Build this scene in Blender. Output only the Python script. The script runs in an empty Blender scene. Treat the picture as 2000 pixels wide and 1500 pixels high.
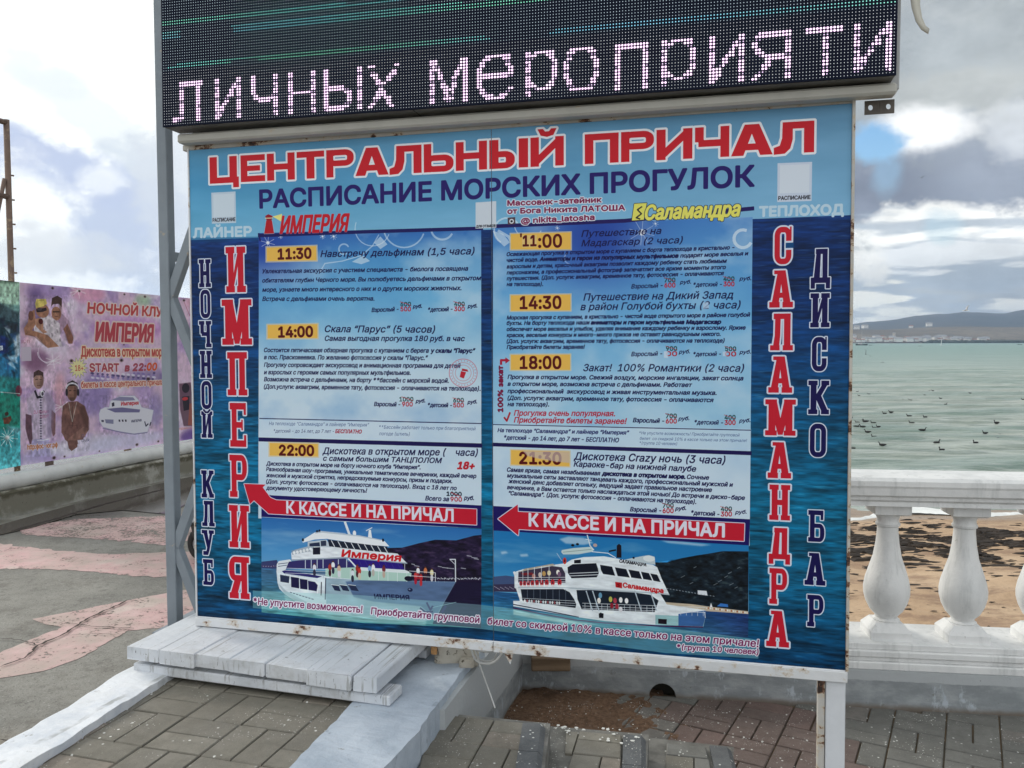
import bpy, bmesh, math, random
import numpy as np
from mathutils import Vector, Matrix
sc=bpy.context.scene; COL=sc.collection; PI=math.pi; rad=math.radians
random.seed(5)
# ------------------------------------------------------------------ camera
cam_d=bpy.data.cameras.new('camera');cam=bpy.data.objects.new('camera',cam_d);COL.objects.link(cam)
cam_d.sensor_width=36;cam_d.lens=1618/2000*36;cam_d.clip_start=.05;cam_d.clip_end=30000
PITCH,ROLL=0.049631,-0.001904
cam.matrix_world=Matrix.Translation((0,0,1.55))@Matrix.Rotation(PI/2-PITCH,4,'X')@Matrix.Rotation(ROLL,4,'Z')
sc.camera=cam
# ------------------------------------------------------------------ picture settings
vs=sc.view_settings;sc.display_settings.display_device='sRGB';vs.view_transform='Standard';vs.look='None';vs.gamma=1;vs.use_curve_mapping=False;vs.exposure=.45
# ------------------------------------------------------------------ node helper
class NT:
    def __init__(s,tree): s.t=tree;s.n=tree.nodes;s.l=tree.links
    def new(s,typ,**k):
        n=s.n.new(typ)
        for a,b in k.items(): setattr(n,a,b)
        return n
    def put(s,sock,v):
        if v is None: return
        if isinstance(v,bpy.types.NodeSocket): s.l.new(v,sock)
        else: sock.default_value=v
    def m(s,op,a,b=None,c=None,clamp=False):
        n=s.new('ShaderNodeMath',operation=op,use_clamp=clamp);s.put(n.inputs[0],a);s.put(n.inputs[1],b);s.put(n.inputs[2],c);return n.outputs[0]
    def ss(s,x,a,b,lo=0.,hi=1.):
        n=s.new('ShaderNodeMapRange',interpolation_type='SMOOTHSTEP');s.put(n.inputs[0],x)
        for i,v in zip((1,2,3,4),(a,b,lo,hi)): s.put(n.inputs[i],v)
        return n.outputs[0]
    def mix(s,f,a,b,bl='MIX'):
        n=s.new('ShaderNodeMix',data_type='RGBA',blend_type=bl);n.clamp_result=False
        s.put(n.inputs[0],f);s.put(n.inputs[6],a if isinstance(a,bpy.types.NodeSocket) else (*a,1));s.put(n.inputs[7],b if isinstance(b,bpy.types.NodeSocket) else (*b,1));return n.outputs[2]
    def noise(s,vec,sc_,det=4,rough=.55,dim='3D',dist=0.):
        n=s.new('ShaderNodeTexNoise',noise_dimensions=dim);s.put(n.inputs['Vector'],vec);n.inputs['Scale'].default_value=sc_;n.inputs['Detail'].default_value=det;n.inputs['Roughness'].default_value=rough;n.inputs['Distortion'].default_value=dist;return n.outputs[0]
    def vor(s,vec,sc_,feat='F1',out='Distance'):
        n=s.new('ShaderNodeTexVoronoi',feature=feat);s.put(n.inputs['Vector'],vec);n.inputs['Scale'].default_value=sc_;return n.outputs[out]
    def mapv(s,vec,scale=(1,1,1),loc=(0,0,0),rot=(0,0,0)):
        n=s.new('ShaderNodeMapping');s.put(n.inputs[0],vec);n.inputs['Scale'].default_value=scale;n.inputs['Location'].default_value=loc;n.inputs['Rotation'].default_value=rot;return n.outputs[0]
# ------------------------------------------------------------------ sky
SUN_AZ,SUN_EL=rad(-52),rad(27)
world=bpy.data.worlds.new('World');sc.world=world;world.use_nodes=True
W=NT(world.node_tree);W.n.clear()
tc=W.new('ShaderNodeTexCoord').outputs['Generated']
sx=W.new('ShaderNodeSeparateXYZ');W.put(sx.inputs[0],tc);DX,DY,DZ=sx.outputs
AZ=W.m('ARCTAN2',DX,DY);EL=W.m('ARCSINE',DZ)
cv=W.new('ShaderNodeCombineXYZ');W.put(cv.inputs[0],AZ);W.put(cv.inputs[1],W.m('MULTIPLY',EL,1.9));SV=cv.outputs[0]
dv=W.mapv(tc,(1,1,1.9))
n1=W.noise(dv,3.2,8,.58);n2=W.noise(W.mapv(tc,(1,1,1.6),(3,1,7)),9,8,.6);n3=W.noise(W.mapv(tc,(1,1,5.5),(5,2,1)),7,7,.55)
n4=W.noise(W.mapv(tc,(1,1,1.4),(8,1,3)),24,7,.62)
nz=W.m('ADD',W.m('ADD',W.m('MULTIPLY',n1,.25),W.m('MULTIPLY',n2,.42)),W.m('MULTIPLY',n4,.33))
def blob(u,v,wu,wv,k=1.6,soft=(.55,1.15),rot=0.,nn=None):
    """a cloud patch in a fixed direction of the sky, angles in degrees, ragged by noise"""
    a,e,w,h=rad(u),rad(v),rad(wu),rad(wv)
    x=W.m('SUBTRACT',AZ,a);y=W.m('SUBTRACT',EL,e);c,s_=math.cos(rad(rot)),math.sin(rad(rot))
    xr=W.m('ADD',W.m('MULTIPLY',x,c/w),W.m('MULTIPLY',y,s_/w));yr=W.m('ADD',W.m('MULTIPLY',x,-s_/h),W.m('MULTIPLY',y,c/h))
    d=W.m('SQRT',W.m('ADD',W.m('MULTIPLY',xr,xr),W.m('MULTIPLY',yr,yr)))
    d=W.m('ADD',d,W.m('MULTIPLY',W.m('SUBTRACT',nn or nz,.5),k*3.7))
    return W.ss(d,soft[0],soft[1],1.,0.)
white=(.90,.92,.90)
gm=W.ss(W.m('ADD',n1,W.m('MULTIPLY',W.m('SUBTRACT',n2,.5),.5)),.40,.62)
greyc=W.mix(gm,(.29,.32,.355),(.43,.455,.455));brightc=W.mix(gm,(.66,.70,.74),(.88,.90,.90))
side=W.ss(W.m('ADD',AZ,W.m('MULTIPLY',W.m('SUBTRACT',n1,.5),.5)),rad(-2),rad(14))
back=W.ss(W.m('ABSOLUTE',AZ),rad(95),rad(140))
leftc=white
clouds=W.mix(back,W.mix(side,leftc,greyc),brightc)  # unseen clouds behind the camera are made brighter to light the sign
def lay(mask,col,op=1.):
    global clouds
    clouds=W.mix(W.m('MULTIPLY',mask,op,clamp=True),clouds,col)
lay(blob(-26.65,7.82,8.2,4.1,k=1.3,rot=-14),(0.47, 0.53, 0.66),1)
lay(blob(-28.51,10.52,5.2,1.6,k=1.0,rot=-22),(0.45, 0.51, 0.66),1)
lay(blob(-30.34,11.06,1.8,0.9,k=1.0),(0.5, 0.55, 0.68),0.8)
lay(blob(-26.18,9.98,1.5,0.9,k=1.2),white,0.55)
lay(blob(-29.93,7.30,3,3.6,k=1.1),white,1)
lay(blob(-27.54,5.63,5,1.6,k=1.8),(.62,.65,.68),0.5)
lay(blob(-29.98,5.20,4,1.6,k=1.8),(.66,.68,.69),0.6)
lay(blob(-26.51,13.50,4.4,1.4,k=1.6,rot=-35),(.66,.71,.715),0.6)
lay(blob(-28.11,15.17,1.8,0.8,k=1.4),(.68,.73,.73),0.5)
lay(blob(-21.08,8.15,3,6,k=1.3),(.58,.62,.67),0.8)
lay(blob(28.32,8.66,13,4,k=1.2,soft=(.35,1.2)),(.22,.25,.31),0.97)
lay(blob(22.92,8.59,5,2.5,k=1.2),(.20,.225,.285),0.9)
lay(blob(30.13,10.98,4,5,k=1.2,soft=(.3,1.2)),(.31,.345,.41),0.7)
lay(blob(27.33,16.45,12,4.2,k=1.2,soft=(.3,1.3)),(.36,.395,.41),0.8)
lay(blob(28.72,14.85,5,1.6,k=1.4),(.47,.49,.475),0.7)
lay(blob(26.02,12.82,2.8,1.25,k=1.0,soft=(.5,1.3)),(.92,.93,.93),1)
lay(blob(31.39,12.25,2,2,k=1.2),(.75,.78,.80),0.6)
lay(blob(27.55,6.60,14,1.9,k=1.15,soft=(.6,1.05)),(.92,.92,.88),1)
lay(blob(27.88,3.82,14,3.1,k=1.3,nn=n3),(.37,.43,.49),0.85)
lay(blob(23.33,2.53,4.5,0.9,k=2.4,nn=n3),(.86,.85,.76),0.9)
lay(blob(24.81,2.02,4,0.8,k=2.0,nn=n3),(.88,.86,.74),0.9)
lay(blob(30.73,2.36,2.6,1,k=1.6,nn=n3),(.88,.86,.76),0.95)
lay(blob(27.58,5.22,8,0.8,k=2.2,nn=n3),(.78,.80,.80),0.8)
lay(blob(22.98,5.43,2.5,1.8,k=1.6),(.84,.84,.80),0.8)
lay(blob(27.68,0.63,30,1.1,k=0.8),(.62,.64,.62),0.7)
hs=W.new('ShaderNodeHueSaturation');hs.inputs['Saturation'].default_value=1.35;tv=W.m('ADD',.80,W.m('MULTIPLY',W.m('ADD',W.m('MULTIPLY',W.ss(n2,.32,.68),.6),W.m('MULTIPLY',W.ss(n4,.3,.7),.4)),.34));tvc=W.new('ShaderNodeCombineXYZ');[W.put(tvc.inputs[i],tv) for i in range(3)];clouds=W.mix(W.ss(AZ,rad(4),rad(16)),clouds,W.mix(1.,clouds,tvc.outputs[0],'MULTIPLY'))
nish=W.new('ShaderNodeTexSky',sky_type='NISHITA');nish.sun_disc=False;nish.sun_elevation=SUN_EL;nish.sun_rotation=SUN_AZ
bgs=W.new('ShaderNodeBackground');W.put(hs.inputs['Color'],nish.outputs[0]);W.put(bgs.inputs[0],hs.outputs[0]);bgs.inputs[1].default_value=.14
bgc=W.new('ShaderNodeBackground');W.put(bgc.inputs[0],clouds);bgc.inputs[1].default_value=1.0
hole=blob(23.50,12.24,1.75,1.3,k=1.0,soft=(.42,1.15),rot=-12);hole2=blob(24.06,10.52,.8,1.4,k=1.1,soft=(.3,1.3))
hole3=blob(27.22,6.62,1.4,1.2,k=1.4)
hm=W.m('MAXIMUM',W.m('MAXIMUM',hole,W.m('MULTIPLY',hole2,.45)),W.m('MULTIPLY',hole3,.4))
ms=W.new('ShaderNodeMixShader');W.put(ms.inputs[0],hm);W.l.new(bgc.outputs[0],ms.inputs[1]);W.l.new(bgs.outputs[0],ms.inputs[2])
wo=W.new('ShaderNodeOutputWorld');W.l.new(ms.outputs[0],wo.inputs[0])
# ------------------------------------------------------------------ sun behind thin cloud
sd=bpy.data.lights.new('sun','SUN');sd.energy=1.3;sd.angle=rad(14);sd.color=(1,.95,.86);so=bpy.data.objects.new('sun',sd);COL.objects.link(so)
sdir=Vector((math.sin(SUN_AZ)*math.cos(SUN_EL),math.cos(SUN_AZ)*math.cos(SUN_EL),math.sin(SUN_EL)));so.rotation_euler=sdir.to_track_quat('Z','Y').to_euler()
# ------------------------------------------------------------------ materials
MATS={}
def mat(name,col=(.5,.5,.5),rough=.6,metal=0.,var=0.,vs_=6.,bump=0.,bs=60.,spec=.5,fn=None,dirt=None,coord='Object'):
    if name in MATS: return MATS[name]
    m=bpy.data.materials.new(name);m.use_nodes=True;T=NT(m.node_tree);b=T.n['Principled BSDF']
    co=T.new('ShaderNodeTexCoord').outputs[coord]
    geo=T.new('ShaderNodeNewGeometry').outputs['Position']
    c=col
    b.inputs['Roughness'].default_value=rough;b.inputs['Metallic'].default_value=metal;b.inputs['Specular IOR Level'].default_value=spec
    if var:
        n=T.noise(geo,vs_,6,.6);c=T.mix(T.ss(n,.3,.7),tuple(x*(1-var) for x in col),tuple(min(1,x*(1+var)) for x in col))
    if dirt:
        dc,ds,lo,hi=dirt;c=T.mix(T.ss(T.noise(geo,ds,8,.65),lo,hi),c,dc)
    if fn: c=fn(T,b,c,geo,co) or c
    T.put(b.inputs['Base Color'],c if isinstance(c,bpy.types.NodeSocket) else (*c,1))
    if bump:
        bn=T.new('ShaderNodeBump');bn.inputs['Strength'].default_value=bump;bn.inputs['Distance'].default_value=.004;T.put(bn.inputs['Height'],T.noise(geo,bs,5,.6));T.l.new(bn.outputs[0],b.inputs['Normal'])
    MATS[name]=m;return m
# ------------------------------------------------------------------ mesh helpers
class MB:
    def __init__(s): s.v=[];s.f=[]
    def add(s,V,F,M=None):
        o=len(s.v);s.v+=[tuple(M@Vector(p)) if M else tuple(p) for p in V];s.f+=[tuple(i+o for i in f) for f in F];return s
    def box(s,a,b,M=None,c=0.):
        (x0,y0,z0),(x1,y1,z1)=a,b
        if c<=0:
            V=[(x,y,z) for z in(z0,z1) for y in(y0,y1) for x in(x0,x1)]
            return s.add(V,[(0,2,3,1),(4,5,7,6),(0,1,5,4),(2,6,7,3),(0,4,6,2),(1,3,7,5)],M)
        bm=bmesh.new();bmesh.ops.create_cube(bm,size=1)
        for v in bm.verts: v.co=Vector(((x0+x1)/2+v.co.x*(x1-x0),(y0+y1)/2+v.co.y*(y1-y0),(z0+z1)/2+v.co.z*(z1-z0)))
        bmesh.ops.bevel(bm,geom=list(bm.edges),offset=c,segments=1,affect='EDGES')
        bm.verts.index_update();V=[tuple(v.co) for v in bm.verts];F=[tuple(v.index for v in f.verts) for f in bm.faces];bm.free();return s.add(V,F,M)
    def bar(s,p,q,w,h=None,up=(0,0,1),c=0.):
        """square bar from p to q"""
        h=h or w;p=Vector(p);q=Vector(q);z=(q-p).normalized();u=Vector(up)
        if abs(z.dot(u))>.98:u=Vector((0,1,0))
        x=z.cross(u).normalized();y=x.cross(z);M=Matrix((x,y,z)).transposed().to_4x4();M.translation=p
        return s.box((-w/2,-h/2,0),(w/2,h/2,(q-p).length),M,c)
    def tube(s,P,r,n=8,cap=True):
        P=[Vector(p) for p in P];R=r if isinstance(r,(list,tuple)) else [r]*len(P);V=[];F=[];pu=None
        for i,p in enumerate(P):
            d=(P[min(i+1,len(P)-1)]-P[max(i-1,0)]).normalized()
            u=pu or (Vector((0,0,1)) if abs(d.z)<.9 else Vector((1,0,0)));u=(u-d*u.dot(d)).normalized();pu=u;w=d.cross(u)
            for k in range(n):
                a=2*PI*k/n;V.append(p+(u*math.cos(a)+w*math.sin(a))*R[i])
        for i in range(len(P)-1):
            for k in range(n):
                a=i*n+k;b=i*n+(k+1)%n;F.append((a,b,b+n,a+n))
        if cap: F.append(tuple(range(n-1,-1,-1)));F.append(tuple(range(len(V)-n,len(V))))
        return s.add(V,F)
    def lathe(s,prof,n=24,M=None):
        V=[];F=[]
        for r,z in prof:
            for k in range(n): V.append((r*math.cos(2*PI*k/n),r*math.sin(2*PI*k/n),z))
        for i in range(len(prof)-1):
            for k in range(n):
                a=i*n+k;b=i*n+(k+1)%n;F.append((a,b,b+n,a+n))
        F.append(tuple(range(n-1,-1,-1)));F.append(tuple(range(len(V)-n,len(V))));return s.add(V,F,M)
    def prism(s,P,z0,z1,M=None):
        """P: outline seen from above, counter-clockwise"""
        n=len(P);V=[(x,y,z0) for x,y in P]+[(x,y,z1) for x,y in P]
        return s.add(V,[tuple(range(n-1,-1,-1)),tuple(range(n,2*n))]+[(i,(i+1)%n,(i+1)%n+n,i+n) for i in range(n)],M)
    def mesh(s,name,m,smooth=False):
        me=bpy.data.meshes.new(name);me.from_pydata(s.v,[],s.f);me.materials.append(m)
        if smooth:
            me.polygons.foreach_set('use_smooth',[True]*len(me.polygons))
            if smooth!=True: me.set_sharp_from_angle(angle=rad(smooth))
        me.update();return me
    def build(s,name,m,parent=None,smooth=False,loc=None):
        """mesh in world axes; loc = the parent's place, so children stay where they were drawn"""
        if parent is not None and loc is None: loc=parent.get('_o')
        if loc is not None: s.v=[(x-loc[0],y-loc[1],z-loc[2]) for x,y,z in s.v]
        o=bpy.data.objects.new(name,s.mesh(name,m,smooth));COL.objects.link(o)
        if parent: o.parent=parent
        o['_o']=(0,0,0);return o
def tag(o,label=None,cat=None,group=None,kind=None):
    if label:o['label']=label
    if cat:o['category']=cat
    if group:o['group']=group
    if kind:o['kind']=kind
    return o
def thing(name,label,cat,loc=(0,0,0),group=None,M=None):
    o=bpy.data.objects.new(name,None);COL.objects.link(o);o.empty_display_size=.1
    if M is not None: o.matrix_world=M;o['_o']=(0,0,0)
    else: o.location=loc;o['_o']=tuple(loc)
    return tag(o,label,cat,group)
def struct(o): return tag(o,kind='structure')
def clip(P,region):
    out=P
    for i in range(len(region)):
        a=region[i];b=region[(i+1)%len(region)];inp=out;out=[]
        if not inp: break
        side=lambda p:(b[0]-a[0])*(p[1]-a[1])-(b[1]-a[1])*(p[0]-a[0])
        for j in range(len(inp)):
            p=inp[j];q=inp[(j+1)%len(inp)];sp,sq=side(p),side(q)
            if sp>=0: out.append(p)
            if sp*sq<0: t=sp/(sp-sq);out.append((p[0]+t*(q[0]-p[0]),p[1]+t*(q[1]-p[1])))
    return out
def area(P): return sum(P[i][0]*P[(i+1)%len(P)][1]-P[(i+1)%len(P)][0]*P[i][1] for i in range(len(P)))/2
# ================================================================== GROUND AND SEA
Z_UP=.38
def flecks(T,geo,c,amt=.5,seed=0.,col=(.72,.72,.68)):
    v=T.vor(T.mapv(geo,(1,1,.2),(seed,seed,0)),34);r=T.noise(T.mapv(geo,(1,1,1),(seed,3,1)),5,3)
    k=T.m('MULTIPLY',T.ss(v,.10,.16,1.,0.),T.ss(r,.62-amt*.2,.70-amt*.2))
    v2=T.vor(T.mapv(geo,(1,1,.2),(seed+7,2,0)),90);k2=T.m('MULTIPLY',T.ss(v2,.10,.2,1.,0.),T.ss(T.noise(T.mapv(geo,(1,1,1),(seed,9,1)),4,3),.48,.6))
    return T.mix(T.m('MAXIMUM',k,T.m('MULTIPLY',k2,.8)),c,col)
def f_asph(T,b,c,geo,co):
    spw=T.new('ShaderNodeSeparateXYZ');T.put(spw.inputs[0],geo);dw=T.m('SUBTRACT',T.m('MULTIPLY',T.m('ADD',spw.outputs[0],3.225),.964),T.m('MULTIPLY',T.m('SUBTRACT',spw.outputs[1],5.163),.266))
    wet=T.ss(T.m('ADD',dw,T.m('MULTIPLY',T.m('SUBTRACT',T.noise(geo,1.6,7,.65),.5),1.3)),.10,.55,1.,0.)
    n=T.noise(geo,1.3,6,.6);c=T.mix(T.ss(n,.35,.65),(.185,.180,.160),(.285,.275,.245))
    c=T.mix(T.m('MULTIPLY',T.ss(T.noise(geo,4,9,.75),.48,.66),.6),c,(.12,.105,.088));c=T.mix(T.m('MULTIPLY',T.ss(T.noise(T.mapv(geo,loc=(7,7,7)),22,8,.75),.50,.66),.55),c,(.10,.092,.08))
    g=T.vor(geo,240);c=T.mix(T.m('MULTIPLY',T.ss(T.noise(T.mapv(geo,loc=(5,5,5)),130,3,.6),.58,.70),.55),c,(.42,.41,.38))
    c=T.mix(T.m('MULTIPLY',T.ss(T.noise(geo,170,3,.6),.56,.68),.75),c,(.07,.065,.058))
    sp=T.new('ShaderNodeSeparateXYZ');T.put(sp.inputs[0],geo)
    o=T.m('MULTIPLY',T.ss(sp.outputs[1],2.15,2.5,1.,0.),T.ss(T.noise(geo,3,5),.4,.6));c=T.mix(T.m('MULTIPLY',o,.7),c,(.36,.27,.17))
    c=T.mix(T.m('MULTIPLY',wet,.75),c,(.085,.078,.066));T.put(b.inputs['Roughness'],T.m('SUBTRACT',.85,T.m('MULTIPLY',wet,.62)))
    bp=T.new('ShaderNodeBump');bp.inputs['Strength'].default_value=.6;bp.inputs['Distance'].default_value=.004;T.put(bp.inputs['Height'],T.m('ADD',T.noise(geo,160,4,.6),T.noise(geo,28,4,.6)));T.l.new(bp.outputs[0],b.inputs['Normal'])
    return c
M_ASPH=mat('asphalt',rough=.85,fn=f_asph)
# upper promenade: everything left of the stair edge and behind the sea wall line
up=[(-1.49,-1.5),(-1.488,2.349),(-1.43,2.564),(-1.397,2.811),(-1.34,3.02),(-.36,3.02),(-.22,3.60),(-.13,3.9),(-.9,9.5),(-1.5,14.),(-12.,14.),(-12,-1.5)]
g=MB();g.add([(x,y,Z_UP) for x,y in up],[tuple(range(len(up)))]);prom=struct(g.build('promenade',M_ASPH))
# worn pink paint on the asphalt
def f_paint(T,b,c,geo,co):
    n=T.noise(geo,9,8,.7);n2=T.noise(geo,70,5,.6);c=T.mix(T.ss(n,.35,.7),(.64,.36,.37),(.73,.48,.48))
    c=T.mix(T.m('MULTIPLY',T.ss(T.noise(geo,3.1,3),.56,.66),.5),c,(.72,.68,.60))
    at=T.new('ShaderNodeAttribute',attribute_name='fade').outputs['Fac'];c=T.mix(T.m('MULTIPLY',T.m('LESS_THAN',at,.18),T.ss(T.noise(geo,4,6,.7),.3,.7,.25,.85)),c,(.40,.34,.29));c=T.mix(T.m('MULTIPLY',T.ss(T.noise(geo,110,3,.6),.60,.72),.6),c,(.25,.20,.18))
    k=T.m('ADD',T.m('ADD',T.m('MULTIPLY',n,.9),T.m('MULTIPLY',n2,.95)),at)
    tr=T.new('ShaderNodeBsdfTransparent');mx=T.new('ShaderNodeMixShader');T.put(mx.inputs[0],T.ss(k,.88,.96));out=T.n['Material Output']
    T.l.new(tr.outputs[0],mx.inputs[1]);T.l.new(b.outputs[0],mx.inputs[2]);T.l.new(mx.outputs[0],out.inputs[0]);return c
M_PINK=mat('worn_pink_paint',rough=.8,fn=f_paint)
def marking(P,fade,jit=.008):
    Q=[];rs=random.Random(len(P))
    for i in range(len(P)):
        a,b=P[i],P[(i+1)%len(P)];k=max(1,int(math.dist(a,b)/.03))
        for j in range(k): t=j/k;Q.append((a[0]+(b[0]-a[0])*t+rs.uniform(-jit,jit),a[1]+(b[1]-a[1])*t+rs.uniform(-jit,jit),Z_UP+.0016))
    if area([q[:2] for q in Q])<0: Q=Q[::-1]
    bm=bmesh.new();bv=[bm.verts.new(q) for q in Q];f=bm.faces.new(bv);bmesh.ops.inset_region(bm,faces=[f],thickness=.03,use_even_offset=False);bm.verts.index_update();nbv=len(bv);bmesh.ops.triangulate(bm,faces=[f for f in bm.faces if len(f.verts)>4]);me=bpy.data.meshes.new('pink_marking');bm.to_mesh(me);bm.free();me.materials.append(M_PINK)
    at=me.attributes.new('fade','FLOAT','POINT');at.data.foreach_set('value',[fade-(.30 if i>=nbv else 0) for i in range(len(me.vertices))])
    o=bpy.data.objects.new('pink_marking',me);COL.objects.link(o);o.parent=prom;return o
marking([(-2.039,3.467),(-1.924,3.567),(-1.816,3.666),(-1.629,3.825),(-1.502,3.913),(-1.317,3.424),(-1.429,3.362),(-1.565,3.326),(-1.606,3.050),(-1.658,2.933),(-1.712,2.887),(-1.871,2.799),(-1.975,2.958),(-1.908,3.223),(-1.856,3.371),(-1.922,3.384)],.13,.006)
marking([(-3.167,4.872),(-2.658,4.661),(-2.265,4.555),(-1.951,4.586),(-1.769,4.619),(-1.544,4.025),(-1.747,4.106),(-1.894,4.107),(-2.256,4.222),(-2.506,4.253),(-2.777,4.265)],.16,.015)
marking([(-3.153,5.199),(-2.913,5.471),(-2.369,5.564),(-2.176,5.699),(-1.880,4.913),(-2.026,4.763),(-2.533,4.919),(-3.004,5.029)],.06,.015)
# cracks: thin open seams
M_CRACK=mat('crack_shadowed_tar',(.035,.024,.02),.9)
def crack(P,w,z,parent):
    Q=[];rs=random.Random(int(abs(P[0][0])*1000))
    for i in range(len(P)-1):
        a,b=P[i],P[i+1];k=max(2,int(math.dist(a,b)/.02))
        for j in range(k): t=j/k;Q.append((a[0]+(b[0]-a[0])*t+rs.uniform(-.005,.005),a[1]+(b[1]-a[1])*t+rs.uniform(-.005,.005)))
    Q.append(P[-1]);V=[];F=[]
    for i,(x,y) in enumerate(Q):
        x2,y2=Q[min(i+1,len(Q)-1)];x1,y1=Q[max(i-1,0)];l=math.hypot(x2-x1,y2-y1) or 1;ww=w*rs.uniform(.35,1.3)*(.3 if i in(0,len(Q)-1) else 1)/2
        V+=[(x-(y2-y1)/l*ww,y+(x2-x1)/l*ww,z),(x+(y2-y1)/l*ww,y-(x2-x1)/l*ww,z)]
    for i in range(len(Q)-1): F.append((2*i,2*i+1,2*i+3,2*i+2))
    return MB().add(V,F).build('crack',M_CRACK,parent)
crack([(-1.850,2.937),(-1.810,3.019),(-1.830,3.144),(-1.798,3.268),(-1.803,3.408),(-1.778,3.561),(-1.739,3.720)],.010,Z_UP+.008,prom)
crack([(-2.027,3.223),(-1.936,3.206),(-1.830,3.144)],.006,Z_UP+.008,prom);crack([(-1.843,3.390),(-1.710,3.358),(-1.546,3.332)],.006,Z_UP+.008,prom);crack([(-1.783,3.251),(-1.667,3.273),(-1.559,3.261)],.004,Z_UP+.008,prom)
crack([(-1.512,2.389),(-1.472,2.373),(-1.443,2.369)],.006,Z_UP+.008,prom)
crack([(-3.121,5.099),(-3.049,5.427),(-2.967,5.948),(-2.787,6.577)],.035,Z_UP+.006,prom)
# puddle along the parapet
M_PUD=mat('puddle_water',(.10,.085,.08),.06,spec=.6)
g=MB();pp=[(-3.337,5.040),(-3.257,5.552),(-3.147,6.157),(-2.903,6.958),(-2.784,7.283),(-2.377,6.210),(-2.346,5.610),(-2.728,5.753),(-2.979,5.616),(-3.041,5.237),(-3.199,4.829)]
if area(pp)<0: pp=pp[::-1]
g.add([(x,y,Z_UP+.0055) for x,y in pp],[tuple(range(len(pp)))]);o=g.build('puddle',M_PUD);struct(o)
# ------------------------------------------------------------------ paving
def f_brick(base,amp,seed,amt=.5):
    def f(T,b,c,geo,co):
        ri=T.new('ShaderNodeObjectInfo').outputs['Random']
        c=T.mix(ri,tuple(x*(1-amp) for x in base),tuple(x*(1+amp) for x in base))
        c=T.mix(T.m('MULTIPLY',T.ss(ri,.78,.84),.30),c,(base[0]*1.15,base[1]*.86,base[2]*.84))
        T.put(b.inputs['Roughness'],T.ss(T.noise(geo,3.5,6,.65),.35,.65,.5,.9))
        n=T.noise(geo,14,7,.7);c=T.mix(T.m('MULTIPLY',T.ss(T.noise(T.mapv(geo,loc=(4,4,4)),4.5,7,.7),.45,.7),.5),c,tuple(x*.6 for x in base));c=T.mix(T.m('MULTIPLY',T.ss(n,.35,.72),.55),c,tuple(x*.62 for x in base))
        c=T.mix(T.m('MULTIPLY',T.ss(T.noise(geo,420,2,.5),.58,.70),.5),c,(.30,.28,.25))
        c=T.mix(T.m('MULTIPLY',T.ss(T.noise(geo,300,2,.5),.64,.74),.5),c,(.03,.03,.025))
        return flecks(T,geo,c,amt,seed)
    return f
M_B1=mat('ramp_brick',rough=.85,bump=.5,bs=260,fn=f_brick((.215,.198,.160),.17,1.,.55))
M_B2=mat('pavement_brick',rough=.85,bump=.5,bs=260,fn=f_brick((.172,.170,.155),.16,4.,.8))
M_B3=mat('reddish_pavement_brick',rough=.85,bump=.5,bs=260,fn=f_brick((.155,.112,.098),.16,5.,.9))
M_NOSE=mat('dark_nosing_brick',rough=.8,bump=.5,bs=260,fn=f_brick((.125,.132,.138),.08,6.,.8))
M_JOINT=mat('joint_sand',(.045,.038,.028),.95,var=.4,vs_=30)
_bm={}
def brick_mesh(P,key,m,h=.07,ch=.0035):
    """P outline ccw centred on 0; chamfered top"""
    k=(key,m.name)
    if key and k in _bm: return _bm[k]
    n=len(P);cx=sum(p[0] for p in P)/n;cy=sum(p[1] for p in P)/n
    In=[]
    for x,y in P:
        l=math.hypot(x-cx,y-cy) or 1;In.append((x-(x-cx)/l*ch*1.4,y-(y-cy)/l*ch*1.4))
    V=[(x,y,-h) for x,y in P]+[(x,y,-ch) for x,y in P]+[(x,y,0) for x,y in In]
    F=[(i,(i+1)%n,(i+1)%n+n,i+n) for i in range(n)]+[(i+n,(i+1)%n+n,(i+1)%n+2*n,i+2*n) for i in range(n)]+[tuple(range(2*n,3*n))]
    mb=MB();mb.add(V,F);me=mb.mesh('brick',m)
    if key: _bm[k]=me
    return me
def pave(parent,region,z,o,ang,mod,mpick,gap=.0035,seed=1,name='brick',ext=(-16,16),slope=None):
    if area(region)<0: region=region[::-1]
    rs=random.Random(seed);ca,sa=math.cos(rad(ang)),math.sin(rad(ang));cnt=0
    for i in range(*ext):
        for j in range(*ext):
            for k in range(2):
                if (i+j)%2==0: x0,y0,x1,y1=0,.5*k,1,.5*k+.5
                else: x0,y0,x1,y1=.5*k,0,.5*k+.5,1
                x0,y0,x1,y1=[(q+w)*mod for q,w in zip((x0,y0,x1,y1),(i,j,i,j))]
                x0+=gap/2;y0+=gap/2;x1-=gap/2;y1-=gap/2
                loc=[(o[0]+x*ca-y*sa,o[1]+x*sa+y*ca) for x,y in((x0,y0),(x1,y0),(x1,y1),(x0,y1))]
                c=clip(loc,region)
                if len(c)<3 or area(c)<.12*mod*mod*.5: continue
                mx=sum(p[0] for p in loc)/4;my=sum(p[1] for p in loc)/4;m=mpick(mx,my)
                full=abs(area(c)-area(loc))<1e-6
                if full: me=brick_mesh([(p[0]-mx,p[1]-my) for p in loc],(name,ang,mod,(i+j)%2),m)
                else: me=brick_mesh([(p[0]-mx,p[1]-my) for p in c],None,m)
                ob=bpy.data.objects.new(name,me);COL.objects.link(ob);ob.parent=parent
                zz=z(mx,my) if callable(z) else z
                ob.location=(mx,my,zz+rs.uniform(-.0018,.0018));ob.rotation_euler=(rs.uniform(-.008,.008),rs.uniform(-.008,.008),0);cnt+=1
    return cnt
def sheet(name,P,z,m,parent=None):
    if area(P)<0:P=P[::-1]
    return MB().add([(x,y,z) for x,y in P],[tuple(range(len(P)))]).build(name,m,parent)
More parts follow.
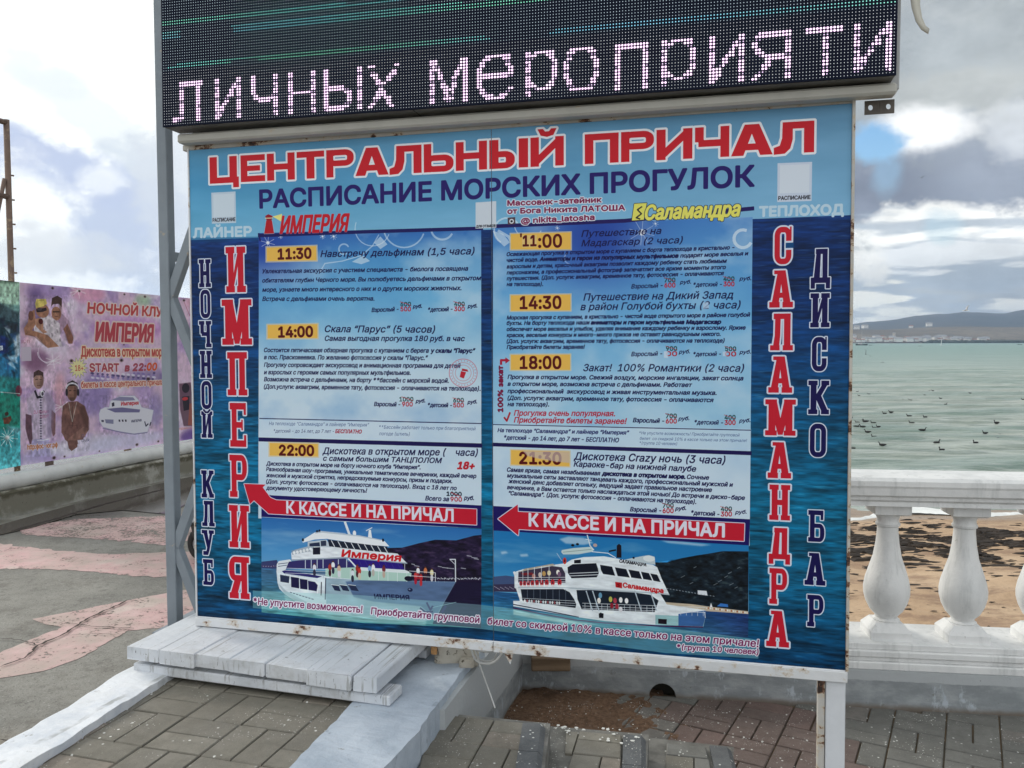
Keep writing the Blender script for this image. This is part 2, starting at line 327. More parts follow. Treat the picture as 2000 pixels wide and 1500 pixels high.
# ramp between the two painted kerbs
rampP=[(-1.50,1.55),(-.80,1.55),(-.621,2.233),(-.575,2.416),(-.523,2.644),(-.37,3.25),(-1.11,3.45),(-1.215,2.832),(-1.317,2.363)]
ramp=struct(sheet('ramp_paving',rampP,Z_UP-.066,M_JOINT))
pave(ramp,[(-1.50,1.55),(-.80,1.55),(-.37,3.25),(-1.11,3.45)],Z_UP-.018,(-1.096,2.39),-15.7,.2,lambda x,y:M_B1,seed=3)
# stairs down to the right
S1=[(-.56,1.55),(-.39,2.229),(-.28,2.66),(-.256,2.818),(.127,2.733),(.094,2.417),(.01,1.55)]
S2=[(.01,1.55),(.094,2.417),(.127,2.733),(.13,2.905),(.478,2.841),(.428,2.587),(.27,1.55)]
S3=[(.27,1.55),(.428,2.587),(.478,2.841),(.49,3.005),(.80,2.928),(.767,2.809),(.62,1.55)]
M_CONC=mat('step_concrete',(.17,.165,.15),.9,var=.35,vs_=12,bump=.5,bs=120,fn=lambda T,b,c,geo,co:flecks(T,geo,c,1.0,2.))
stairs=thing('stone_steps','three shallow brick paved steps going down to the right of the pale blue kerb','steps',(.1,2.3,0))
def inset_right(P,w,idx):
    return P
for P,z,nm,ins in ((S1,.28,M_B1,.075),(S2,.19,M_B1,.075),(S3,.10,M_B2,.075)):
    Q=P if area(P)>0 else P[::-1]
    MB().prism(Q,0.0 if z>.1 else -.05,z-.012,None).build('step',M_CONC,stairs)
    # back border strip of dark concrete
def shrink(P,l,r,b):
    return P
pv=thing('x','x','x');bpy.data.objects.remove(pv)
pave(stairs_p:=stairs,[(-.50,1.55),(-.355,2.229),(-.245,2.66),(-.25,2.775),(.045,2.71),(.018,2.417),(-.07,1.55)],.28,(.03,2.70),-13,.19,lambda x,y:M_B1,seed=4) if 0 else None
def pave_in(parent,reg,z,o,ang,mod,mp,seed):
    loc=parent['_o'];n0=len(parent.children);pave(parent,reg,z,o,ang,mod,mp,seed=seed)
    for c in parent.children:
        if c.name.startswith('brick') and not c.get('_s'): c.location=Vector(c.location)-Vector(loc);c['_s']=1
pave_in(stairs,[(-.56,1.55),(-.39,2.229),(-.28,2.66),(-.28,2.785),(.047,2.71),(.018,2.417),(-.07,1.55)],.28,(.045,2.325),-13,.196,lambda x,y:M_B1,4)
pave_in(stairs,[(.075,1.55),(.15,2.417),(.165,2.85),(.395,2.805),(.345,2.587),(.19,1.55)],.19,(.345,2.45),-13,.196,lambda x,y:M_B1,5)
pave_in(stairs,[(.335,1.55),(.47,2.5),(.53,2.94),(.705,2.90),(.675,2.75),(.53,1.55)],.10,(.69,2.62),-12,.196,lambda x,y:M_B2 if x>.6 else M_B1,6)
def nosing(a,b,w,z,n):
    a=Vector((*a,0));b=Vector((*b,0));d=(b-a).normalized();nr=Vector((-d.y,d.x,0));L=(b-a).length/n
    for i in range(n):
        p=a+d*(L*i+.002);q=a+d*(L*(i+1)-.002);ch=.018
        V=[p,q,q+nr*w,p+nr*w];P=[(v.x,v.y) for v in V]
        m=MB();V3=[(x,y,z-.075) for x,y in P]+[(P[0][0],P[0][1],z-ch),(P[1][0],P[1][1],z-ch),(P[2][0],P[2][1],z-.004),(P[3][0],P[3][1],z-.004)]
        s0=p+nr*ch;s1=q+nr*ch;V3+=[(s0.x,s0.y,z),(s1.x,s1.y,z),(P[2][0],P[2][1],z),(P[3][0],P[3][1],z)]
        m.add(V3,[(0,1,5,4),(1,2,6,5),(2,3,7,6),(3,0,4,7),(4,5,9,8),(8,9,10,11),(5,6,10,9),(7,4,8,11)]);m.build('nosing_brick',M_NOSE,stairs)
nosing((.01,1.55),(.112,2.70),.078,.284,6);nosing((.27,1.55),(.462,2.80),.078,.194,6);nosing((.60,1.55),(.785,2.90),.078,.104,6)
# lower pavement
lowP=[(-.6,1.0),(6.0,1.0),(6.0,2.90),(2.4,3.34),(.05,3.70),(-.25,3.0),(-.35,2.3)]
def f_joint(T,b,c,geo,co):
    return T.mix(T.ss(T.noise(geo,6,5),.4,.6),(.10,.085,.06),(.17,.12,.07))
M_LJ=mat('pavement_joint_sand',rough=.95,fn=f_joint,bump=.6,bs=200)
low=struct(sheet('pavement',lowP,-.010,M_LJ))
pave(low,[(-.25,1.35),(4.1,1.35),(4.1,3.12),(2.4,3.34),(.25,3.66),(.0,3.2)],0.,(1.605,3.011),-29.,.19,lambda x,y:M_B3 if (math.hypot((x-.98)/.34,(y-3.20)/.42)<1) else M_B2,gap=.006,seed=9,ext=(-14,18))
# drifted soil in the corner
def f_soil(T,b,c,geo,co):
    c=T.mix(T.ss(T.noise(geo,60,6,.7),.35,.65),(.10,.055,.03),(.19,.11,.065));return flecks(T,geo,c,.7,8.)
M_SOIL=mat('soil',rough=.95,bump=.9,bs=150,fn=f_soil)
g=MB();N=34;V=[];F=[];cs=[(-.02,3.40),(.34,3.05),(.55,3.28),(.60,3.62),(.08,3.76)]
rs=random.Random(3)
for j in range(N):
    for i in range(N):
        u=i/(N-1);v=j/(N-1);x=-.16+u*.98;y=2.86+v*.92
        d=math.hypot((x-.22)/.34,(y-3.42)/.36);h=.022*(1-d)+.008*(math.sin(x*37)*math.sin(y*29)+.5*math.sin(x*91+y*63))+rs.uniform(-.002,.002)
        V.append((x,y,min(.03,h)))
for j in range(N-1):
    for i in range(N-1):
        q=(j*N+i,j*N+i+1,(j+1)*N+i+1,(j+1)*N+i)
        if max(V[k][2] for k in q)>-.004: F.append(q)
tag(g.add(V,F).build('soil_drift',M_SOIL,None,True),'reddish brown soil drifted into the corner below the sea wall','soil',kind='stuff')
# crumbs of flaked paint along the step edge and under the wall
g=MB()
def crumb(x,y,z,r):
    n=5;a0=rs.uniform(0,6);P=[(x+r*rs.uniform(.5,1.1)*math.cos(a0+k*2*PI/n),y+r*rs.uniform(.5,1.1)*math.sin(a0+k*2*PI/n)) for k in range(n)];g.prism(P,z,z+r*.3)
for k in range(110):
    t=rs.random();x=-.12+t*.62;y=2.90-.17*t+rs.gauss(0,.05);crumb(x,y+.04,(.282 if x<.12 and y<2.72 else .195 if x<.45 and y<2.84 else .02),rs.choice((.002,.003,.003,.005,.008)))
for k in range(260):
    x=rs.uniform(.5,2.9);y=rs.uniform(2.2,3.45-.13*x+.12);crumb(x,y,.001 if x>.83 or y>3.0 else .101,rs.choice((.0015,.002,.003,.004)))
M_FLAKE=mat('paint_flakes',(.72,.72,.68),.8)
tag(g.build('paint_flakes',M_FLAKE),'white paint flakes scattered on the steps and the lower pavement','debris',kind='stuff')
# ------------------------------------------------------------------ painted kerbs
def slab(name,P,z0,z1,m,label,cat,jit=.0035,par=None,bumps=.004,step=.035):
    """painted concrete with ragged edges and an uneven top"""
    rs=random.Random(len(name));Q=[]
    for i in range(len(P)):
        a,b=P[i],P[(i+1)%len(P)];k=max(1,int(math.dist(a,b)/step))
        for j in range(k): t=j/k;Q.append(Vector((a[0]+(b[0]-a[0])*t+rs.uniform(-jit,jit),a[1]+(b[1]-a[1])*t+rs.uniform(-jit,jit),z1)))
    if area([(q.x,q.y) for q in Q])<0:Q=Q[::-1]
    bm=bmesh.new();top=[bm.verts.new(q) for q in Q];f=bm.faces.new(top)
    r=bmesh.ops.inset_region(bm,faces=[f],thickness=.012,depth=.0)
    for v in top: v.co.z-=.008
    bmesh.ops.triangulate(bm,faces=[f for f in bm.faces if len(f.verts)>4])
    bmesh.ops.subdivide_edges(bm,edges=[e for e in bm.edges if e.calc_length()>.05],cuts=2,use_grid_fill=True)
    for v in bm.verts: v.co.z+=(math.sin(v.co.x*31+v.co.y*11)+math.sin(v.co.y*43-v.co.x*17))*bumps*.5
    be=[e for e in bm.edges if e.is_boundary];ex=bmesh.ops.extrude_edge_only(bm,edges=be)
    for v in [q for q in ex['geom'] if isinstance(q,bmesh.types.BMVert)]: v.co.z=z0
    bmesh.ops.recalc_face_normals(bm,faces=bm.faces)
    me=bpy.data.meshes.new(name);bm.to_mesh(me);bm.free();me.materials.append(m)
    o=bpy.data.objects.new(name,me);COL.objects.link(o)
    if par: o.parent=par
    elif label: tag(o,label,cat)
    return o
def f_wpaint(T,b,c,geo,co):
    c=T.mix(T.ss(T.noise(geo,9,7,.65),.4,.7),(.78,.80,.83),(.62,.66,.72))
    sp=T.new('ShaderNodeSeparateXYZ');T.put(sp.inputs[0],T.mapv(geo,rot=(0,0,0)))
    l=T.m('ADD',T.m('SUBTRACT',sp.outputs[0],T.m('MULTIPLY',sp.outputs[1],0.3283)),2.1575)   # distance from the seam line
    l=T.m('ADD',l,T.m('MULTIPLY',T.m('SUBTRACT',T.noise(geo,12,5),.5),.045))
    band=T.ss(T.m('ABSOLUTE',l),.006,.015,1.,0.);band=T.m('MULTIPLY',band,T.ss(T.noise(geo,7,4),.40,.56))
    c=T.mix(T.m('MULTIPLY',band,.85),c,(.33,.34,.34))
    c=T.mix(T.m('MULTIPLY',T.ss(T.noise(geo,160,3,.6),.66,.74),.6),c,(.3,.3,.28));c=T.mix(T.ss(T.noise(T.mapv(geo,loc=(2,8,1)),16,9,.8),.625,.65),c,(.34,.34,.33));c=T.mix(T.m('MULTIPLY',T.ss(T.noise(T.mapv(geo,loc=(5,1,4)),3,8,.7),.50,.68),.45),c,(.50,.50,.48))
    return c
M_KW=mat('white_kerb_paint',rough=.7,bump=.7,bs=40,fn=f_wpaint)
def f_bpaint(T,b,c,geo,co):
    c=T.mix(T.ss(T.noise(geo,6,7,.65),.38,.7),(.50,.56,.63),(.36,.42,.49))
    c=T.mix(T.ss(T.noise(T.mapv(geo,loc=(3,3,3)),11,5,.6),.62,.68),c,(.30,.35,.41))
    c=T.mix(T.ss(T.noise(geo,120,4,.7),.66,.74),c,(.16,.17,.17));c=T.mix(T.ss(T.noise(T.mapv(geo,loc=(1,5,2)),14,9,.82),.63,.65),c,(.27,.28,.28));c=T.mix(T.m('MULTIPLY',T.ss(T.noise(T.mapv(geo,loc=(9,1,3)),5,6,.6),.6,.7),.5),c,(.66,.70,.74));return c
M_KB=mat('pale_blue_kerb_paint',rough=.65,bump=.7,bs=45,fn=f_bpaint)
slab('painted_kerb',[(-1.72,1.45),(-1.488,2.349),(-1.43,2.564),(-1.397,2.811),(-1.34,3.05),(-1.17,3.02),(-1.215,2.832),(-1.293,2.476),(-1.317,2.363),(-1.349,2.232),(-1.55,1.45)],.2,Z_UP+.016,M_KW,'low white painted kerb with a crack, between the asphalt and the brick ramp','kerb')
slab('painted_kerb',[(-.82,1.45),(-.621,2.233),(-.575,2.416),(-.523,2.644),(-.44,3.02),(-.37,3.16),(-.11,3.12),(-.149,3.02),(-.205,2.80),(-.235,2.682),(-.285,2.455),(-.355,2.229),(-.56,1.45)],0,Z_UP+.006,M_KB,'broad pale blue painted kerb with chipped edges, beside the brick steps','kerb',jit=.004)
def f_gwall(T,b,c,geo,co):
    sp=T.new('ShaderNodeSeparateXYZ');T.put(sp.inputs[0],geo)
    c=T.mix(T.ss(T.noise(T.mapv(geo,(1,1,2.2)),7,8,.65),.35,.7),(.24,.26,.27),(.38,.40,.41));c=T.mix(T.ss(T.noise(T.mapv(geo,(1,1,.5),loc=(1,2,3)),9,7,.7),.56,.62),c,(.44,.48,.52));c=T.mix(T.ss(T.noise(T.mapv(geo,loc=(6,2,3)),18,8,.8),.62,.65),c,(.20,.20,.19))
    z=T.m('ADD',sp.outputs[2],T.m('MULTIPLY',T.m('SUBTRACT',T.noise(geo,14,6),.5),.02))
    c=T.mix(T.ss(z,.118,.122),c,(.44,.46,.47))
    c=T.mix(T.m('MULTIPLY',T.ss(z,.0,.03,1.,0.),.8),c,(.15,.11,.075))
    c=T.mix(T.m('MULTIPLY',T.ss(T.noise(geo,70,4,.7),.66,.73),.7),c,(.12,.12,.11));return c
M_GW=mat('grey_wall_paint',rough=.75,bump=.8,bs=32,fn=f_gwall)
# retaining wall under the upper promenade, seen behind the cable
MB().prism([(-.222,2.66),(-.128,3.02),(.085,3.78),(-.2,3.95),(-.42,3.2),(-.5,2.66)],-.05,Z_UP-.03).build('retaining_wall',M_GW)
tag(bpy.data.objects['retaining_wall'],'short grey retaining wall dropping beside the steps under the big sign','wall')
# ================================================================== SEA WALL AND BALUSTRADE
def wy(x): return 3.64-.13*x
WX=Vector((1,-.13,0)).normalized();WN=Vector((.13,1,0)).normalized()
WM=Matrix((WX,WN,Vector((0,0,1)))).transposed().to_4x4();WM.translation=(0,3.64,0)   # local x along the wall, y away from the viewer
bal=thing('sea_balustrade','white concrete balustrade with bulging balusters between the pavement and the beach','balustrade',M=WM)
# lower grey wall with the drain opening
prof=[(.04,-.05),(.7,-.05)]
hx,hr=0.662,.058
pr=[(.04,-.06)]+[(hx-hr,-.06)]+[(hx-hr*math.cos(a),.0+hr*1.05*math.sin(a)) for a in np.linspace(0,PI,13)]+[(hx+hr,-.06),(6.2,-.06),(6.2,.163),(.04,.163)]
n=len(pr);mb=MB();V=[(x,0+.004*math.sin(x*9)+.003*math.sin(x*23),z) for x,z in pr]+[(x,.32,z) for x,z in pr]
mb.add(V,[tuple(range(n)),tuple(range(2*n-1,n-1,-1))]+[((i+1)%n,i,i+n,(i+1)%n+n) for i in range(n)]);mb.build('wall_base',M_GW,bal)
mb=MB().box((hx-.12,.09,-.06),(hx+.12,.11,.10));mb.build('drain_shadow_plate',mat('drain_shade_dark',(.03,.028,.022),.9),bal)  # added dark plate stands in for the shade inside the drain
def f_bw(T,b,c,geo,co):
    sp=T.new('ShaderNodeSeparateXYZ');T.put(sp.inputs[0],geo)
    c=T.mix(T.ss(T.noise(T.mapv(geo,(1,1,.6)),8,7,.6),.4,.75),(.80,.80,.79),(.66,.665,.66))
    s=T.noise(T.mapv(geo,(26,26,2.4)),1,6,.65);c=T.mix(T.ss(T.noise(T.mapv(geo,loc=(3,3,3)),26,9,.8),.64,.66),c,(.52,.51,.47));c=T.mix(T.m('MULTIPLY',T.ss(s,.50,.70),.5),c,(.50,.51,.50))
    c=T.mix(T.m('MULTIPLY',T.ss(T.noise(geo,140,3,.7),.68,.74),.7),c,(.2,.19,.17));return c
M_BW=mat('white_balustrade_paint',rough=.55,bump=.45,bs=38,fn=f_bw)
mb=MB()
for y0,z0,z1 in ((.004,.163,.196),(.016,.196,.215),(.008,.215,.243),(.022,.243,.272)):
    mb.box((.3,y0,z0),(6.2,.30,z1),None,.004)
mb.build('plinth_course',M_BW,bal)
mb=MB()
rp=[(.03,.858),(.036,.876),(.022,.886),(.022,.898),(.006,.908),(.004,.938),(.0,.948),(.002,.968),(.018,.981),(.07,.984),(.21,.984),(.255,.981),(.27,.968),(.27,.94),(.255,.908),(.24,.886),(.235,.858)]
n=len(rp);V=[(x,y,z) for x in(.3,6.2) for y,z in rp];mb.add(V,[tuple(range(n-1,-1,-1)),tuple(range(n,2*n))]+[(i,(i+1)%n,(i+1)%n+n,i+n) for i in range(n)]);mb.build('handrail',M_BW,bal)
pf=[(.052,.335),(.056,.345),(.045,.352),(.047,.362),(.068,.385),(.085,.42),(.094,.455),(.095,.485),(.089,.52),(.074,.57),(.058,.62),(.048,.68),(.043,.735),(.043,.752),(.05,.757),(.051,.765),(.046,.771),(.044,.785),(.050,.80),(.062,.812)]
mb=MB();mb.lathe(pf,32,Matrix.Translation((0,.14,0)))
def frust(mb,a,b,z0,z1):
    V=[(s*w,.14+t*w,z) for w,z in((a,z0),(b,z1)) for s,t in((-1,-1),(1,-1),(1,1),(-1,1))];mb.add(V,[(3,2,1,0),(4,5,6,7)]+[(i,(i+1)%4,(i+1)%4+4,i+4) for i in range(4)])
frust(mb,.083,.083,.268,.305);frust(mb,.083,.055,.305,.340);frust(mb,.064,.074,.808,.815);frust(mb,.074,.074,.815,.860)
bmesh_b=mb.mesh('baluster',M_BW,40)
x0=1.629
for k in range(-2,11):
    o=bpy.data.objects.new('baluster',bmesh_b);COL.objects.link(o);o.parent=bal;o.location=(x0+.315*k,0,0);o.rotation_euler=(0,0,random.uniform(-.03,.03)) if 0 else (0,0,0)
# ------------------------------------------------------------------ beach
def f_sand(T,b,c,geo,co):
    n=T.noise(T.mapv(geo,(1,1.6,1)),.55,7,.6);c=T.mix(T.ss(n,.35,.65),(.44,.295,.18),(.56,.40,.26))
    c=T.mix(T.m('MULTIPLY',T.ss(T.noise(T.mapv(geo,(1,2.4,1)),.8,9,.75),.47,.62),.75),c,(.27,.17,.11))
    c=T.mix(T.m('MULTIPLY',T.ss(T.noise(T.mapv(geo,(1,2,1)),7,8,.8),.58,.66),.7),c,(.14,.08,.05))
    sp=T.new('ShaderNodeSeparateXYZ');T.put(sp.inputs[0],geo);wet=T.ss(T.m('ADD',sp.outputs[1],T.noise(geo,.6,4)),20.2,21.2)
    c=T.mix(T.m('MULTIPLY',wet,.6),c,(.23,.17,.12));T.put(b.inputs['Roughness'],T.ss(wet,0,1,.9,.35))
    bp=T.new('ShaderNodeBump');bp.inputs['Strength'].default_value=1.;bp.inputs['Distance'].default_value=.06;T.put(bp.inputs['Height'],T.noise(geo,3.5,6,.65));T.l.new(bp.outputs[0],b.inputs['Normal']);return c
M_SAND=mat('beach_sand',rough=.9,fn=f_sand)
SEA_Z=-2.95
def sandz(x,y): return -2.35-.6*max(0,(y-9)/13.)**1.2+(.05*math.sin(x*1.7+y*.8)+.04*math.sin(x*.6-y*2.1)+.03*math.sin(3.1*x+2.3*y))*(1 if y<20 else .3)
mb=MB();nx,ny=70,60;V=[];F=[]
for j in range(ny):
    for i in range(nx): x=-14+i*.9;y=3.7+j*.36;V.append((x,y,sandz(x,y)))
for j in range(ny-1):
    for i in range(nx-1): a=j*nx+i;F.append((a,a+1,a+nx+1,a+nx))
struct(mb.add(V,F).build('beach',M_SAND,None,True))
struct(MB().add([(-40,-40,-3.6),(60,-40,-3.6),(60,30,-3.6),(-40,30,-3.6)],[(0,1,2,3)]).build('seabed',mat('seabed_sand',(.3,.22,.14),.9)))
struct(MB().box((-30,-30,-3.5),(30,3.4,-.08)).build('ground',mat('embankment_fill',(.2,.18,.15),.9)))
# seaweed washed up: clumps
rs=random.Random(11);mb=MB()
def weed(x,y,r,h):
    n=7;z=sandz(x,y);a0=rs.uniform(0,6);V=[(x,y,z+h)];ring=[]
    for ww,hh in ((.45,.9),(1.,-.05)):
        for k in range(n):
            a=a0+k*2*PI/n;q=r*ww*rs.uniform(.6,1.25);V.append((x+q*math.cos(a)*2.3,y+q*math.sin(a)*.8,z+h*hh*rs.uniform(.4,1.2)))
    F=[(0,1+k,1+(k+1)%n) for k in range(n)]+[(1+k,1+n+k,1+n+(k+1)%n,1+(k+1)%n) for k in range(n)];mb.add(V,F)
for k in range(3600):
    x=rs.uniform(2,20);y=rs.gauss(17.9,.8)
    dens=.5+.5*math.sin(x*.9+1.2)*math.cos(x*.37)
    dens=dens**1.6
    if x<9.8: dens=1.2
    if x/y<.56 : y=rs.gauss(17.4,1.1)
    if rs.random()>dens or y>20.6: continue
    weed(x,y,rs.choice((.03,.05,.07,.1,.13)),rs.uniform(.012,.045))
for k in range(900):
    y=rs.uniform(8,20);x=rs.uniform(.3,.75)*y;weed(x,y,rs.uniform(.008,.035)*(1+(y>13)),rs.uniform(.003,.010))
tag(mb.build('seaweed',mat('dark_seaweed',(.028,.019,.013),.85,var=.5,vs_=3)),'dark brown seaweed washed up in clumps along the sandy beach','seaweed',kind='stuff')
# ------------------------------------------------------------------ sea
def f_sea(T,b,c,geo,co):
    sp=T.new('ShaderNodeSeparateXYZ');T.put(sp.inputs[0],geo);Y=sp.outputs[1]
    big=T.noise(T.mapv(geo,(.02,.06,1)),1,5,.6)
    far=T.ss(T.m('LOGARITHM',Y,10.),1.75,2.75)
    c=T.mix(far,(.46,.49,.43),(.17,.31,.26))
    c=T.mix(T.m('MULTIPLY',T.ss(big,.35,.65),.3),c,(.34,.44,.38))
    # wave shading painted into the colour: noise streaks darken the water
    w=T.noise(T.mapv(geo,(.22,.9,1),rot=(0,0,.12)),1.,6,.62,dist=.4);w2=T.noise(T.mapv(geo,(.045,.2,1),rot=(0,0,.1)),1.,6,.6,dist=.3)
    w3=T.noise(T.mapv(geo,(.7,3.,1),rot=(0,0,.15)),1.,6,.6)
    near=T.ss(Y,30,120,1.,0.)
    k=T.m('MULTIPLY',T.ss(w,.44,.56),.85);c=T.mix(T.m('MULTIPLY',k,near),c,(.20,.25,.205))
    c=T.mix(T.m('MULTIPLY',T.ss(w2,.45,.58),.55),c,(.15,.25,.21))
    fm=T.m('MULTIPLY',T.ss(Y,23.5,34,1.,0.),T.ss(w3,.48,.60));c=T.mix(T.m('MULTIPLY',fm,.75),c,(.70,.72,.68))
    T.put(b.inputs['Roughness'],.30)
    h=T.m('ADD',T.m('ADD',T.m('MULTIPLY',w,1.),T.m('MULTIPLY',w2,3.)),T.m('MULTIPLY',w3,.35))
    bp=T.new('ShaderNodeBump');bp.inputs['Strength'].default_value=1.;bp.inputs['Distance'].default_value=.55;T.put(bp.inputs['Height'],h);T.l.new(bp.outputs[0],b.inputs['Normal']);return c
M_SEA=mat('green_sea_water',rough=.2,fn=f_sea,spec=.38)
mb=MB();V=[];F=[];ys=[20.6];
while ys[-1]<400: ys.append(ys[-1]*1.006+.02)
ys+=[500,700,1000,1600,2600,3060,4500];xs=np.linspace(-1,1,150)
for j,y in enumerate(ys):
    for i,u in enumerate(xs):
        x=y*.62+u*(y*.42+4) if y<400 else u*y*3
        if y<400 and i in(0,149): x=(-1 if i==0 else 1)*(y*3+60)
        a=(.045 if y>24 else .012)*(1 if y<150 else 0)
        V.append((x,y,SEA_Z+a*(math.sin(y*2.1+x*.35+math.sin(x*.5)*1.2)+.8*math.sin(y*3.7-x*.6+1+math.sin(x*.9))+.7*math.sin(y*1.1+x*.2))))
n=len(xs)
for j in range(len(ys)-1):
    for i in range(n-1): a=j*n+i;F.append((a,a+1,a+n+1,a+n))
struct(mb.add(V,F).build('sea',M_SEA,None,True))
# foam line on the shore
mb=MB();V=[];F=[];rs=random.Random(8)
for i in range(300):
    x=2+i*.1;f=.35*math.sin(x*.7)+.25*math.sin(x*1.9+1)
    y0=20.75+f+rs.uniform(-.05,.05);wd=.5+.35*math.sin(x*1.3)+rs.uniform(0,.1);V+=[(x,y0,SEA_Z+.075),(x,y0+wd*.5,SEA_Z+.125),(x,y0+wd,SEA_Z+.07)]
for i in range(299): F+=[(3*i,3*i+3,3*i+4,3*i+1),(3*i+1,3*i+4,3*i+5,3*i+2)]
tag(mb.add(V,F).build('surf_foam',mat('foam',(.80,.81,.79),.7,var=.1,vs_=3,bump=1,bs=6),None,True),'white foam of a small wave breaking along the beach','foam',kind='stuff')
# ------------------------------------------------------------------ hills across the bay
def ridge(name,prof,D,depth,m,base=SEA_Z-2,seed=0,rough_=1.):
    """prof: bearing (x/y) and height in metres at distance D; slopes down toward the water"""
    rs=random.Random(seed);us=np.linspace(prof[0][0],prof[-1][0],220);hs=np.interp(us,[p[0] for p in prof],[p[1] for p in prof]);V=[];F=[];R=12
    for j in range(R):
        t=j/(R-1);d=D-depth*(1-t)
        for i,u in enumerate(us):
            h=base+(hs[i]-base)*(t**.75)+rough_*(math.sin(u*210+j*2.2+seed)+math.sin(u*97-j*1.3)+.6*math.sin(u*433+j))*(hs[i]*.02+.5)*(t if j<R-1 else .5)
            V.append((u*d,d,h if j else base))
    for j in range(R-1):
        for i in range(219): a=j*220+i;F.append((a,a+1,a+221,a+220))
    for i,u in enumerate(us): V.append((u*(D+depth*.8),D+depth*.8,base))
    o=(R-1)*220;q=R*220
    for i in range(219): F.append((o+i,o+i+1,q+i+1,q+i))
    return struct(MB().add(V,F).build(name,m,None,True))
def f_hill(a,b_,s,dk):
    def f(T,b,c,geo,co):
        n=T.noise(T.mapv(geo,(.6,.6,3)),s,8,.65);c=T.mix(T.ss(n,.38,.62),a,b_)
        c=T.mix(T.m('MULTIPLY',T.ss(T.noise(T.mapv(geo,(1,1,5)),s*6,7,.7),.52,.64),.6),c,dk);return c
    return f
M_HF=mat('far_hill_scrub',rough=.95,fn=f_hill((.045,.055,.060),(.085,.080,.075),.0012,(.03,.042,.047)))
M_HN=mat('near_hill_scrub',rough=.95,fn=f_hill((.13,.11,.085),(.20,.165,.125),.004,(.07,.07,.05)))
def HT(v,D): return 1.55+(669.-v)/1618*D
ridge('distant_hills',[(u,HT(v,6500)) for u,v in [(-0.1854,655.0),(0.1236,645.0),(0.3090,640.0),(0.4095,634.1),(0.4289,629.6),(0.4512,626.9),(0.4567,626.0),(0.4734,621.5),(0.4901,617.5),(0.5068,615.2),(0.5124,614.1),(0.5235,613.9),(0.5402,611.2),(0.5569,611.2),(0.5736,612.5),(0.5958,613.4),(0.6069,608.9),(0.6181,605.8),(0.6799,598.0),(0.8035,600.0),(1.0507,640.0)]],6500,2200,M_HF,seed=2,rough_=.5)
ridge('shore_hills',[(u,HT(v,3700)) for u,v in [(-0.1854,650.0),(0.2472,646.0),(0.4095,644.0),(0.4401,644.9),(0.4623,644.0),(0.4846,641.8),(0.5068,640.1),(0.5402,639.1),(0.5736,639.5),(0.6181,640.9),(0.7417,642.0),(1.0507,655.0)]],3700,520,M_HN,seed=5,rough_=.25)
# town on the far shore
houses=[(u,w,h,d) for u,w,h,d in [(0.4586,8.4,2,3242),(0.4747,6.3,0,3225),(0.4870,3.3,0,3206),(0.4926,5.3,2,3216),(0.4963,6.3,0,3220),(0.5105,7.3,2,3224),(0.5130,8.4,2,3229),(0.5161,5.3,0,3213),(0.4611,6.4,1,3228),(0.4697,3.3,3,3209),(0.4493,9.4,3,3250),(0.4462,15.7,0,3297),(0.4413,3.3,2,3212),(0.4153,58.9,2,3708),(0.4252,64.8,2,3782),(0.5025,72.4,2,3755),(0.4808,64.9,0,3719),(0.4604,26.6,3,3383),(0.4400,7.4,1,3238),(0.4277,3.3,2,3211),(0.4227,1.3,0,3199),(0.4326,2.3,2,3205),(0.4672,1.3,2,3198),(0.4796,2.3,2,3202),(0.5647,3.0,3,3201),(0.4993,7.4,0,3226),(0.4523,2.2,1,3204),(0.4303,1.8,1,3202),(0.4175,1.6,0,3201),(0.4335,1.6,2,3201),(0.5687,2.9,1,3201),(0.5130,15.2,3,3270),(0.4261,4.6,2,3219),(0.5405,4.2,2,3206),(0.4641,2.6,2,3206),(0.4112,1.5,3,3200),(0.4764,12.1,0,3261),(0.5172,11.9,2,3249),(0.5482,1.4,2,3194),(0.5190,12.2,2,3250),(0.5710,4.4,2,3208),(0.5327,3.3,2,3202),(0.5277,3.7,1,3204),(0.5377,1.8,3,3196),(0.5229,3.4,1,3203),(0.5007,4.9,2,3212),(0.5073,8.7,1,3232),(0.5495,2.9,2,3200),(0.4648,9.9,1,3250),(0.4820,8.6,3,3236),(0.5000,11.3,2,3248),(0.4863,5.5,2,3217),(0.5738,2.9,1,3201),(0.4105,15.6,2,3293),(0.5657,2.4,2,3198),(0.4949,6.3,1,3221),(0.4891,8.7,1,3235),(0.4512,2.2,0,3204),(0.5338,6.9,2,3220),(0.5568,1.9,0,3196),(0.4319,3.1,0,3210),(0.5238,10.4,0,3239),(0.4460,6.2,0,3229),(0.4777,4.2,2,3212),(0.4562,4.2,0,3215),(0.5399,4.1,2,3206),(0.5197,11.0,2,3244),(0.4274,6.7,1,3232),(0.5427,2.5,1,3198),(0.5110,1.4,3,3194),(0.5491,5.8,1,3214),(0.4393,12.0,2,3270),(0.4462,4.4,0,3217),(0.4814,2.8,0,3204),(0.5260,3.0,3,3201),(0.5000,3.0,2,3203),(0.5488,4.6,0,3208),(0.5393,5.1,2,3210),(0.4941,7.7,1,3229),(0.4134,9.0,1,3246)]]
M_HW=mat('town_wall_white',(.78,.76,.72),.8);M_HC=mat('town_wall_cream',(.62,.55,.46),.8);M_HR=mat('town_roof_red',(.30,.15,.11),.8);M_HG=mat('town_roof_grey',(.32,.32,.33),.8)
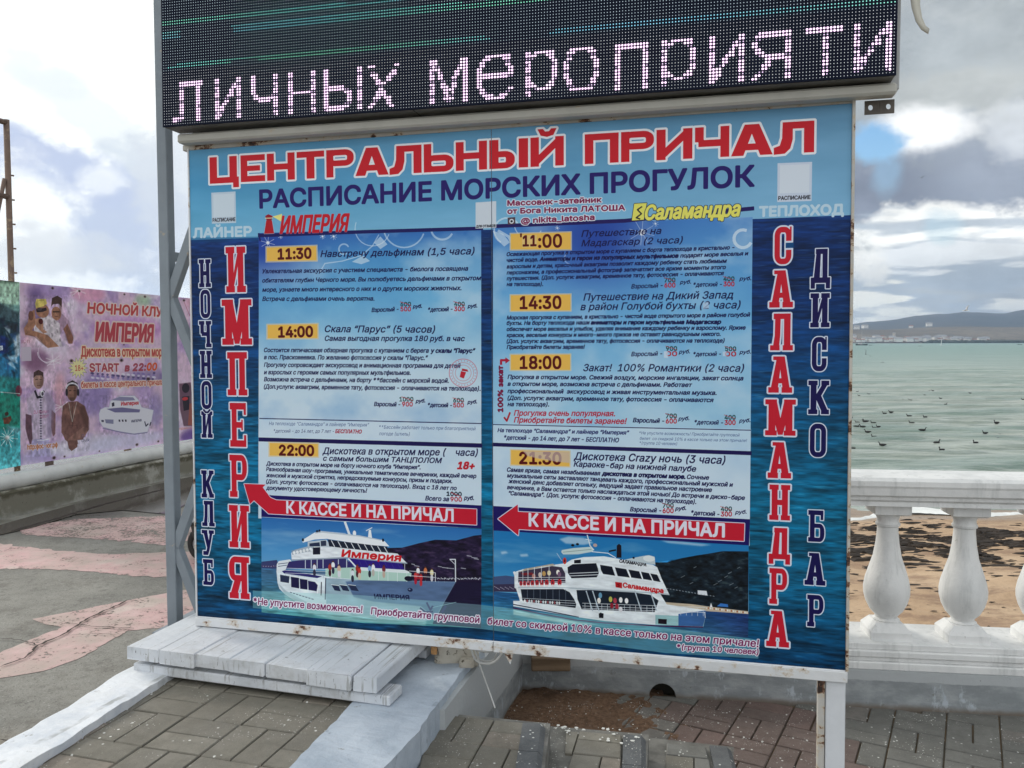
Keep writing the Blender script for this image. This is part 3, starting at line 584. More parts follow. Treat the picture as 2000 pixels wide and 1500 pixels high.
def house_mesh(w,h,wm,rm):
    me=MB();d=w*.7;me.box((-w/2,-d/2,0),(w/2,d/2,h));nb=len(me.f);me.add([(-w*.55,-d*.58,h),(w*.55,-d*.58,h),(w*.55,d*.58,h),(-w*.55,d*.58,h),(-w*.55,0,h+w*.22),(w*.55,0,h+w*.22)],[(0,1,5,4),(2,3,4,5),(3,0,4),(1,2,5)])
    m=me.mesh('town_house',wm);m.materials.append(rm)
    for p in m.polygons[nb:]: p.material_index=1
    return m
hm_=[house_mesh(16,9,M_HW,M_HR),house_mesh(12,7,M_HC,M_HR),house_mesh(24,13,M_HW,M_HG),house_mesh(10,12,M_HC,M_HG)]
rs=random.Random(21)
for i,(u,z,k,y) in enumerate(houses):
    o=bpy.data.objects.new('town_house',hm_[k]);COL.objects.link(o);o.location=(u*y,y,z);o.rotation_euler.z=rs.uniform(-.5,.5)
    tag(o,'tiny pale house of the town along the far shore below the hills','house','houses of the town across the bay')
# trees of the far shore, one dark mass
mb=MB()
for i in range(420):
    u=rs.uniform(.50,.66);d=3140+rs.uniform(0,60);h=rs.uniform(6,14);w=rs.uniform(8,22);x=u*d;n=6
    V=[(x,d,SEA_Z+h)]+[(x+w*math.cos(k*2*PI/n),d+w*math.sin(k*2*PI/n),SEA_Z+h*.6) for k in range(n)]+[(x+w*math.cos(k*2*PI/n),d+w*math.sin(k*2*PI/n),SEA_Z-.5) for k in range(n)]
    mb.add(V,[(0,1+k,1+(k+1)%n) for k in range(n)]+[(1+k,7+k,7+(k+1)%n,1+(k+1)%n) for k in range(n)])
tag(mb.build('shore_trees',mat('far_tree_green',(.05,.06,.04),.9)),'dark strip of far-off trees along the shore across the bay','trees',kind='stuff')
# ------------------------------------------------------------------ boats
def boat(name,label,loc,L,col,mast=0,sail=False,cab=True,rot=0.,m2=(.75,.75,.75),group=None):
    t=thing(name,label,'boat',loc,group)
    mb=MB();S=[];F=[];n=9
    for i in range(n):
        s=i/(n-1);x=(s-.5)*L;w=L*.13*math.sin(PI*min(1,.22+s*.78))**.7 if i<n-1 else .02*L;sh=L*.085*(1+.5*abs(2*s-1)**2)
        S+=[(x,-w,sh),(x,-w*.7,-.02*L),(x,w*.7,-.02*L),(x,w,sh)]
    for i in range(n-1):
        for k in range(3): a=4*i+k;F.append((a,a+1,a+5,a+4))
        F.append((4*i+3,4*i,4*i+4,4*i+7))
    F+=[(3,2,1,0),(4*n-4,4*n-3,4*n-2,4*n-1)]
    M=Matrix.Rotation(rot,4,'Z')@Matrix.Translation((0,0,0));mb.add(S,F,M);o=mb.build('hull',mat('hull_%s'%name+str(round(col[0],2)),col,.5),t,loc=(0,0,0))
    if cab: MB().box((-L*.28,-L*.07,L*.07),(L*.02,L*.07,L*.17),M).build('cabin',mat('boat_cabin_%.2f'%m2[0],m2,.6),t,loc=(0,0,0))
    if mast:
        MB().bar(M@Vector((0,0,0)),M@Vector((0,0,mast)),L*.012).build('mast',mat('mast_grey',(.45,.45,.45),.5),t,loc=(0,0,0))
        MB().bar(M@Vector((-L*.3,0,L*.16)),M@Vector((0,0,L*.16)),L*.01).build('boom',mat('mast_grey',(.45,.45,.45),.5),t,loc=(0,0,0))
    if sail: MB().add([M@Vector(p) for p in((-.3*L,.01,.15*L),(.0,.01,.15*L),(.0,.01,mast*.97),(-.3*L,-.01,.15*L),(.0,-.01,.15*L),(.0,-.01,mast*.97))],[(0,1,2),(5,4,3),(0,2,5,3),(0,3,4,1),(1,4,5,2)]).build('sail',mat('sail_white',(.85,.85,.85),.7),t,loc=(0,0,0))
    return t
boat('two_masted_boat','dark hulled boat with a tall bare mast lying off the town, beside the sign edge',(498.8,1182.7,-2.95),16.6,(0.02, 0.03, 0.03),mast=22.2)
boat('small_boat','tiny dark boat just right of the tall masted boat',(508.6,1176.5,-2.95),4.5,(0.03, 0.04, 0.04),cab=False)
boat('small_boat','tiny dark boat below the middle of the distant town',(455.4,925.2,-2.95),3.0,(0.02, 0.025, 0.03),cab=False)
boat('sailing_boat','white sailing boat in front of the brightest houses of the town',(542.7,1047.4,-2.95),4.2,(0.8, 0.8, 0.8),mast=12.4,sail=True)
boat('small_boat','low dark boat at the far right edge, under the tree covered shore',(776.3,1267.3,-2.95),7.0,(0.02, 0.025, 0.03),cab=False)
boat('coastal_ship','turquoise hulled ship cut off by the edge of the big sign',(1338.6,3269.8,-2.95),25.0,(0.1, 0.3, 0.36),m2=(0.8, 0.82, 0.85))
# ------------------------------------------------------------------ water birds
M_DUCK=mat('dark_plumage',(.018,.017,.018),.7);M_BEAK=mat('pale_beak',(.6,.58,.5),.5)
M_GW_=mat('gull_white',(.72,.73,.74),.7);M_GG=mat('gull_grey_wing',(.22,.23,.25),.7)
def duck_mesh():
    mb=MB();S=[(-.17,.050,.012),(-.14,.052,.03),(-.08,.040,.058),(0,.034,.068),(.07,.036,.06),(.12,.045,.036),(.14,.05,.012)]
    V=[];F=[];n=10
    for x,z,r in S:
        for k in range(n): a=2*PI*k/n;V.append((x,r*math.cos(a),z+r*.8*math.sin(a)))
    for i in range(len(S)-1):
        for k in range(n): a=i*n+k;b=i*n+(k+1)%n;F.append((a,b,b+n,a+n))
    F+=[tuple(range(n-1,-1,-1)),tuple(range(len(V)-n,len(V)))];mb.add(V,F)
    mb.tube([(.10,0,.06),(.125,0,.10),(.135,0,.135),(.15,0,.15),(.175,0,.148)],[.026,.018,.017,.024,.012],8);mb.tube([(.175,0,.148),(.205,0,.142)],[.008,.002],5);return mb.mesh('floating_waterbird',M_DUCK,True)
dm=duck_mesh()
DG='dark waterbirds floating on the bay'
for x,y,rz,s,lb in [(31.35,75.07,-0.58,0.70,'dark waterbird floating on the pale green bay beyond the balustrade'),(29.05,69.22,3.42,0.80,'dark waterbird floating on the pale green bay beyond the balustrade'),(30.80,71.35,3.07,0.80,'dark waterbird floating on the pale green bay beyond the balustrade'),(32.73,73.62,3.22,0.70,'dark waterbird floating on the pale green bay beyond the balustrade'),(29.48,71.88,3.35,0.70,'dark waterbird floating on the pale green bay beyond the balustrade'),(38.10,75.57,0.16,0.80,'dark waterbird floating on the pale green bay beyond the balustrade'),(38.72,76.10,3.12,0.80,'dark waterbird floating on the pale green bay beyond the balustrade'),(34.86,69.81,3.55,0.80,'dark waterbird floating on the pale green bay beyond the balustrade'),(34.16,65.89,3.03,0.80,'dark waterbird floating on the pale green bay beyond the balustrade'),(40.28,72.71,3.03,0.80,'dark waterbird floating on the pale green bay beyond the balustrade'),(45.39,74.09,0.42,0.80,'dark waterbird floating on the pale green bay beyond the balustrade'),(39.80,64.38,2.84,0.80,'dark waterbird floating on the pale green bay beyond the balustrade'),(36.82,63.94,2.94,0.80,'dark waterbird floating on the pale green bay beyond the balustrade'),(30.35,63.99,3.47,0.80,'dark waterbird floating on the pale green bay beyond the balustrade'),(30.77,63.85,2.71,0.80,'dark waterbird floating on the pale green bay beyond the balustrade'),(31.10,59.28,0.40,1.00,'dark waterbird floating on the pale green bay beyond the balustrade'),(23.40,51.87,3.34,1.00,'dark waterbird floating on the pale green bay beyond the balustrade'),(24.23,52.80,3.07,1.00,'dark waterbird floating on the pale green bay beyond the balustrade'),(24.07,50.05,2.93,1.00,'dark waterbird floating on the pale green bay beyond the balustrade'),(24.64,49.25,3.42,1.00,'dark waterbird floating on the pale green bay beyond the balustrade'),(19.96,48.59,0.49,0.80,'dark waterbird floating on the pale green bay beyond the balustrade'),(19.32,46.19,2.78,0.80,'dark waterbird floating on the pale green bay beyond the balustrade'),(20.03,46.73,3.12,1.10,'dark waterbird floating on the pale green bay beyond the balustrade'),(20.03,45.78,3.19,1.00,'dark waterbird floating on the pale green bay beyond the balustrade'),(22.14,45.74,3.14,1.00,'dark waterbird floating on the pale green bay beyond the balustrade'),(18.32,43.90,-0.20,1.00,'dark waterbird floating on the pale green bay beyond the balustrade'),(18.59,43.78,2.80,1.00,'dark waterbird floating on the pale green bay beyond the balustrade'),(18.94,43.11,3.23,0.90,'dark waterbird floating on the pale green bay beyond the balustrade'),(19.40,43.70,3.45,0.90,'dark waterbird floating on the pale green bay beyond the balustrade'),(17.75,41.17,2.71,1.00,'dark waterbird floating on the pale green bay beyond the balustrade'),(20.88,41.99,-0.32,1.10,'dark waterbird floating on the pale green bay beyond the balustrade'),(17.09,38.95,3.46,1.00,'dark waterbird floating on the pale green bay beyond the balustrade'),(26.80,45.65,3.43,1.20,'dark waterbird floating on the pale green bay beyond the balustrade'),(23.26,40.55,3.31,1.00,'dark waterbird floating on the pale green bay beyond the balustrade'),(16.15,35.95,2.67,1.00,'dark waterbird floating on the pale green bay beyond the balustrade'),(18.90,36.70,0.27,1.10,'dark waterbird floating on the pale green bay beyond the balustrade'),(20.55,36.55,3.62,1.10,'dark waterbird floating on the pale green bay beyond the balustrade'),(17.80,34.14,3.64,1.10,'dark waterbird floating on the pale green bay beyond the balustrade'),(14.32,34.71,3.34,1.00,'dark waterbird floating on the pale green bay beyond the balustrade'),(19.91,46.59,2.69,0.90,'dark waterbird floating on the pale green bay beyond the balustrade')]:
    o=bpy.data.objects.new('floating_waterbird',dm);COL.objects.link(o);o.location=(x,y,SEA_Z-.005);o.rotation_euler.z=rz;o.scale=(s,s,s);tag(o,lb,'waterbird',DG)
def gull(loc,span,heading,dih,label,bank=0.,m1=M_GW_,m2=M_GG):
    t=thing('flying_gull',label,'gull',loc,'gulls flying over the bay');R=Matrix.Rotation(heading,4,'Z')@Matrix.Rotation(bank,4,'X')
    S=[(-.5,.004),(-.42,.035),(-.2,.07),(.05,.085),(.25,.07),(.34,.05),(.42,.052),(.47,.035),(.50,.012),(.56,.004)];k=span/2.4
    mb=MB();V=[];F=[];n=8
    for x,r in S:
        for q in range(n): a=2*PI*q/n;V.append(R@Vector((x*k,r*k*math.cos(a)*(2.2 if x<-.4 else 1),r*k*math.sin(a)*(.3 if x<-.4 else 1))))
    for i in range(len(S)-1):
        for q in range(n): a=i*n+q;b=i*n+(q+1)%n;F.append((a,b,b+n,a+n))
    mb.add(V,F);mb.build('body',m1,t,True,loc=(0,0,0))
    for s in(-1,1):
        mb=MB();V=[]
        for y,z,c0,c1 in ((.05,.03,-.12,.16),(.35,.03+.3*dih,-.13,.17),(.7,.03+.62*dih,-.10,.14),(1.15,.03+.6*dih,-.16,.0)):
            for x,dz in((c1,.0),((c0+c1)/2,.022),(c0,.0)): V.append(R@Vector((x*k,s*y*k,(z+dz)*k)))
            V.append(R@Vector(((c0+c1)/2*k,s*y*k,(z-.006)*k)))
        F=[]
        for i in range(3):
            for a,b in((0,1),(1,2),(2,3),(3,0)): F.append((4*i+a,4*i+b,4*i+4+b,4*i+4+a))
        F+=[(0,3,2,1),(12,13,14,15)];mb.add(V,F);mb.build('wing',m2,t,True,loc=(0,0,0))
gull((18.59,34,2.83),0.67,2.34,0.55,'pale grey gull flying left in front of the distant hill crest',bank=-0.4,m2=mat('pale_gull_wing',(.42,.43,.45),.7))
gull((39.16,80,17.23),0.79,3.74,0.50,'tiny gull high in the grey cloud right of the sign',m1=M_GG)
gull((19.21,45,0.89),0.56,0.80,0.90,'dark winged gull over the water, nearer the sign edge and higher of two',bank=0.9,m1=M_GG)
gull((20.14,45,0.47),0.39,0.50,-0.60,'small gull skimming the water, just right of and below the first',m1=M_GG)
gull((12.35,30,-1.38),0.41,1.10,0.90,'grey gull rising from the water beside the sign edge',bank=0.8)
gull((12.38,30,-1.75),0.26,0.20,0.20,'pale gull low on the water beside the sign edge')
gull((18.93,32,-2.02),0.32,0.50,0.40,'gull gliding low over the water at the right, upper of a pair',m1=M_GG)
gull((18.85,32,-2.16),0.36,0.40,0.30,'gull gliding low over the water at the right, lower of a pair',m1=M_GG)
SS=4
def cover(edges,W,H,nonzero=True):
    """coverage of closed oriented outlines; edges N x 4 in pixels, y down"""
    e=np.asarray(edges,float); m=np.zeros((H,W),np.float32)
    if len(e)==0: return m
    x0,y0,x1,y1=e.T; y0=y0*SS;y1=y1*SS
    s=np.where(y1>y0,1.,-1.); ya=np.minimum(y0,y1);yb=np.maximum(y0,y1)
    i0=np.ceil(ya-.5).astype(int);i1=np.ceil(yb-.5).astype(int)
    i0=np.clip(i0,0,H*SS);i1=np.clip(i1,0,H*SS)
    n=i1-i0;k=n>0
    if not k.any(): return m
    idx=np.repeat(np.nonzero(k)[0],n[k]); st=np.repeat(i0[k],n[k])
    off=np.arange(len(idx))-np.repeat(np.cumsum(n[k])-n[k],n[k])
    row=st+off; t=(row+.5-y0[idx])/(y1[idx]-y0[idx]); x=x0[idx]+t*(x1[idx]-x0[idx]); x=np.clip(x,0,W+1)
    fl=np.floor(x).astype(int);fr=x-fl; r=row
    acc=np.bincount(r*(W+3)+fl,weights=s[idx]*(1-fr),minlength=H*SS*(W+3))+np.bincount(r*(W+3)+fl+1,weights=s[idx]*fr,minlength=H*SS*(W+3))
    a=np.cumsum(acc.reshape(H*SS,W+3),axis=1)[:,:W]
    a=np.minimum(np.abs(a),1.) if nonzero else a
    return a.reshape(H,SS,W).mean(1).astype(np.float32)
def poly_edges(P):
    P=np.asarray(P,float); Q=np.roll(P,-1,0)
    a=(P[:,0]*Q[:,1]-Q[:,0]*P[:,1]).sum()
    E=np.hstack([P,Q])
    return E if a>0 else E[:,[2,3,0,1]]
def grow(m,r):
    """dilate by a disc of radius r px (edges padded by caller)"""
    out=m.copy(); H,W=m.shape; seen=set()
    for rr in ([r,r*.55] if r>1.6 else [r]):
        for a in np.linspace(0,2*math.pi,max(8,int(rr*5)),endpoint=False):
            dx=rr*math.cos(a);dy=rr*math.sin(a); ix=int(round(dx));iy=int(round(dy))
            if (ix,iy) in seen or (ix==0 and iy==0): continue
            seen.add((ix,iy))
            ys=slice(max(0,iy),min(H,H+iy));yt=slice(max(0,-iy),min(H,H-iy))
            xs=slice(max(0,ix),min(W,W+ix));xt=slice(max(0,-ix),min(W,W-ix))
            np.maximum(out[ys,xs],m[yt,xt],out=out[ys,xs])
    return out
def blur(m,r):
    k=np.exp(-.5*(np.arange(-int(3*r)-1,int(3*r)+2)/r)**2);k/=k.sum();h=len(k)//2
    p=np.pad(m,((h,h),(h,h)),'edge')
    p=sum(k[i]*p[i:i+m.shape[0]] for i in range(len(k)))
    return sum(k[i]*p[:,i:i+m.shape[1]] for i in range(len(k)))
_rs=np.random.RandomState(7)
def vnoise(H,W,cy,cx,octv=4,seed=0):
    """smooth value noise 0..1; cell sizes in px"""
    rs=np.random.RandomState(seed); out=np.zeros((H,W));amp=1.;tot=0
    for o in range(octv):
        gh=int(H/cy)+3;gw=int(W/cx)+3; g=rs.rand(gh,gw)
        y=np.arange(H)/cy;x=np.arange(W)/cx; yi=y.astype(int);xi=x.astype(int)
        fy=(y-yi);fx=(x-xi);fy=fy*fy*(3-2*fy);fx=fx*fx*(3-2*fx)
        a=g[yi][:,xi];b=g[yi][:,xi+1];c=g[yi+1][:,xi];d=g[yi+1][:,xi+1]
        out+=amp*((a*(1-fx)+b*fx)*(1-fy[:,None])+(c*(1-fx)+d*fx)*fy[:,None]);tot+=amp
        amp*=.5;cy=max(1.5,cy/2);cx=max(1.5,cx/2)
    return out/tot
def C3(c):
    if isinstance(c,str): c=tuple(int(c[i:i+2],16)/255 for i in (0,2,4))
    return np.array(c,np.float32)
_tc={}
def _font():
    """the clean grotesque that ships inside Blender; its built-in face otherwise"""
    try:
        import os
        return bpy.data.fonts.load(os.path.join(bpy.utils.system_resource('DATAFILES'),'fonts','Inter.woff2'))
    except Exception: return None
_fnt=_font()
def glyph_edges(text):
    """outline of a line of text in em units, oriented, y up"""
    if text in _tc: return _tc[text]
    cu=bpy.data.curves.new('t','FONT');cu.body=text;cu.size=1;cu.resolution_u=3;cu.fill_mode='NONE'
    if _fnt: cu.font=_fnt
    ob=bpy.data.objects.new('t',cu);bpy.context.scene.collection.objects.link(ob)
    dg=bpy.context.evaluated_depsgraph_get();me=ob.evaluated_get(dg).to_mesh()
    nv=len(me.vertices);co=np.empty(nv*3);me.vertices.foreach_get('co',co);co=co.reshape(-1,3)[:,:2]
    ne=len(me.edges);ed=np.empty(ne*2,int);me.edges.foreach_get('vertices',ed);ed=ed.reshape(-1,2)
    # every outline is a run of consecutive points; the closing edge is stored low-high, turn it round
    w=np.abs(ed[:,1]-ed[:,0])==1; cl=~w
    ed=np.where(w[:,None],np.sort(ed,1),np.sort(ed,1)[:,::-1])
    E=np.hstack([co[ed[:,0]],co[ed[:,1]]])
    ob.to_mesh_clear();bpy.data.objects.remove(ob);bpy.data.curves.remove(cu)
    _tc[text]=E;return E
class Canvas:
    def __init__(s,w,h,k):
        s.w,s.h,s.k=w,h,k;s.W=int(w*k);s.H=int(h*k);s.a=np.zeros((s.H,s.W,3),np.float32)
    def comp(s,m,x0,y0,color,alpha=1.):
        H,W=m.shape;X0=max(0,x0);Y0=max(0,y0);X1=min(s.W,x0+W);Y1=min(s.H,y0+H)
        if X1<=X0 or Y1<=Y0: return
        mm=(m[Y0-y0:Y1-y0,X0-x0:X1-x0]*alpha)[...,None]
        c=color if callable(color) else C3(color)
        if callable(color): c=color(X0,Y0,X1,Y1)
        v=s.a[Y0:Y1,X0:X1];v+=(c-v)*mm
    def edges(s,E,color,alpha=1.,outs=(),bold=0.,soft=0.):
        """E in canvas units, y down. outs: list of (radius, color) painted first, widest first"""
        if len(E)==0:return
        E=np.asarray(E,float)*s.k; R=max([r*s.k for r,_ in outs]+[bold*s.k,soft*3*s.k,0])+3
        x0=int(math.floor(min(E[:,0].min(),E[:,2].min())-R));x1=int(math.ceil(max(E[:,0].max(),E[:,2].max())+R))
        y0=int(math.floor(min(E[:,1].min(),E[:,3].min())-R));y1=int(math.ceil(max(E[:,1].max(),E[:,3].max())+R))
        m=cover(E-[x0,y0,x0,y0],x1-x0,y1-y0)
        for r,c in outs: s.comp(grow(m,r*s.k),x0,y0,c,alpha)
        if bold: m=grow(m,bold*s.k)
        if soft: m=blur(m,soft*s.k)
        s.comp(m,x0,y0,color,alpha)
    def poly(s,P,color,alpha=1.,**kw): s.edges(poly_edges(P),color,alpha,**kw)
    def polys(s,L,color,alpha=1.,**kw): s.edges(np.vstack([poly_edges(P) for P in L]),color,alpha,**kw)
    def line(s,P,w,color,alpha=1.,**kw):
        L=[]
        for (a,b),(c,d) in zip(P[:-1],P[1:]):
            l=math.hypot(c-a,d-b) or 1e-6;nx,ny=-(d-b)/l*w/2,(c-a)/l*w/2;ex,ey=(c-a)/l*w*.25,(d-b)/l*w*.25
            L.append([(a+nx-ex,b+ny-ey),(c+nx+ex,d+ny+ey),(c-nx+ex,d-ny+ey),(a-nx-ex,b-ny-ey)])
        s.polys(L,color,alpha,**kw)
    def rect(s,x0,y0,x1,y1,color,alpha=1.,**kw): s.poly([(x0,y0),(x1,y0),(x1,y1),(x0,y1)],color,alpha,**kw)
    def disc(s,x,y,rx,ry,color,alpha=1.,**kw):
        s.poly([(x+rx*math.cos(t),y+ry*math.sin(t)) for t in np.linspace(0,2*math.pi,28,endpoint=False)],color,alpha,**kw)
    def text(s,t,x0,y0,x1,y1,cap,color,it=0.,**kw):
        """baseline from x0,y0 to x1,y1, cap height given"""
        E=glyph_edges(t).copy()
        if it:
            E[:,0]+=it*E[:,1];E[:,2]+=it*E[:,3]
        a=min(E[:,0].min(),E[:,2].min());b=max(E[:,0].max(),E[:,2].max())
        capu=CAPU
        for i in (0,2):
            u=(E[:,i]-a)/(b-a); y=E[:,i+1]/capu*cap
            px=x0+u*(x1-x0);py=y0+u*(y1-y0)-y; E[:,i]=px;E[:,i+1]=py
        E=E[:,[2,3,0,1]]
        s.edges(E,color,**kw)
    def image(s,name,srgb=True):
        im=bpy.data.images.new(name,s.W,s.H,alpha=False)
        px=np.ones((s.H,s.W,4),np.float32);px[...,:3]=np.clip(s.a[::-1],0,1)
        im.pixels.foreach_set(px.ravel());im.update();im.pack();return im
CAPU=.728
_h=glyph_edges('Н');CAPU=float(_h[:,[1,3]].max())
def _ring(x0,y0,x1,y1,t,rx,ry,tv=None,n=6):
    """rounded ring as outer and inner outlines"""
    tv=tv or t
    def rr(a,b,c,d,rx,ry):
        P=[]
        for cx,cy,s in ((c-rx,b+ry,-90),(c-rx,d-ry,0),(a+rx,d-ry,90),(a+rx,b+ry,180)):
            for i in range(n+1):
                t_=math.radians(s+90*i/n);P.append((cx+rx*math.cos(t_),cy+ry*math.sin(t_)))
        return P
    o=poly_edges(rr(x0,y0,x1,y1,rx,ry));i=poly_edges(rr(x0+t,y0+tv,x1-t,y1-tv,max(.01,rx-t),max(.01,ry-tv)))
    return np.vstack([o,i[:,[2,3,0,1]]])
def letter(ch,style):
    """a block letter in a unit box, y down; style slab (narrow with slab feet) or wide (very heavy)"""
    slab=style=='slab'
    t=.30 if slab else .27; th=.15 if slab else .22; sh=.14; e=.0
    L=[]
    def R(x0,y0,x1,y1): L.append(poly_edges([(x0,y0),(x1,y0),(x1,y1),(x0,y1)]))
    def Pg(*P): L.append(poly_edges(P))
    i=.11 if slab else 0.
    def stem(x0,x1,top=True,bot=True,y0=0.,y1=1.):
        R(x0,y0,x1,y1)
        if slab:
            if top: R(x0-i,y0,x1+i*.45,y0+sh) if x0<.5 else R(x0-i*.45,y0,x1+i,y0+sh)
            if bot: R(x0-i,y1-sh,x1+i*.45,y1) if x0<.5 else R(x0-i*.45,y1-sh,x1+i,y1)
    a0,a1=i,i+t*.95; b0,b1=1-i-t*.95,1-i
    if ch=='Н': stem(a0,a1);stem(b0,b1);R(a1,.5-th/2,b0,.5+th/2)
    elif ch=='П': R(i*0,0,1,th);stem(a0,a1,False);stem(b0,b1,False)
    elif ch in 'ИЙ': stem(a0,a1);stem(b0,b1);Pg((a1-.02,.93),(a1-.02,.62),(b0+.02,.07),(b0+.02,.38))
    elif ch=='Е': 
        R(a0,0,a1+.02,1);R(0 if slab else a0,0,1,th);R(0 if slab else a0,1-th,1,1);R(a1,.5-th*.45,.8,.5+th*.45)
        if slab: R(.86,0,1,.27);R(.86,.73,1,1);R(.70,.38,.8,.62)
    elif ch=='Ц': stem(a0,a1,True,False);stem(b0-.06,b1-.06,True,False);R(a0,1-th,b1-.06,1);R(b1-.2,1-.02,1.0,1.18);R(b0,1-th,1,1.0)
    elif ch=='Т': R(0,0,1,th);R(.5-t/2-.01,0,.5+t/2+.01,1)
    elif ch in 'РЬ':
        if ch=='Р':
            stem(a0,a1);L.append(_ring(a0,0,1,.6,t*.9,.32,.26,th*.95))
        else: stem(a0,a1);L.append(_ring(a0,.4,1,1,t*.95,.32,.26,th*.95))
    elif ch=='Я': stem(b0,b1);L.append(_ring(0,0,b1,.58,t*.9,.3,.24,th*.95));Pg((.30,.5),(.62,.5),(.36,1-.02),(0,1-.02));slab and R(0,1-sh,.46,1)
    elif ch=='Ы': R(0,0,.24,1);L.append(_ring(0,.4,.66,1,.23,.26,.26,th*.95));R(.76,0,1,1)
    elif ch=='Б': R(a0,0,a1,1);R(0 if slab else a0,0,.92,th);slab and R(.76,0,.92,.3);L.append(_ring(a0,.42,1,1,t*.9,.3,.24,th*.9));slab and R(0,1-sh,.4,1)
    elif ch=='А':
        if slab: Pg((.36,0),(.68,0),(.93,1),(.62,1),(.5,.36),(.38,1),(.07,1));R(.25,.60,.75,.74);R(0,1-.15,.44,1);R(.56,1-.15,1,1);R(.2,0,.62,.1)
        else: Pg((.32,0),(.68,0),(1.02,1),(.71,1),(.5,.30),(.29,1),(-.02,1));R(.26,.62,.74,.83)
    elif ch=='Л':
        if slab: R(.15,0,1-i,th);stem(b0,b1,False);Pg((.22,0),(.46,0),(.44,.6),(.38,1),(.1,1),(.2,.6));R(0,1-sh,.42,1)
        else: R(.2,0,1,th);R(b0,0,1,1);Pg((.2,0),(.46,0),(.46,.55),(.40,.84),(.26,1.0),(-.02,1.02),(-.02,.80),(.13,.74),(.19,.5))
    elif ch=='Д': 
        Pg((.3,.0),(.52,0),(.46,.8),(.14,.8));R(.25,0,.86,.13);R(.6,0,.86,.85);R(0,.72,1,.86);R(0,.72,.22,1);R(.78,.72,1,1)
    elif ch=='М': stem(.09,.33);stem(.67,.91);Pg((.1,0),(.36,0),(.5,.52),(.64,0),(.9,0),(.58,.98),(.42,.98))
    elif ch=='О': L.append(_ring(0,0,1,1,.3,.42,.24,.15))
    elif ch=='С':
        E=_ring(0,0,1,1,.32,.42,.24,.15);L.append(E);  R(.9,.0,1.0,.3)
    elif ch=='Ч': stem(b0,b1);R(a0,0,a1,.48);slab and R(0,0,a1+.05,sh);R(a0+.1,.42,b0,.42+th);Pg((a0,.40),(a1,.40),(a1+.1,.57),(a0+.18,.57)) 
    elif ch=='К': stem(a0,a1);Pg((a1-.02,.55),(a1-.02,.42),(.72,.05),(.98,.05),(.62,.45),(.98,.95),(.66,.95));R(.62,0,1,sh);R(.62,1-sh,1,1)
    elif ch=='У': Pg((.1,0),(.42,0),(.58,.42),(.68,0),(.92,0),(.62,.8),(.5,1),(.1,1),(.1,.84),(.36,.84),(.42,.7));R(0,0,.46,sh);R(.58,0,1,sh)
    E=np.vstack(L)
    if ch=='С': pass
    return E
def _grad(cols,ys):
    def f(y):
        y=np.clip(y,ys[0],ys[-1]);c=np.array([C3(k) for k in cols])
        return np.stack([np.interp(y,ys,c[:,j]) for j in range(3)],-1)
    return f
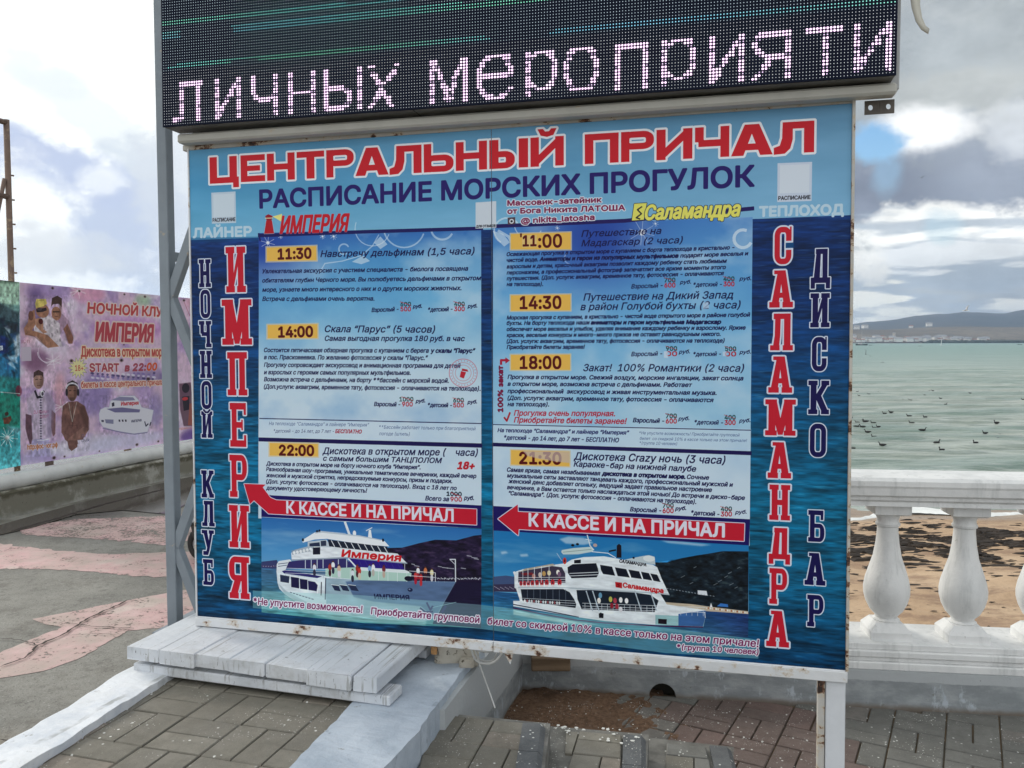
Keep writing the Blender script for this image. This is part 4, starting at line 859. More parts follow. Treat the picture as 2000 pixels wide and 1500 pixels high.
def fills(cv,key):
    k=cv.k
    def f(X0,Y0,X1,Y1):
        H,W=Y1-Y0,X1-X0; Y,X=np.mgrid[Y0:Y1,X0:X1]/k
        def N(cy,cx,o,s): return vnoise(H,W,cy*k,cx*k,o,s)[...,None]
        if key=='TOPSKY':
            a=_grad(['5b9cc4','4f9ccb','63aed6','7fbde0'],[0,120,240,360])(Y)
            b=_grad(['6a9cc0','74a8cc','7fb4d8','86bce0'],[0,120,240,360])(Y); u=(X/2300)[...,None]
            c=a*(1-u)+b*u; c=c+(N(60,260,4,3)-.5)*.10; return c.astype(np.float32)
        if key=='SEA':
            c=_grad(['12346e','0c2c60','0c3064','0c4070','0d567e','0e678c','0d587c','083a60'],[340,420,600,800,1000,1250,1500,1750])(Y)
            s=.5+Y/1750*1.6
            n=N(7,46,3,5)*.5+N(26,120,4,6)*.5-.5
            c=c*(1+n*(.9+.5*(Y/1750))[...,None]*1.3)+np.clip(N(5,60,3,9)-.66,0,1)*.5
            return c.astype(np.float32)
        if key in('SKYL','SKYR'):
            if key=='SKYL': base=_grad(['3570bc','559cd4','70b6e2','9ccbe8','c4deee','d0e2f0','c8dcea'],[330,420,560,700,830,1000,1300])(Y)
            else: base=_grad(['4a86cc','5c9ed8','74b6e4','86c0e6','a8d2ea','c6def0','d2e4f0'],[330,450,620,800,980,1150,1300])(Y)
            n=N(130,170,5,11 if key=='SKYL' else 12)
            w=np.clip((n-.50)*3.2,0,1)*.6; c=base*(1-w)+C3('cfe3f2')*w
            d=np.clip((.47-n)*3.,0,1)*.35; c=c*(1-d)+C3('3f86c8')*d
            if key=='SKYL': q=np.exp(-(((X-300)/170)**2+((Y-370)/110)**2))[...,None]
            else: q=np.exp(-(((X-1520)/170)**2+((Y-370)/150)**2))[...,None]
            c=c*(1-q*.85)+C3('2440a0')*q*.85
            return c.astype(np.float32)
        if key in('PSKY1','PSKY2'):
            y0=Y.min();c=_grad(['2c6eb4','4f97cf','79afd6'] if key=='PSKY1' else ['1f78b8','2b82be','5fa8d4'],[1360,1480,1580])(Y)
            n=N(30,160,4,21);w=np.clip((n-.52)*3,0,1)*.45;return (c*(1-w)+C3('9fc3dc')*w).astype(np.float32)
        if key in('PSEA1','PSEA2'):
            c=_grad(['4a6f9c','3b6c8c','57a0a4'] if key=='PSEA1' else ['1c3f7c','245f90','4fa0a8'],[1500,1600,1720])(Y)
            if key=='PSEA2': u=np.clip((X-1700)/500,0,1)[...,None];c=c*(1-u)+C3('1c1f58')*u
            return (c*(1+(N(5,40,3,22)-.5)*.6)).astype(np.float32)
        if key=='LILAC':
            a=N(220,260,4,31);b=N(160,200,4,32);c_=N(90,120,4,33)
            c=C3('e0c2da')*np.ones((H,W,1));w=np.clip((a-.45)*4,0,1)*.6;c=c*(1-w)+C3('a88cc8')*w
            w=np.clip((b-.52)*5,0,1)*.8;c=c*(1-w)+C3('eadff0')*w;w=np.clip((c_-.56)*5,0,1)*.35;c=c*(1-w)+C3('7a5cb0')*w
            return c.astype(np.float32)
        if key=='GREENS':
            a=N(160,120,5,41);c=_grad(['a8d0b4','3a6a78','1c5a80','2c8c8c','1f7c78','3aa0a8','5ab8c0'],[330,620,800,1000,1200,1400,1600])(Y)
            return (c*(.6+a*.8)).astype(np.float32)
    return f
def paint(cv,ops):
    FK=('TOPSKY','SEA','SKYL','SKYR','PSKY1','PSKY2','PSEA1','PSEA2','LILAC','GREENS')
    for o in ops:
        z=o[0]
        if z=='P': cv.poly(o[1],fills(cv,o[2]) if o[2] in FK else o[2],o[3],**o[4])
        elif z=='L': cv.line(o[1],o[2],o[3],o[4],**o[5])
        elif z=='D': cv.disc(*o[1:7],**o[7])
        elif z=='T': cv.text(o[1],*o[2:7],o[7],o[8],**o[9])
        elif z=='N':
            P=np.array(o[1])*cv.k;cy,cx,amp,seed=o[2:6];x0,y0=np.floor(P.min(0)).astype(int);x1,y1=np.ceil(P.max(0)).astype(int);x0=max(0,x0);y0=max(0,y0);x1=min(cv.W,x1);y1=min(cv.H,y1)
            m=cover(poly_edges(P)-[x0,y0,x0,y0],x1-x0,y1-y0)[...,None];n=(vnoise(y1-y0,x1-x0,cy*cv.k,cx*cv.k,5,seed)-.5)*2
            v=cv.a[y0:y1,x0:x1];v*=1+m*amp*n[...,None]
            if len(o)>6: v+=m*np.clip(n-.25,0,1)[...,None]*(C3(o[6])-v)*1.2
        elif z=='V':
            E=glyph_edges(o[1]).copy();a=E[:,[0,2]].min();b=E[:,[0,2]].max();x0,y0,x1,y1,cap=o[2:7]
            R=np.empty_like(E)
            for i in(0,2): u=(E[:,i]-a)/(b-a);R[:,i]=x0+u*(x1-x0)-E[:,i+1]/CAPU*0+(-cap*0)+E[:,i+1]/CAPU*-cap*1.0+cap*.0;R[:,i+1]=y0+u*(y1-y0)
            cv.edges(R[:,[2,3,0,1]],o[7],bold=1.6)
        elif z=='G':
            ch,x0,y0,x1,y1,c,oc,ow,st=o[1:];E=letter(ch,st).copy()
            for i in(0,2):E[:,i]=x0+E[:,i]*(x1-x0);E[:,i+1]=y0+E[:,i+1]*(y1-y0)
            cv.edges(E,c,outs=[(ow,oc)])
            if ch=='Й':
                m=(x0+x1)/2;w=(x1-x0);cv.line([(m-w*.28,y0-w*.12),(m-w*.1,y0+w*.08),(m+w*.1,y0+w*.08),(m+w*.28,y0-w*.12)],w*.16,c,outs=[(ow*.7,oc)])
            if ch=='С':  # the gap of the C
                cv.rect(x0+(x1-x0)*.60,y0+(y1-y0)*.38,x1+ow*.2,y0+(y1-y0)*.62,oc);cv.rect(x0+(x1-x0)*.66,y0+(y1-y0)*.30,x1+ow*1.4,y0+(y1-y0)*.70,fills(cv,'SEA'))if 0 else None
                cv.rect(x0+(x1-x0)*.66,y0+(y1-y0)*.43,x1+ow*1.3,y0+(y1-y0)*.57,'0f4a80')
            if st=='slab' and ch in 'НИЙМПКЕАЛ' and 0: pass
        elif z=='H':
            t,x0,y0,x1,y1,cap,c=o[1:]
            wd={'Ц':1.12,'Е':.92,'Н':1.03,'Т':1.0,'Р':.98,'А':1.12,'Л':1.08,'Ь':1.,'Ы':1.25,'Й':1.05,'И':1.05,'П':1.03,'Ч':.98,' ':.5};gap=.075
            tot=sum(wd[k] for k in t)+gap*(len(t)-1);sx=(x1-x0)/tot;u=0;allE=[]
            for ch in t:
                if ch!=' ':
                    E=letter(ch,'wide').copy()
                    for i in(0,2):
                        X=x0+(u+E[:,i]*wd[ch])*sx;E[:,i+1]=y0+(X-x0)/(x1-x0)*(y1-y0)-cap*(1-E[:,i+1]);E[:,i]=X
                    allE.append(E)
                    if ch=='Й':
                        m=x0+(u+wd[ch]/2)*sx;yy=y0+(m-x0)/(x1-x0)*(y1-y0)-cap*1.13;w=sx
                        allE.append(poly_edges([(m-w*.3,yy-w*.13),(m-w*.13,yy-w*.13),(m-w*.06,yy-w*.05),(m+w*.06,yy-w*.05),(m+w*.13,yy-w*.13),(m+w*.3,yy-w*.13),(m+w*.2,yy+w*.07),(m,yy+w*.12),(m-w*.2,yy+w*.07)]))
                u+=wd[ch]+gap
            cv.edges(np.vstack(allE),c,outs=[(7,'f0f2f8')],bold=0)
MAIN=[
('P',[(-20.1,-27.5),(2301.1,-10.4),(2306.2,430.6),(-28.3,350.5)],'TOPSKY',1,{}),
('P',[(-14.8,330.1),(1126,336.5),(2305.1,337.3),(2321.6,1763.4),(-45.8,1765.1)],'SEA',1,{}),
('P',[(-15,339.6),(283.4,342.7),(283.7,327.8),(-14.6,320.6)],'0f4f86',0.5,{'soft':1.2}),
('P',[(281.8,314.8),(1126,326.1),(1120.6,1358.8),(263.6,1362.2)],'SKYL',1,{}),
('P',[(1167.5,326),(2012.1,331),(2010.4,1371.5),(1162.6,1370.9)],'SKYR',1,{}),
('L',[(666.4,292.6),(662.9,304.9),(662.2,317.7),(664.5,330.4),(669.6,342.5),(677.2,353.4),(687.1,362.6),(698.8,369.8),(711.8,374.6),(725.5,376.9),(739.2,376.5),(752.5,373.4),(764.7,367.9),(775.3,360.1),(783.8,350.4),(789.9,339.2)],3.6,'e6f2fc',0.55,{}),
('L',[(771.4,324.7),(774.7,336.9),(780.3,348.4),(787.9,358.9),(797.4,368.1),(808.3,375.7),(820.4,381.4),(833.3,385),(846.6,386.6),(859.9,385.9),(872.7,383.1),(884.8,378.3),(895.7,371.6),(905.1,363.1),(912.8,353.3),(918.4,342.3)],5.31,'e6f2fc',0.55,{}),
('L',[(946.3,324.6),(946.9,331.2),(948.7,337.7),(951.6,343.8),(955.6,349.4),(960.6,354.3),(966.3,358.3),(972.6,361.3),(979.4,363.3),(986.4,364.1),(993.4,363.8),(1000.2,362.3),(1006.5,359.8),(1012.3,356.2),(1017.2,351.7),(1021.3,346.5)],6.96,'e6f2fc',0.55,{}),
('L',[(752.1,339.1),(727.8,377),(685.2,409),(612,426.3),(544.1,432.7),(525.1,460.4)],4.2,'e6f2fc',0.55,{}),
('L',[(628.2,400.3),(622.4,402.1),(616.3,402.2),(610.4,400.6),(605.3,397.4),(601.5,392.9),(599.4,387.5),(599.1,381.9),(600.8,376.6),(604.2,372),(609,368.6),(614.8,366.8),(620.9,366.7),(626.8,368.4),(631.8,371.6),(635.6,376.1)],5.49,'e6f2fc',0.55,{}),
('P',[(758.1,344.8),(784.6,373.4),(757.6,389.1),(733.9,366.1)],'e6f2fc',0.6,{}),
('P',[(648.5,430.2),(691.3,409.2),(718.2,429.5),(684.9,439.6)],'e6f2fc',0.6,{}),
('L',[(2006.6,412.1),(2001.6,418.5),(1994.9,422.9),(1987.1,425.1),(1979,424.7),(1971.2,421.8),(1964.5,416.7),(1959.5,409.9),(1956.6,401.9),(1956.2,393.5),(1958.2,385.4),(1962.5,378.4),(1968.7,373.2),(1976.1,370.2),(1984.2,369.6),(1992.2,371.6)],9.47,'e6f2fc',0.7,{}),
('L',[(1193.8,379.7),(1185.1,373.1),(1178.2,364.6),(1173.6,354.8),(1171.5,344.4),(1172.1,333.8),(1175.4,323.9),(1181.1,315),(1188.9,307.9),(1198.4,302.9),(1208.9,300.2),(1219.8,300.1),(1230.5,302.6),(1240.4,307.4),(1248.8,314.4),(1255.3,323.1)],6,'e6f2fc',0.6,{}),
('L',[(1186.5,341.9),(1221.4,362.5),(1241.2,396.8)],9.01,'e6f2fc',0.6,{}),
('L',[(1333.3,347.6),(1327.7,355),(1320.6,361.2),(1312.3,365.8),(1303.2,368.7),(1293.6,369.8),(1283.9,369.1),(1274.4,366.5),(1265.6,362.2),(1257.7,356.3),(1251.2,349.1),(1246.2,340.8),(1242.9,331.7),(1241.5,322.3),(1242.1,312.9),(1244.5,303.8)],3.43,'e6f2fc',0.6,{}),
('P',[(1166.4,341.2),(1201.5,352.1),(1226.3,381.9),(1206.3,395.6),(1181.3,370.6)],'e6f2fc',0.6,{}),
('L',[(1422.2,424.4),(1419.6,426.1),(1417.4,428.1),(1415.5,430.5),(1414.1,433.2),(1413.1,436.1),(1412.6,439.2),(1412.6,442.2),(1413.2,445.3),(1414.2,448.2),(1415.7,451),(1417.7,453.5),(1420,455.6),(1422.6,457.4),(1425.4,458.7),(1428.5,459.6)],2.88,'e6f2fc',0.5,{}),
('L',[(290.5,343.8),(346.1,359.1)],1.43,'ffffff',0.75,{'soft':0.3}),
('L',[(321.3,325.9),(315.4,377.1)],1.41,'ffffff',0.75,{'soft':0.3}),
('L',[(343.5,339.5),(293.1,363.5)],1.41,'ffffff',0.75,{'soft':0.3}),
('L',[(304.3,328.6),(332.4,374.3)],1.41,'ffffff',0.75,{'soft':0.3}),
('D',318.4,351.5,7.21,6.47,'ffffff',0.8,{'soft':1}),
('L',[(525.4,333.6),(546.9,339.6)],1.36,'ffffff',0.75,{'soft':0.3}),
('L',[(537.2,326.6),(535,346.7)],1.36,'ffffff',0.75,{'soft':0.3}),
('L',[(545.9,331.9),(526.4,341.3)],1.34,'ffffff',0.75,{'soft':0.3}),
('L',[(530.7,327.6),(541.6,345.6)],1.37,'ffffff',0.75,{'soft':0.3}),
('D',536.1,336.6,2.79,2.54,'ffffff',0.8,{'soft':1}),
('L',[(566.3,334.5),(592.3,341.9)],1.37,'ffffff',0.75,{'soft':0.3}),
('L',[(580.7,326),(578,350.5)],1.34,'ffffff',0.75,{'soft':0.3}),
('L',[(591.1,332.5),(567.5,344)],1.34,'ffffff',0.75,{'soft':0.3}),
('L',[(572.7,327.3),(585.9,349.2)],1.36,'ffffff',0.75,{'soft':0.3}),
('D',579.3,338.2,3.39,3.08,'ffffff',0.8,{'soft':1}),
('L',[(360,327.7),(379.6,333.2)],1.41,'ffffff',0.75,{'soft':0.3}),
('L',[(370.9,321.4),(368.8,339.5)],1.39,'ffffff',0.75,{'soft':0.3}),
('L',[(378.7,326.2),(360.9,334.7)],1.41,'ffffff',0.75,{'soft':0.3}),
('L',[(364.9,322.4),(374.8,338.6)],1.39,'ffffff',0.75,{'soft':0.3}),
('D',369.8,330.5,2.54,2.28,'ffffff',0.8,{'soft':1}),
('L',[(1627,352.8),(1707.2,377.3)],1.01,'ffffff',0.75,{'soft':0.3}),
('L',[(1670.8,323.9),(1663.7,406.4)],1.01,'ffffff',0.75,{'soft':0.3}),
('L',[(1703,345.8),(1631.2,384.6)],1.01,'ffffff',0.75,{'soft':0.3}),
('L',[(1646.4,328.3),(1688,401.8)],1.01,'ffffff',0.75,{'soft':0.3}),
('D',1667.2,365.1,10.47,10.35,'ffffff',0.8,{'soft':1}),
('L',[(1701,336.2),(1720.5,342.2)],1.01,'ffffff',0.75,{'soft':0.3}),
('L',[(1711.6,329.1),(1709.9,349.2)],1.01,'ffffff',0.75,{'soft':0.3}),
('L',[(1719.5,334.5),(1702.1,343.9)],0.99,'ffffff',0.75,{'soft':0.3}),
('L',[(1705.7,330.2),(1715.8,348.1)],1.01,'ffffff',0.75,{'soft':0.3}),
('D',1710.8,339.2,2.5,2.53,'ffffff',0.8,{'soft':1}),
('L',[(1380.1,337.7),(1396.9,342.8)],1.06,'ffffff',0.75,{'soft':0.3}),
('L',[(1389.3,331.8),(1387.7,348.7)],1.06,'ffffff',0.75,{'soft':0.3}),
('L',[(1396.1,336.3),(1381,344.2)],1.06,'ffffff',0.75,{'soft':0.3}),
('L',[(1384.2,332.7),(1392.9,347.8)],1.06,'ffffff',0.75,{'soft':0.3}),
('D',1388.5,340.3,2.18,2.11,'ffffff',0.8,{'soft':1}),
('L',[(281.7,324.1),(674.9,326.1),(1129.6,331.4)],12.43,'1c1a5e',1,{}),
('L',[(281.8,316.6),(287.6,342.8)],6.24,'1c1a5e',1,{}),
('L',[(1165.7,326),(1611.6,325.5),(2013.4,304)],12.61,'231a5e',1,{}),
('P',[(274.2,997.6),(1122.5,997.7),(1120.9,1305.4),(268.7,1310.5)],'d2e4f2',0.55,{}),
('P',[(1164.4,996.9),(2012.4,998.2),(2009.7,1279.5),(1163,1282.4)],'d2e4f2',0.6,{}),
('L',[(274.3,991.9),(1122.5,995.9)],3.34,'1c2058',1,{}),
('L',[(1164.4,998.7),(2010.8,1001.5)],2.9,'1c2058',1,{}),
('L',[(272.9,1069.4),(1122.1,1071.7)],14.7,'1b1450',1,{}),
('L',[(1164.1,1067.2),(2011.4,1074.8)],12.67,'1b1450',1,{}),
('P',[(277.9,1266.4),(317.7,1274.4),(1121,1278.8),(1120.6,1355.2),(276.4,1355.9)],'1c1560',1,{}),
('P',[(1163.1,1278.8),(2011.3,1286),(2008.8,1371.6),(1162.7,1363.8)],'1c1560',1,{}),
('P',[(277,1319.7),(306.5,1318.5),(1120.8,1323.2),(1120.6,1358.8),(276.4,1355.9)],'1c1560',1,{}),
('P',[(276.5,1357.2),(1121.4,1361.1),(1119.1,1547.9),(272.5,1585)],'PSKY1',1,{}),
('P',[(273.6,1523.3),(337.6,1513),(346.7,1545.3),(273.2,1549.7)],'39406e',1,{}),
('P',[(273.2,1547.5),(1120.5,1531.4),(1118.3,1706.6),(672.4,1722.2),(270.3,1713.2)],'PSEA1',1,{}),
('P',[(766,1446),(828.5,1441.3),(890.5,1422.5),(951.8,1406.8),(1029.6,1404.8),(1093.7,1385),(1120.9,1380.8),(1120,1547.8),(719.7,1563.1)],'241b36',1,{}),
('N',[(766,1446),(828.5,1441.3),(890.5,1422.5),(951.8,1406.8),(1029.6,1404.8),(1093.7,1385),(1120.9,1380.8),(1120,1539.6),(809.7,1551)],9,22,0.75,51,'5c4a58'),
('P',[(985.4,1564.9),(1028.6,1549.6),(1120,1541.7),(1118.3,1706.6),(940.8,1705.8)],'1b1230',0.95,{}),
('L',[(863.4,1497.3),(874.9,1499.1)],2.65,'d8dce6',0.75,{}),
('L',[(874.4,1502.9),(892,1504.4)],2.65,'d8dce6',0.75,{}),
('L',[(962,1499.8),(975,1501.5)],2.59,'d8dce6',0.75,{}),
('L',[(977.2,1503),(998.8,1504.2)],2.59,'d8dce6',0.75,{}),
('L',[(994.5,1504),(1020.3,1505)],2.58,'d8dce6',0.75,{}),
('L',[(1046.1,1500.9),(1063.2,1502.4)],2.58,'d8dce6',0.75,{}),
('L',[(1067.8,1456.3),(1084.8,1457.8)],2.52,'d8dce6',0.75,{}),
('L',[(1084.8,1461.5),(1106,1462.8)],2.52,'d8dce6',0.75,{}),
('L',[(1093.3,1465.2),(1110.2,1466.7)],2.53,'d8dce6',0.75,{}),
('L',[(955.1,1541.8),(958.2,1540)],3.09,'8c90a8',0.8,{}),
('L',[(959.3,1544.5),(962.4,1541.8)],3.02,'e8ecf4',0.8,{}),
('L',[(963.5,1541.7),(966.5,1543.6)],3.02,'e8ecf4',0.8,{}),
('L',[(967.6,1544.4),(970.7,1545.4)],3.09,'8c90a8',0.8,{}),
('L',[(971.8,1541.6),(974.9,1540.2)],3.09,'e8ecf4',0.8,{}),
('L',[(976,1544.2),(979,1542)],3.01,'e8ecf4',0.8,{}),
('L',[(980.2,1541.5),(983.2,1543.8)],3.02,'8c90a8',0.8,{}),
('L',[(984.3,1544.1),(987.4,1538.5)],3.01,'e8ecf4',0.8,{}),
('L',[(988.5,1541.4),(991.5,1540.4)],3.02,'e8ecf4',0.8,{}),
('L',[(992.6,1544),(995.7,1542.2)],3.02,'8c90a8',0.8,{}),
('L',[(996.8,1541.3),(999.8,1544)],3.02,'e8ecf4',0.8,{}),
('L',[(1000.9,1543.9),(1004,1538.7)],3.02,'e8ecf4',0.8,{}),
('L',[(1005.1,1541.2),(1008.1,1540.5)],3.02,'8c90a8',0.8,{}),
('L',[(1009.2,1538.4),(1012.2,1542.4)],3.09,'e8ecf4',0.8,{}),
('L',[(1013.4,1541),(1016.4,1537.1)],3.01,'e8ecf4',0.8,{}),
('L',[(1017.5,1538.3),(1020.5,1538.9)],3.02,'8c90a8',0.8,{}),
('L',[(1021.6,1540.9),(1024.7,1540.7)],3.01,'e8ecf4',0.8,{}),
('L',[(1025.8,1538.2),(1028.8,1535.5)],3.02,'e8ecf4',0.8,{}),
('L',[(1029.9,1540.8),(1032.9,1537.3)],3.02,'8c90a8',0.8,{}),
('L',[(1034,1538.1),(1037,1539.1)],3.02,'e8ecf4',0.8,{}),
('L',[(1038.2,1540.7),(1041.2,1540.9)],2.95,'e8ecf4',0.8,{}),
('L',[(1042.3,1538),(1045.3,1535.7)],3.02,'8c90a8',0.8,{}),
('L',[(1046.4,1540.6),(1049.4,1537.5)],3.02,'e8ecf4',0.8,{}),
('L',[(1050.5,1537.9),(1053.5,1539.3)],3.02,'e8ecf4',0.8,{}),
('L',[(1054.6,1540.5),(1057.7,1534.1)],3.02,'8c90a8',0.8,{}),
('L',[(1058.7,1537.7),(1061.7,1535.9)],3.01,'e8ecf4',0.8,{}),
('L',[(1062.9,1535),(1065.8,1537.7)],2.95,'e8ecf4',0.8,{}),
('L',[(1067,1537.6),(1069.9,1539.5)],2.94,'8c90a8',0.8,{}),
('L',[(1071.1,1534.9),(1074.1,1534.3)],2.95,'e8ecf4',0.8,{}),
('L',[(1075.1,1537.5),(1078.1,1536.1)],3.01,'e8ecf4',0.8,{}),
('L',[(1079.3,1534.8),(1082.2,1537.9)],2.95,'8c90a8',0.8,{}),
('L',[(1083.3,1537.4),(1086.3,1532.7)],3.01,'e8ecf4',0.8,{}),
('L',[(1087.4,1534.7),(1090.4,1534.5)],3.02,'e8ecf4',0.8,{}),
('L',[(1091.5,1537.3),(1094.5,1536.3)],3.02,'8c90a8',0.8,{}),
('L',[(1095.6,1534.6),(1098.6,1531.1)],3.02,'e8ecf4',0.8,{}),
('L',[(1099.7,1537.2),(1102.7,1532.9)],2.95,'e8ecf4',0.8,{}),
('L',[(1103.8,1534.5),(1106.7,1534.7)],2.95,'8c90a8',0.8,{}),
('L',[(1107.8,1537.1),(1110.8,1536.5)],3.02,'e8ecf4',0.8,{}),
('L',[(1111.9,1534.4),(1114.9,1531.3)],3.02,'e8ecf4',0.8,{}),
('L',[(1116,1531.6),(1119,1533.1)],2.94,'8c90a8',0.8,{}),
('L',[(274.3,1538.6),(277.2,1539.8)],2.94,'703048',0.7,{}),
('L',[(279.6,1540.5),(282.6,1539.5)],2.95,'b8b4cc',0.7,{}),
('L',[(285,1538.4),(287.9,1539.2)],2.94,'703048',0.7,{}),
('L',[(290.3,1540.3),(293.2,1538.8)],2.95,'b8b4cc',0.7,{}),
('L',[(295.7,1538.3),(298.6,1538.5)],2.89,'703048',0.7,{}),
('L',[(301,1540.1),(303.9,1538.2)],2.89,'b8b4cc',0.7,{}),
('L',[(306.3,1538.1),(309.2,1537.9)],2.95,'703048',0.7,{}),
('L',[(311.6,1539.9),(314.6,1537.6)],2.95,'b8b4cc',0.7,{}),
('L',[(317,1537.9),(319.9,1537.2)],2.89,'703048',0.7,{}),
('L',[(322.3,1535.8),(325.2,1536.9)],2.89,'b8b4cc',0.7,{}),
('L',[(327.6,1537.7),(330.5,1536.6)],2.89,'703048',0.7,{}),
('L',[(332.9,1535.6),(335.8,1536.3)],2.89,'b8b4cc',0.7,{}),
('P',[(334.5,1554.8),(338.2,1598.4),(345.5,1619.9),(366.8,1638.2),(407.1,1661.6),(477.9,1682.7),(580.6,1698.2),(718.1,1703.8),(905.8,1700.1),(958.5,1675.2),(985,1623.2),(1026.5,1550.6),(854,1558.7),(674.2,1566),(535.9,1559.7),(442,1554.7),(361,1551)],'dde8ee',1,{}),
('P',[(531.1,1568.7),(674.2,1566),(854,1558.7),(1026.5,1550.6),(985,1623.2),(958.5,1675.2),(910.2,1699.8),(718.1,1703.8),(580.6,1698.2),(534.1,1691.7)],'9db7c6',1,{}),
('P',[(609.9,1576.5),(674.2,1566),(854,1558.7),(1026.5,1550.6),(985,1623.2),(949.7,1686.3),(897.4,1646.1),(718.8,1641.9),(641.4,1630.2)],'587196',1,{'soft':1.6}),
('P',[(364.4,1640.5),(478,1676.2),(626.9,1691.3),(919,1694.9),(914.4,1712.1),(580.3,1720.7),(439.8,1700.8),(368.9,1662.1)],'9fc8c4',0.6,{'soft':2}),
('N',[(334.5,1554.8),(442,1554.7),(674.2,1566),(1026.5,1550.6),(985,1623.2),(910.2,1699.8),(580.6,1698.2),(366.8,1638.2)],14,60,0.16,52),
('P',[(338.2,1598.4),(366.8,1638.2),(477.9,1682.7),(580.6,1698.2),(576.1,1686.4),(478.1,1671.9),(374.2,1626.7)],'9fb4bf',0.7,{'soft':1.5}),
('L',[(370.4,1564.8),(371.7,1572.2)],1.2,'8fa4b4',0.7,{}),
('L',[(396.2,1564.2),(397.5,1571.5)],1.2,'8fa4b4',0.7,{}),
('L',[(421.9,1563.5),(423.2,1570.9)],1.2,'8fa4b4',0.7,{}),
('L',[(447.5,1562.9),(448.9,1570.2)],1.2,'8fa4b4',0.7,{}),
('L',[(473,1562.3),(474.4,1569.6)],1.2,'8fa4b4',0.7,{}),
('L',[(498.4,1561.6),(499.7,1568.9)],1.18,'8fa4b4',0.7,{}),
('L',[(523.7,1561),(525,1568.3)],1.18,'8fa4b4',0.7,{}),
('L',[(548.9,1560.4),(550.2,1567.6)],1.18,'8fa4b4',0.7,{}),
('L',[(574,1559.7),(575.3,1567)],1.18,'8fa4b4',0.7,{}),
('L',[(599,1559.1),(600.3,1566.3)],1.15,'8fa4b4',0.7,{}),
('L',[(623.9,1558.5),(625.2,1565.7)],1.15,'8fa4b4',0.7,{}),
('L',[(648.7,1557.9),(650,1565.1)],1.15,'8fa4b4',0.7,{}),
('L',[(673.4,1557.3),(674.7,1564.4)],1.13,'8fa4b4',0.7,{}),
('L',[(698,1556.6),(699.2,1563.8)],1.13,'8fa4b4',0.7,{}),
('L',[(722.5,1556),(723.7,1563.2)],1.13,'8fa4b4',0.7,{}),
('L',[(746.8,1555.4),(748.1,1562.6)],1.13,'8fa4b4',0.7,{}),
('L',[(771.1,1554.8),(772.4,1561.9)],1.13,'8fa4b4',0.7,{}),
('L',[(795.3,1554.2),(796.6,1561.3)],1.13,'8fa4b4',0.7,{}),
('L',[(819.4,1553.6),(820.7,1560.7)],1.13,'8fa4b4',0.7,{}),
('L',[(843.4,1553),(844.7,1560.1)],1.13,'8fa4b4',0.7,{}),
('L',[(867.3,1552.4),(868.6,1559.5)],1.13,'8fa4b4',0.7,{}),
('L',[(891.2,1551.8),(892.4,1558.9)],1.1,'8fa4b4',0.7,{}),
('L',[(914.9,1551.2),(916.1,1558.3)],1.1,'8fa4b4',0.7,{}),
('L',[(938.5,1550.6),(939.8,1557.7)],1.1,'8fa4b4',0.7,{}),
('L',[(962,1550.1),(963.3,1557.1)],1.1,'8fa4b4',0.7,{}),
('L',[(985.5,1549.5),(986.7,1556.5)],1.08,'8fa4b4',0.7,{}),
('P',[(336.4,1528.4),(344.8,1516.9),(390.4,1507.7),(399.8,1518.1),(365.8,1552.9),(341.6,1563.1),(335,1554.7)],'e4ecf2',1,{}),
('L',[(342.2,1528),(380.6,1521.4)],2.4,'4a5878',1,{}),
('L',[(342,1536.8),(376.7,1530.4)],2.45,'4a5878',1,{}),
('P',[(356.2,1553.5),(375.4,1547.9),(517.2,1563),(498.3,1570.7),(365.7,1561.6)],'2c2870',1,{}),
('P',[(348.8,1567),(387,1571.2),(384.3,1596.3),(349.8,1593.3)],'2a3452',1,{}),
('P',[(392.8,1572.2),(425.6,1574.5),(425.9,1613.6),(393.6,1610.5)],'1c1a44',1,{}),
('P',[(428.4,1577.3),(459.1,1579.7),(459.1,1615.8),(429.7,1614.3)],'1c1a44',1,{}),
('P',[(461.4,1582.6),(488.7,1585.2),(500.3,1596.6),(495.3,1619.4),(462.8,1616.4)],'221e50',1,{}),
('L',[(389.5,1568.9),(488.8,1577.8),(502.7,1592.1),(498.5,1627)],3.3,'f4f8fc',1,{}),
('L',[(515,1584.8),(512.9,1632.5)],3.77,'222233',1,{}),
('L',[(532.5,1568.6),(529.1,1646.6)],3.77,'28304e',1,{}),
('P',[(555,1592.1),(582.9,1593.8),(590.9,1613),(566.4,1611.2)],'26304e',1,{}),
('L',[(553.6,1590.9),(583.8,1592.4)],1.88,'eef4f8',1,{}),
('P',[(587.5,1590),(615.2,1591.6),(625.8,1610.7),(598.8,1609)],'26304e',1,{}),
('L',[(586.2,1588.8),(616.1,1590.3)],1.84,'eef4f8',1,{}),
('P',[(621.2,1587.8),(648.8,1589.4),(662,1608.2),(632.5,1606.8)],'26304e',1,{}),
('L',[(619.9,1586.6),(649.7,1588.1)],1.84,'eef4f8',1,{}),
('L',[(388.5,1630.1),(396.1,1631.3)],2.89,'2a2a48',1,{}),
('L',[(400.9,1632.8),(408.5,1634)],2.89,'2a2a48',1,{}),
('L',[(413.2,1635.4),(420.8,1636.7)],2.89,'2a2a48',1,{}),
('L',[(425.6,1638.1),(433.1,1639.3)],2.83,'2a2a48',1,{}),
('L',[(437.9,1640.7),(445.4,1641.9)],2.83,'2a2a48',1,{}),
('L',[(450.1,1643.4),(457.7,1644.6)],2.89,'2a2a48',1,{}),
('L',[(462.4,1646),(469.9,1647.2)],2.83,'2a2a48',1,{}),
('L',[(474.6,1648.6),(482.2,1649.8)],2.89,'2a2a48',1,{}),
('D',857.3,1590.1,9.7,7.14,'1c2448',1,{}),
('D',855.1,1588.5,3.53,2.52,'7f90b4',1,{}),
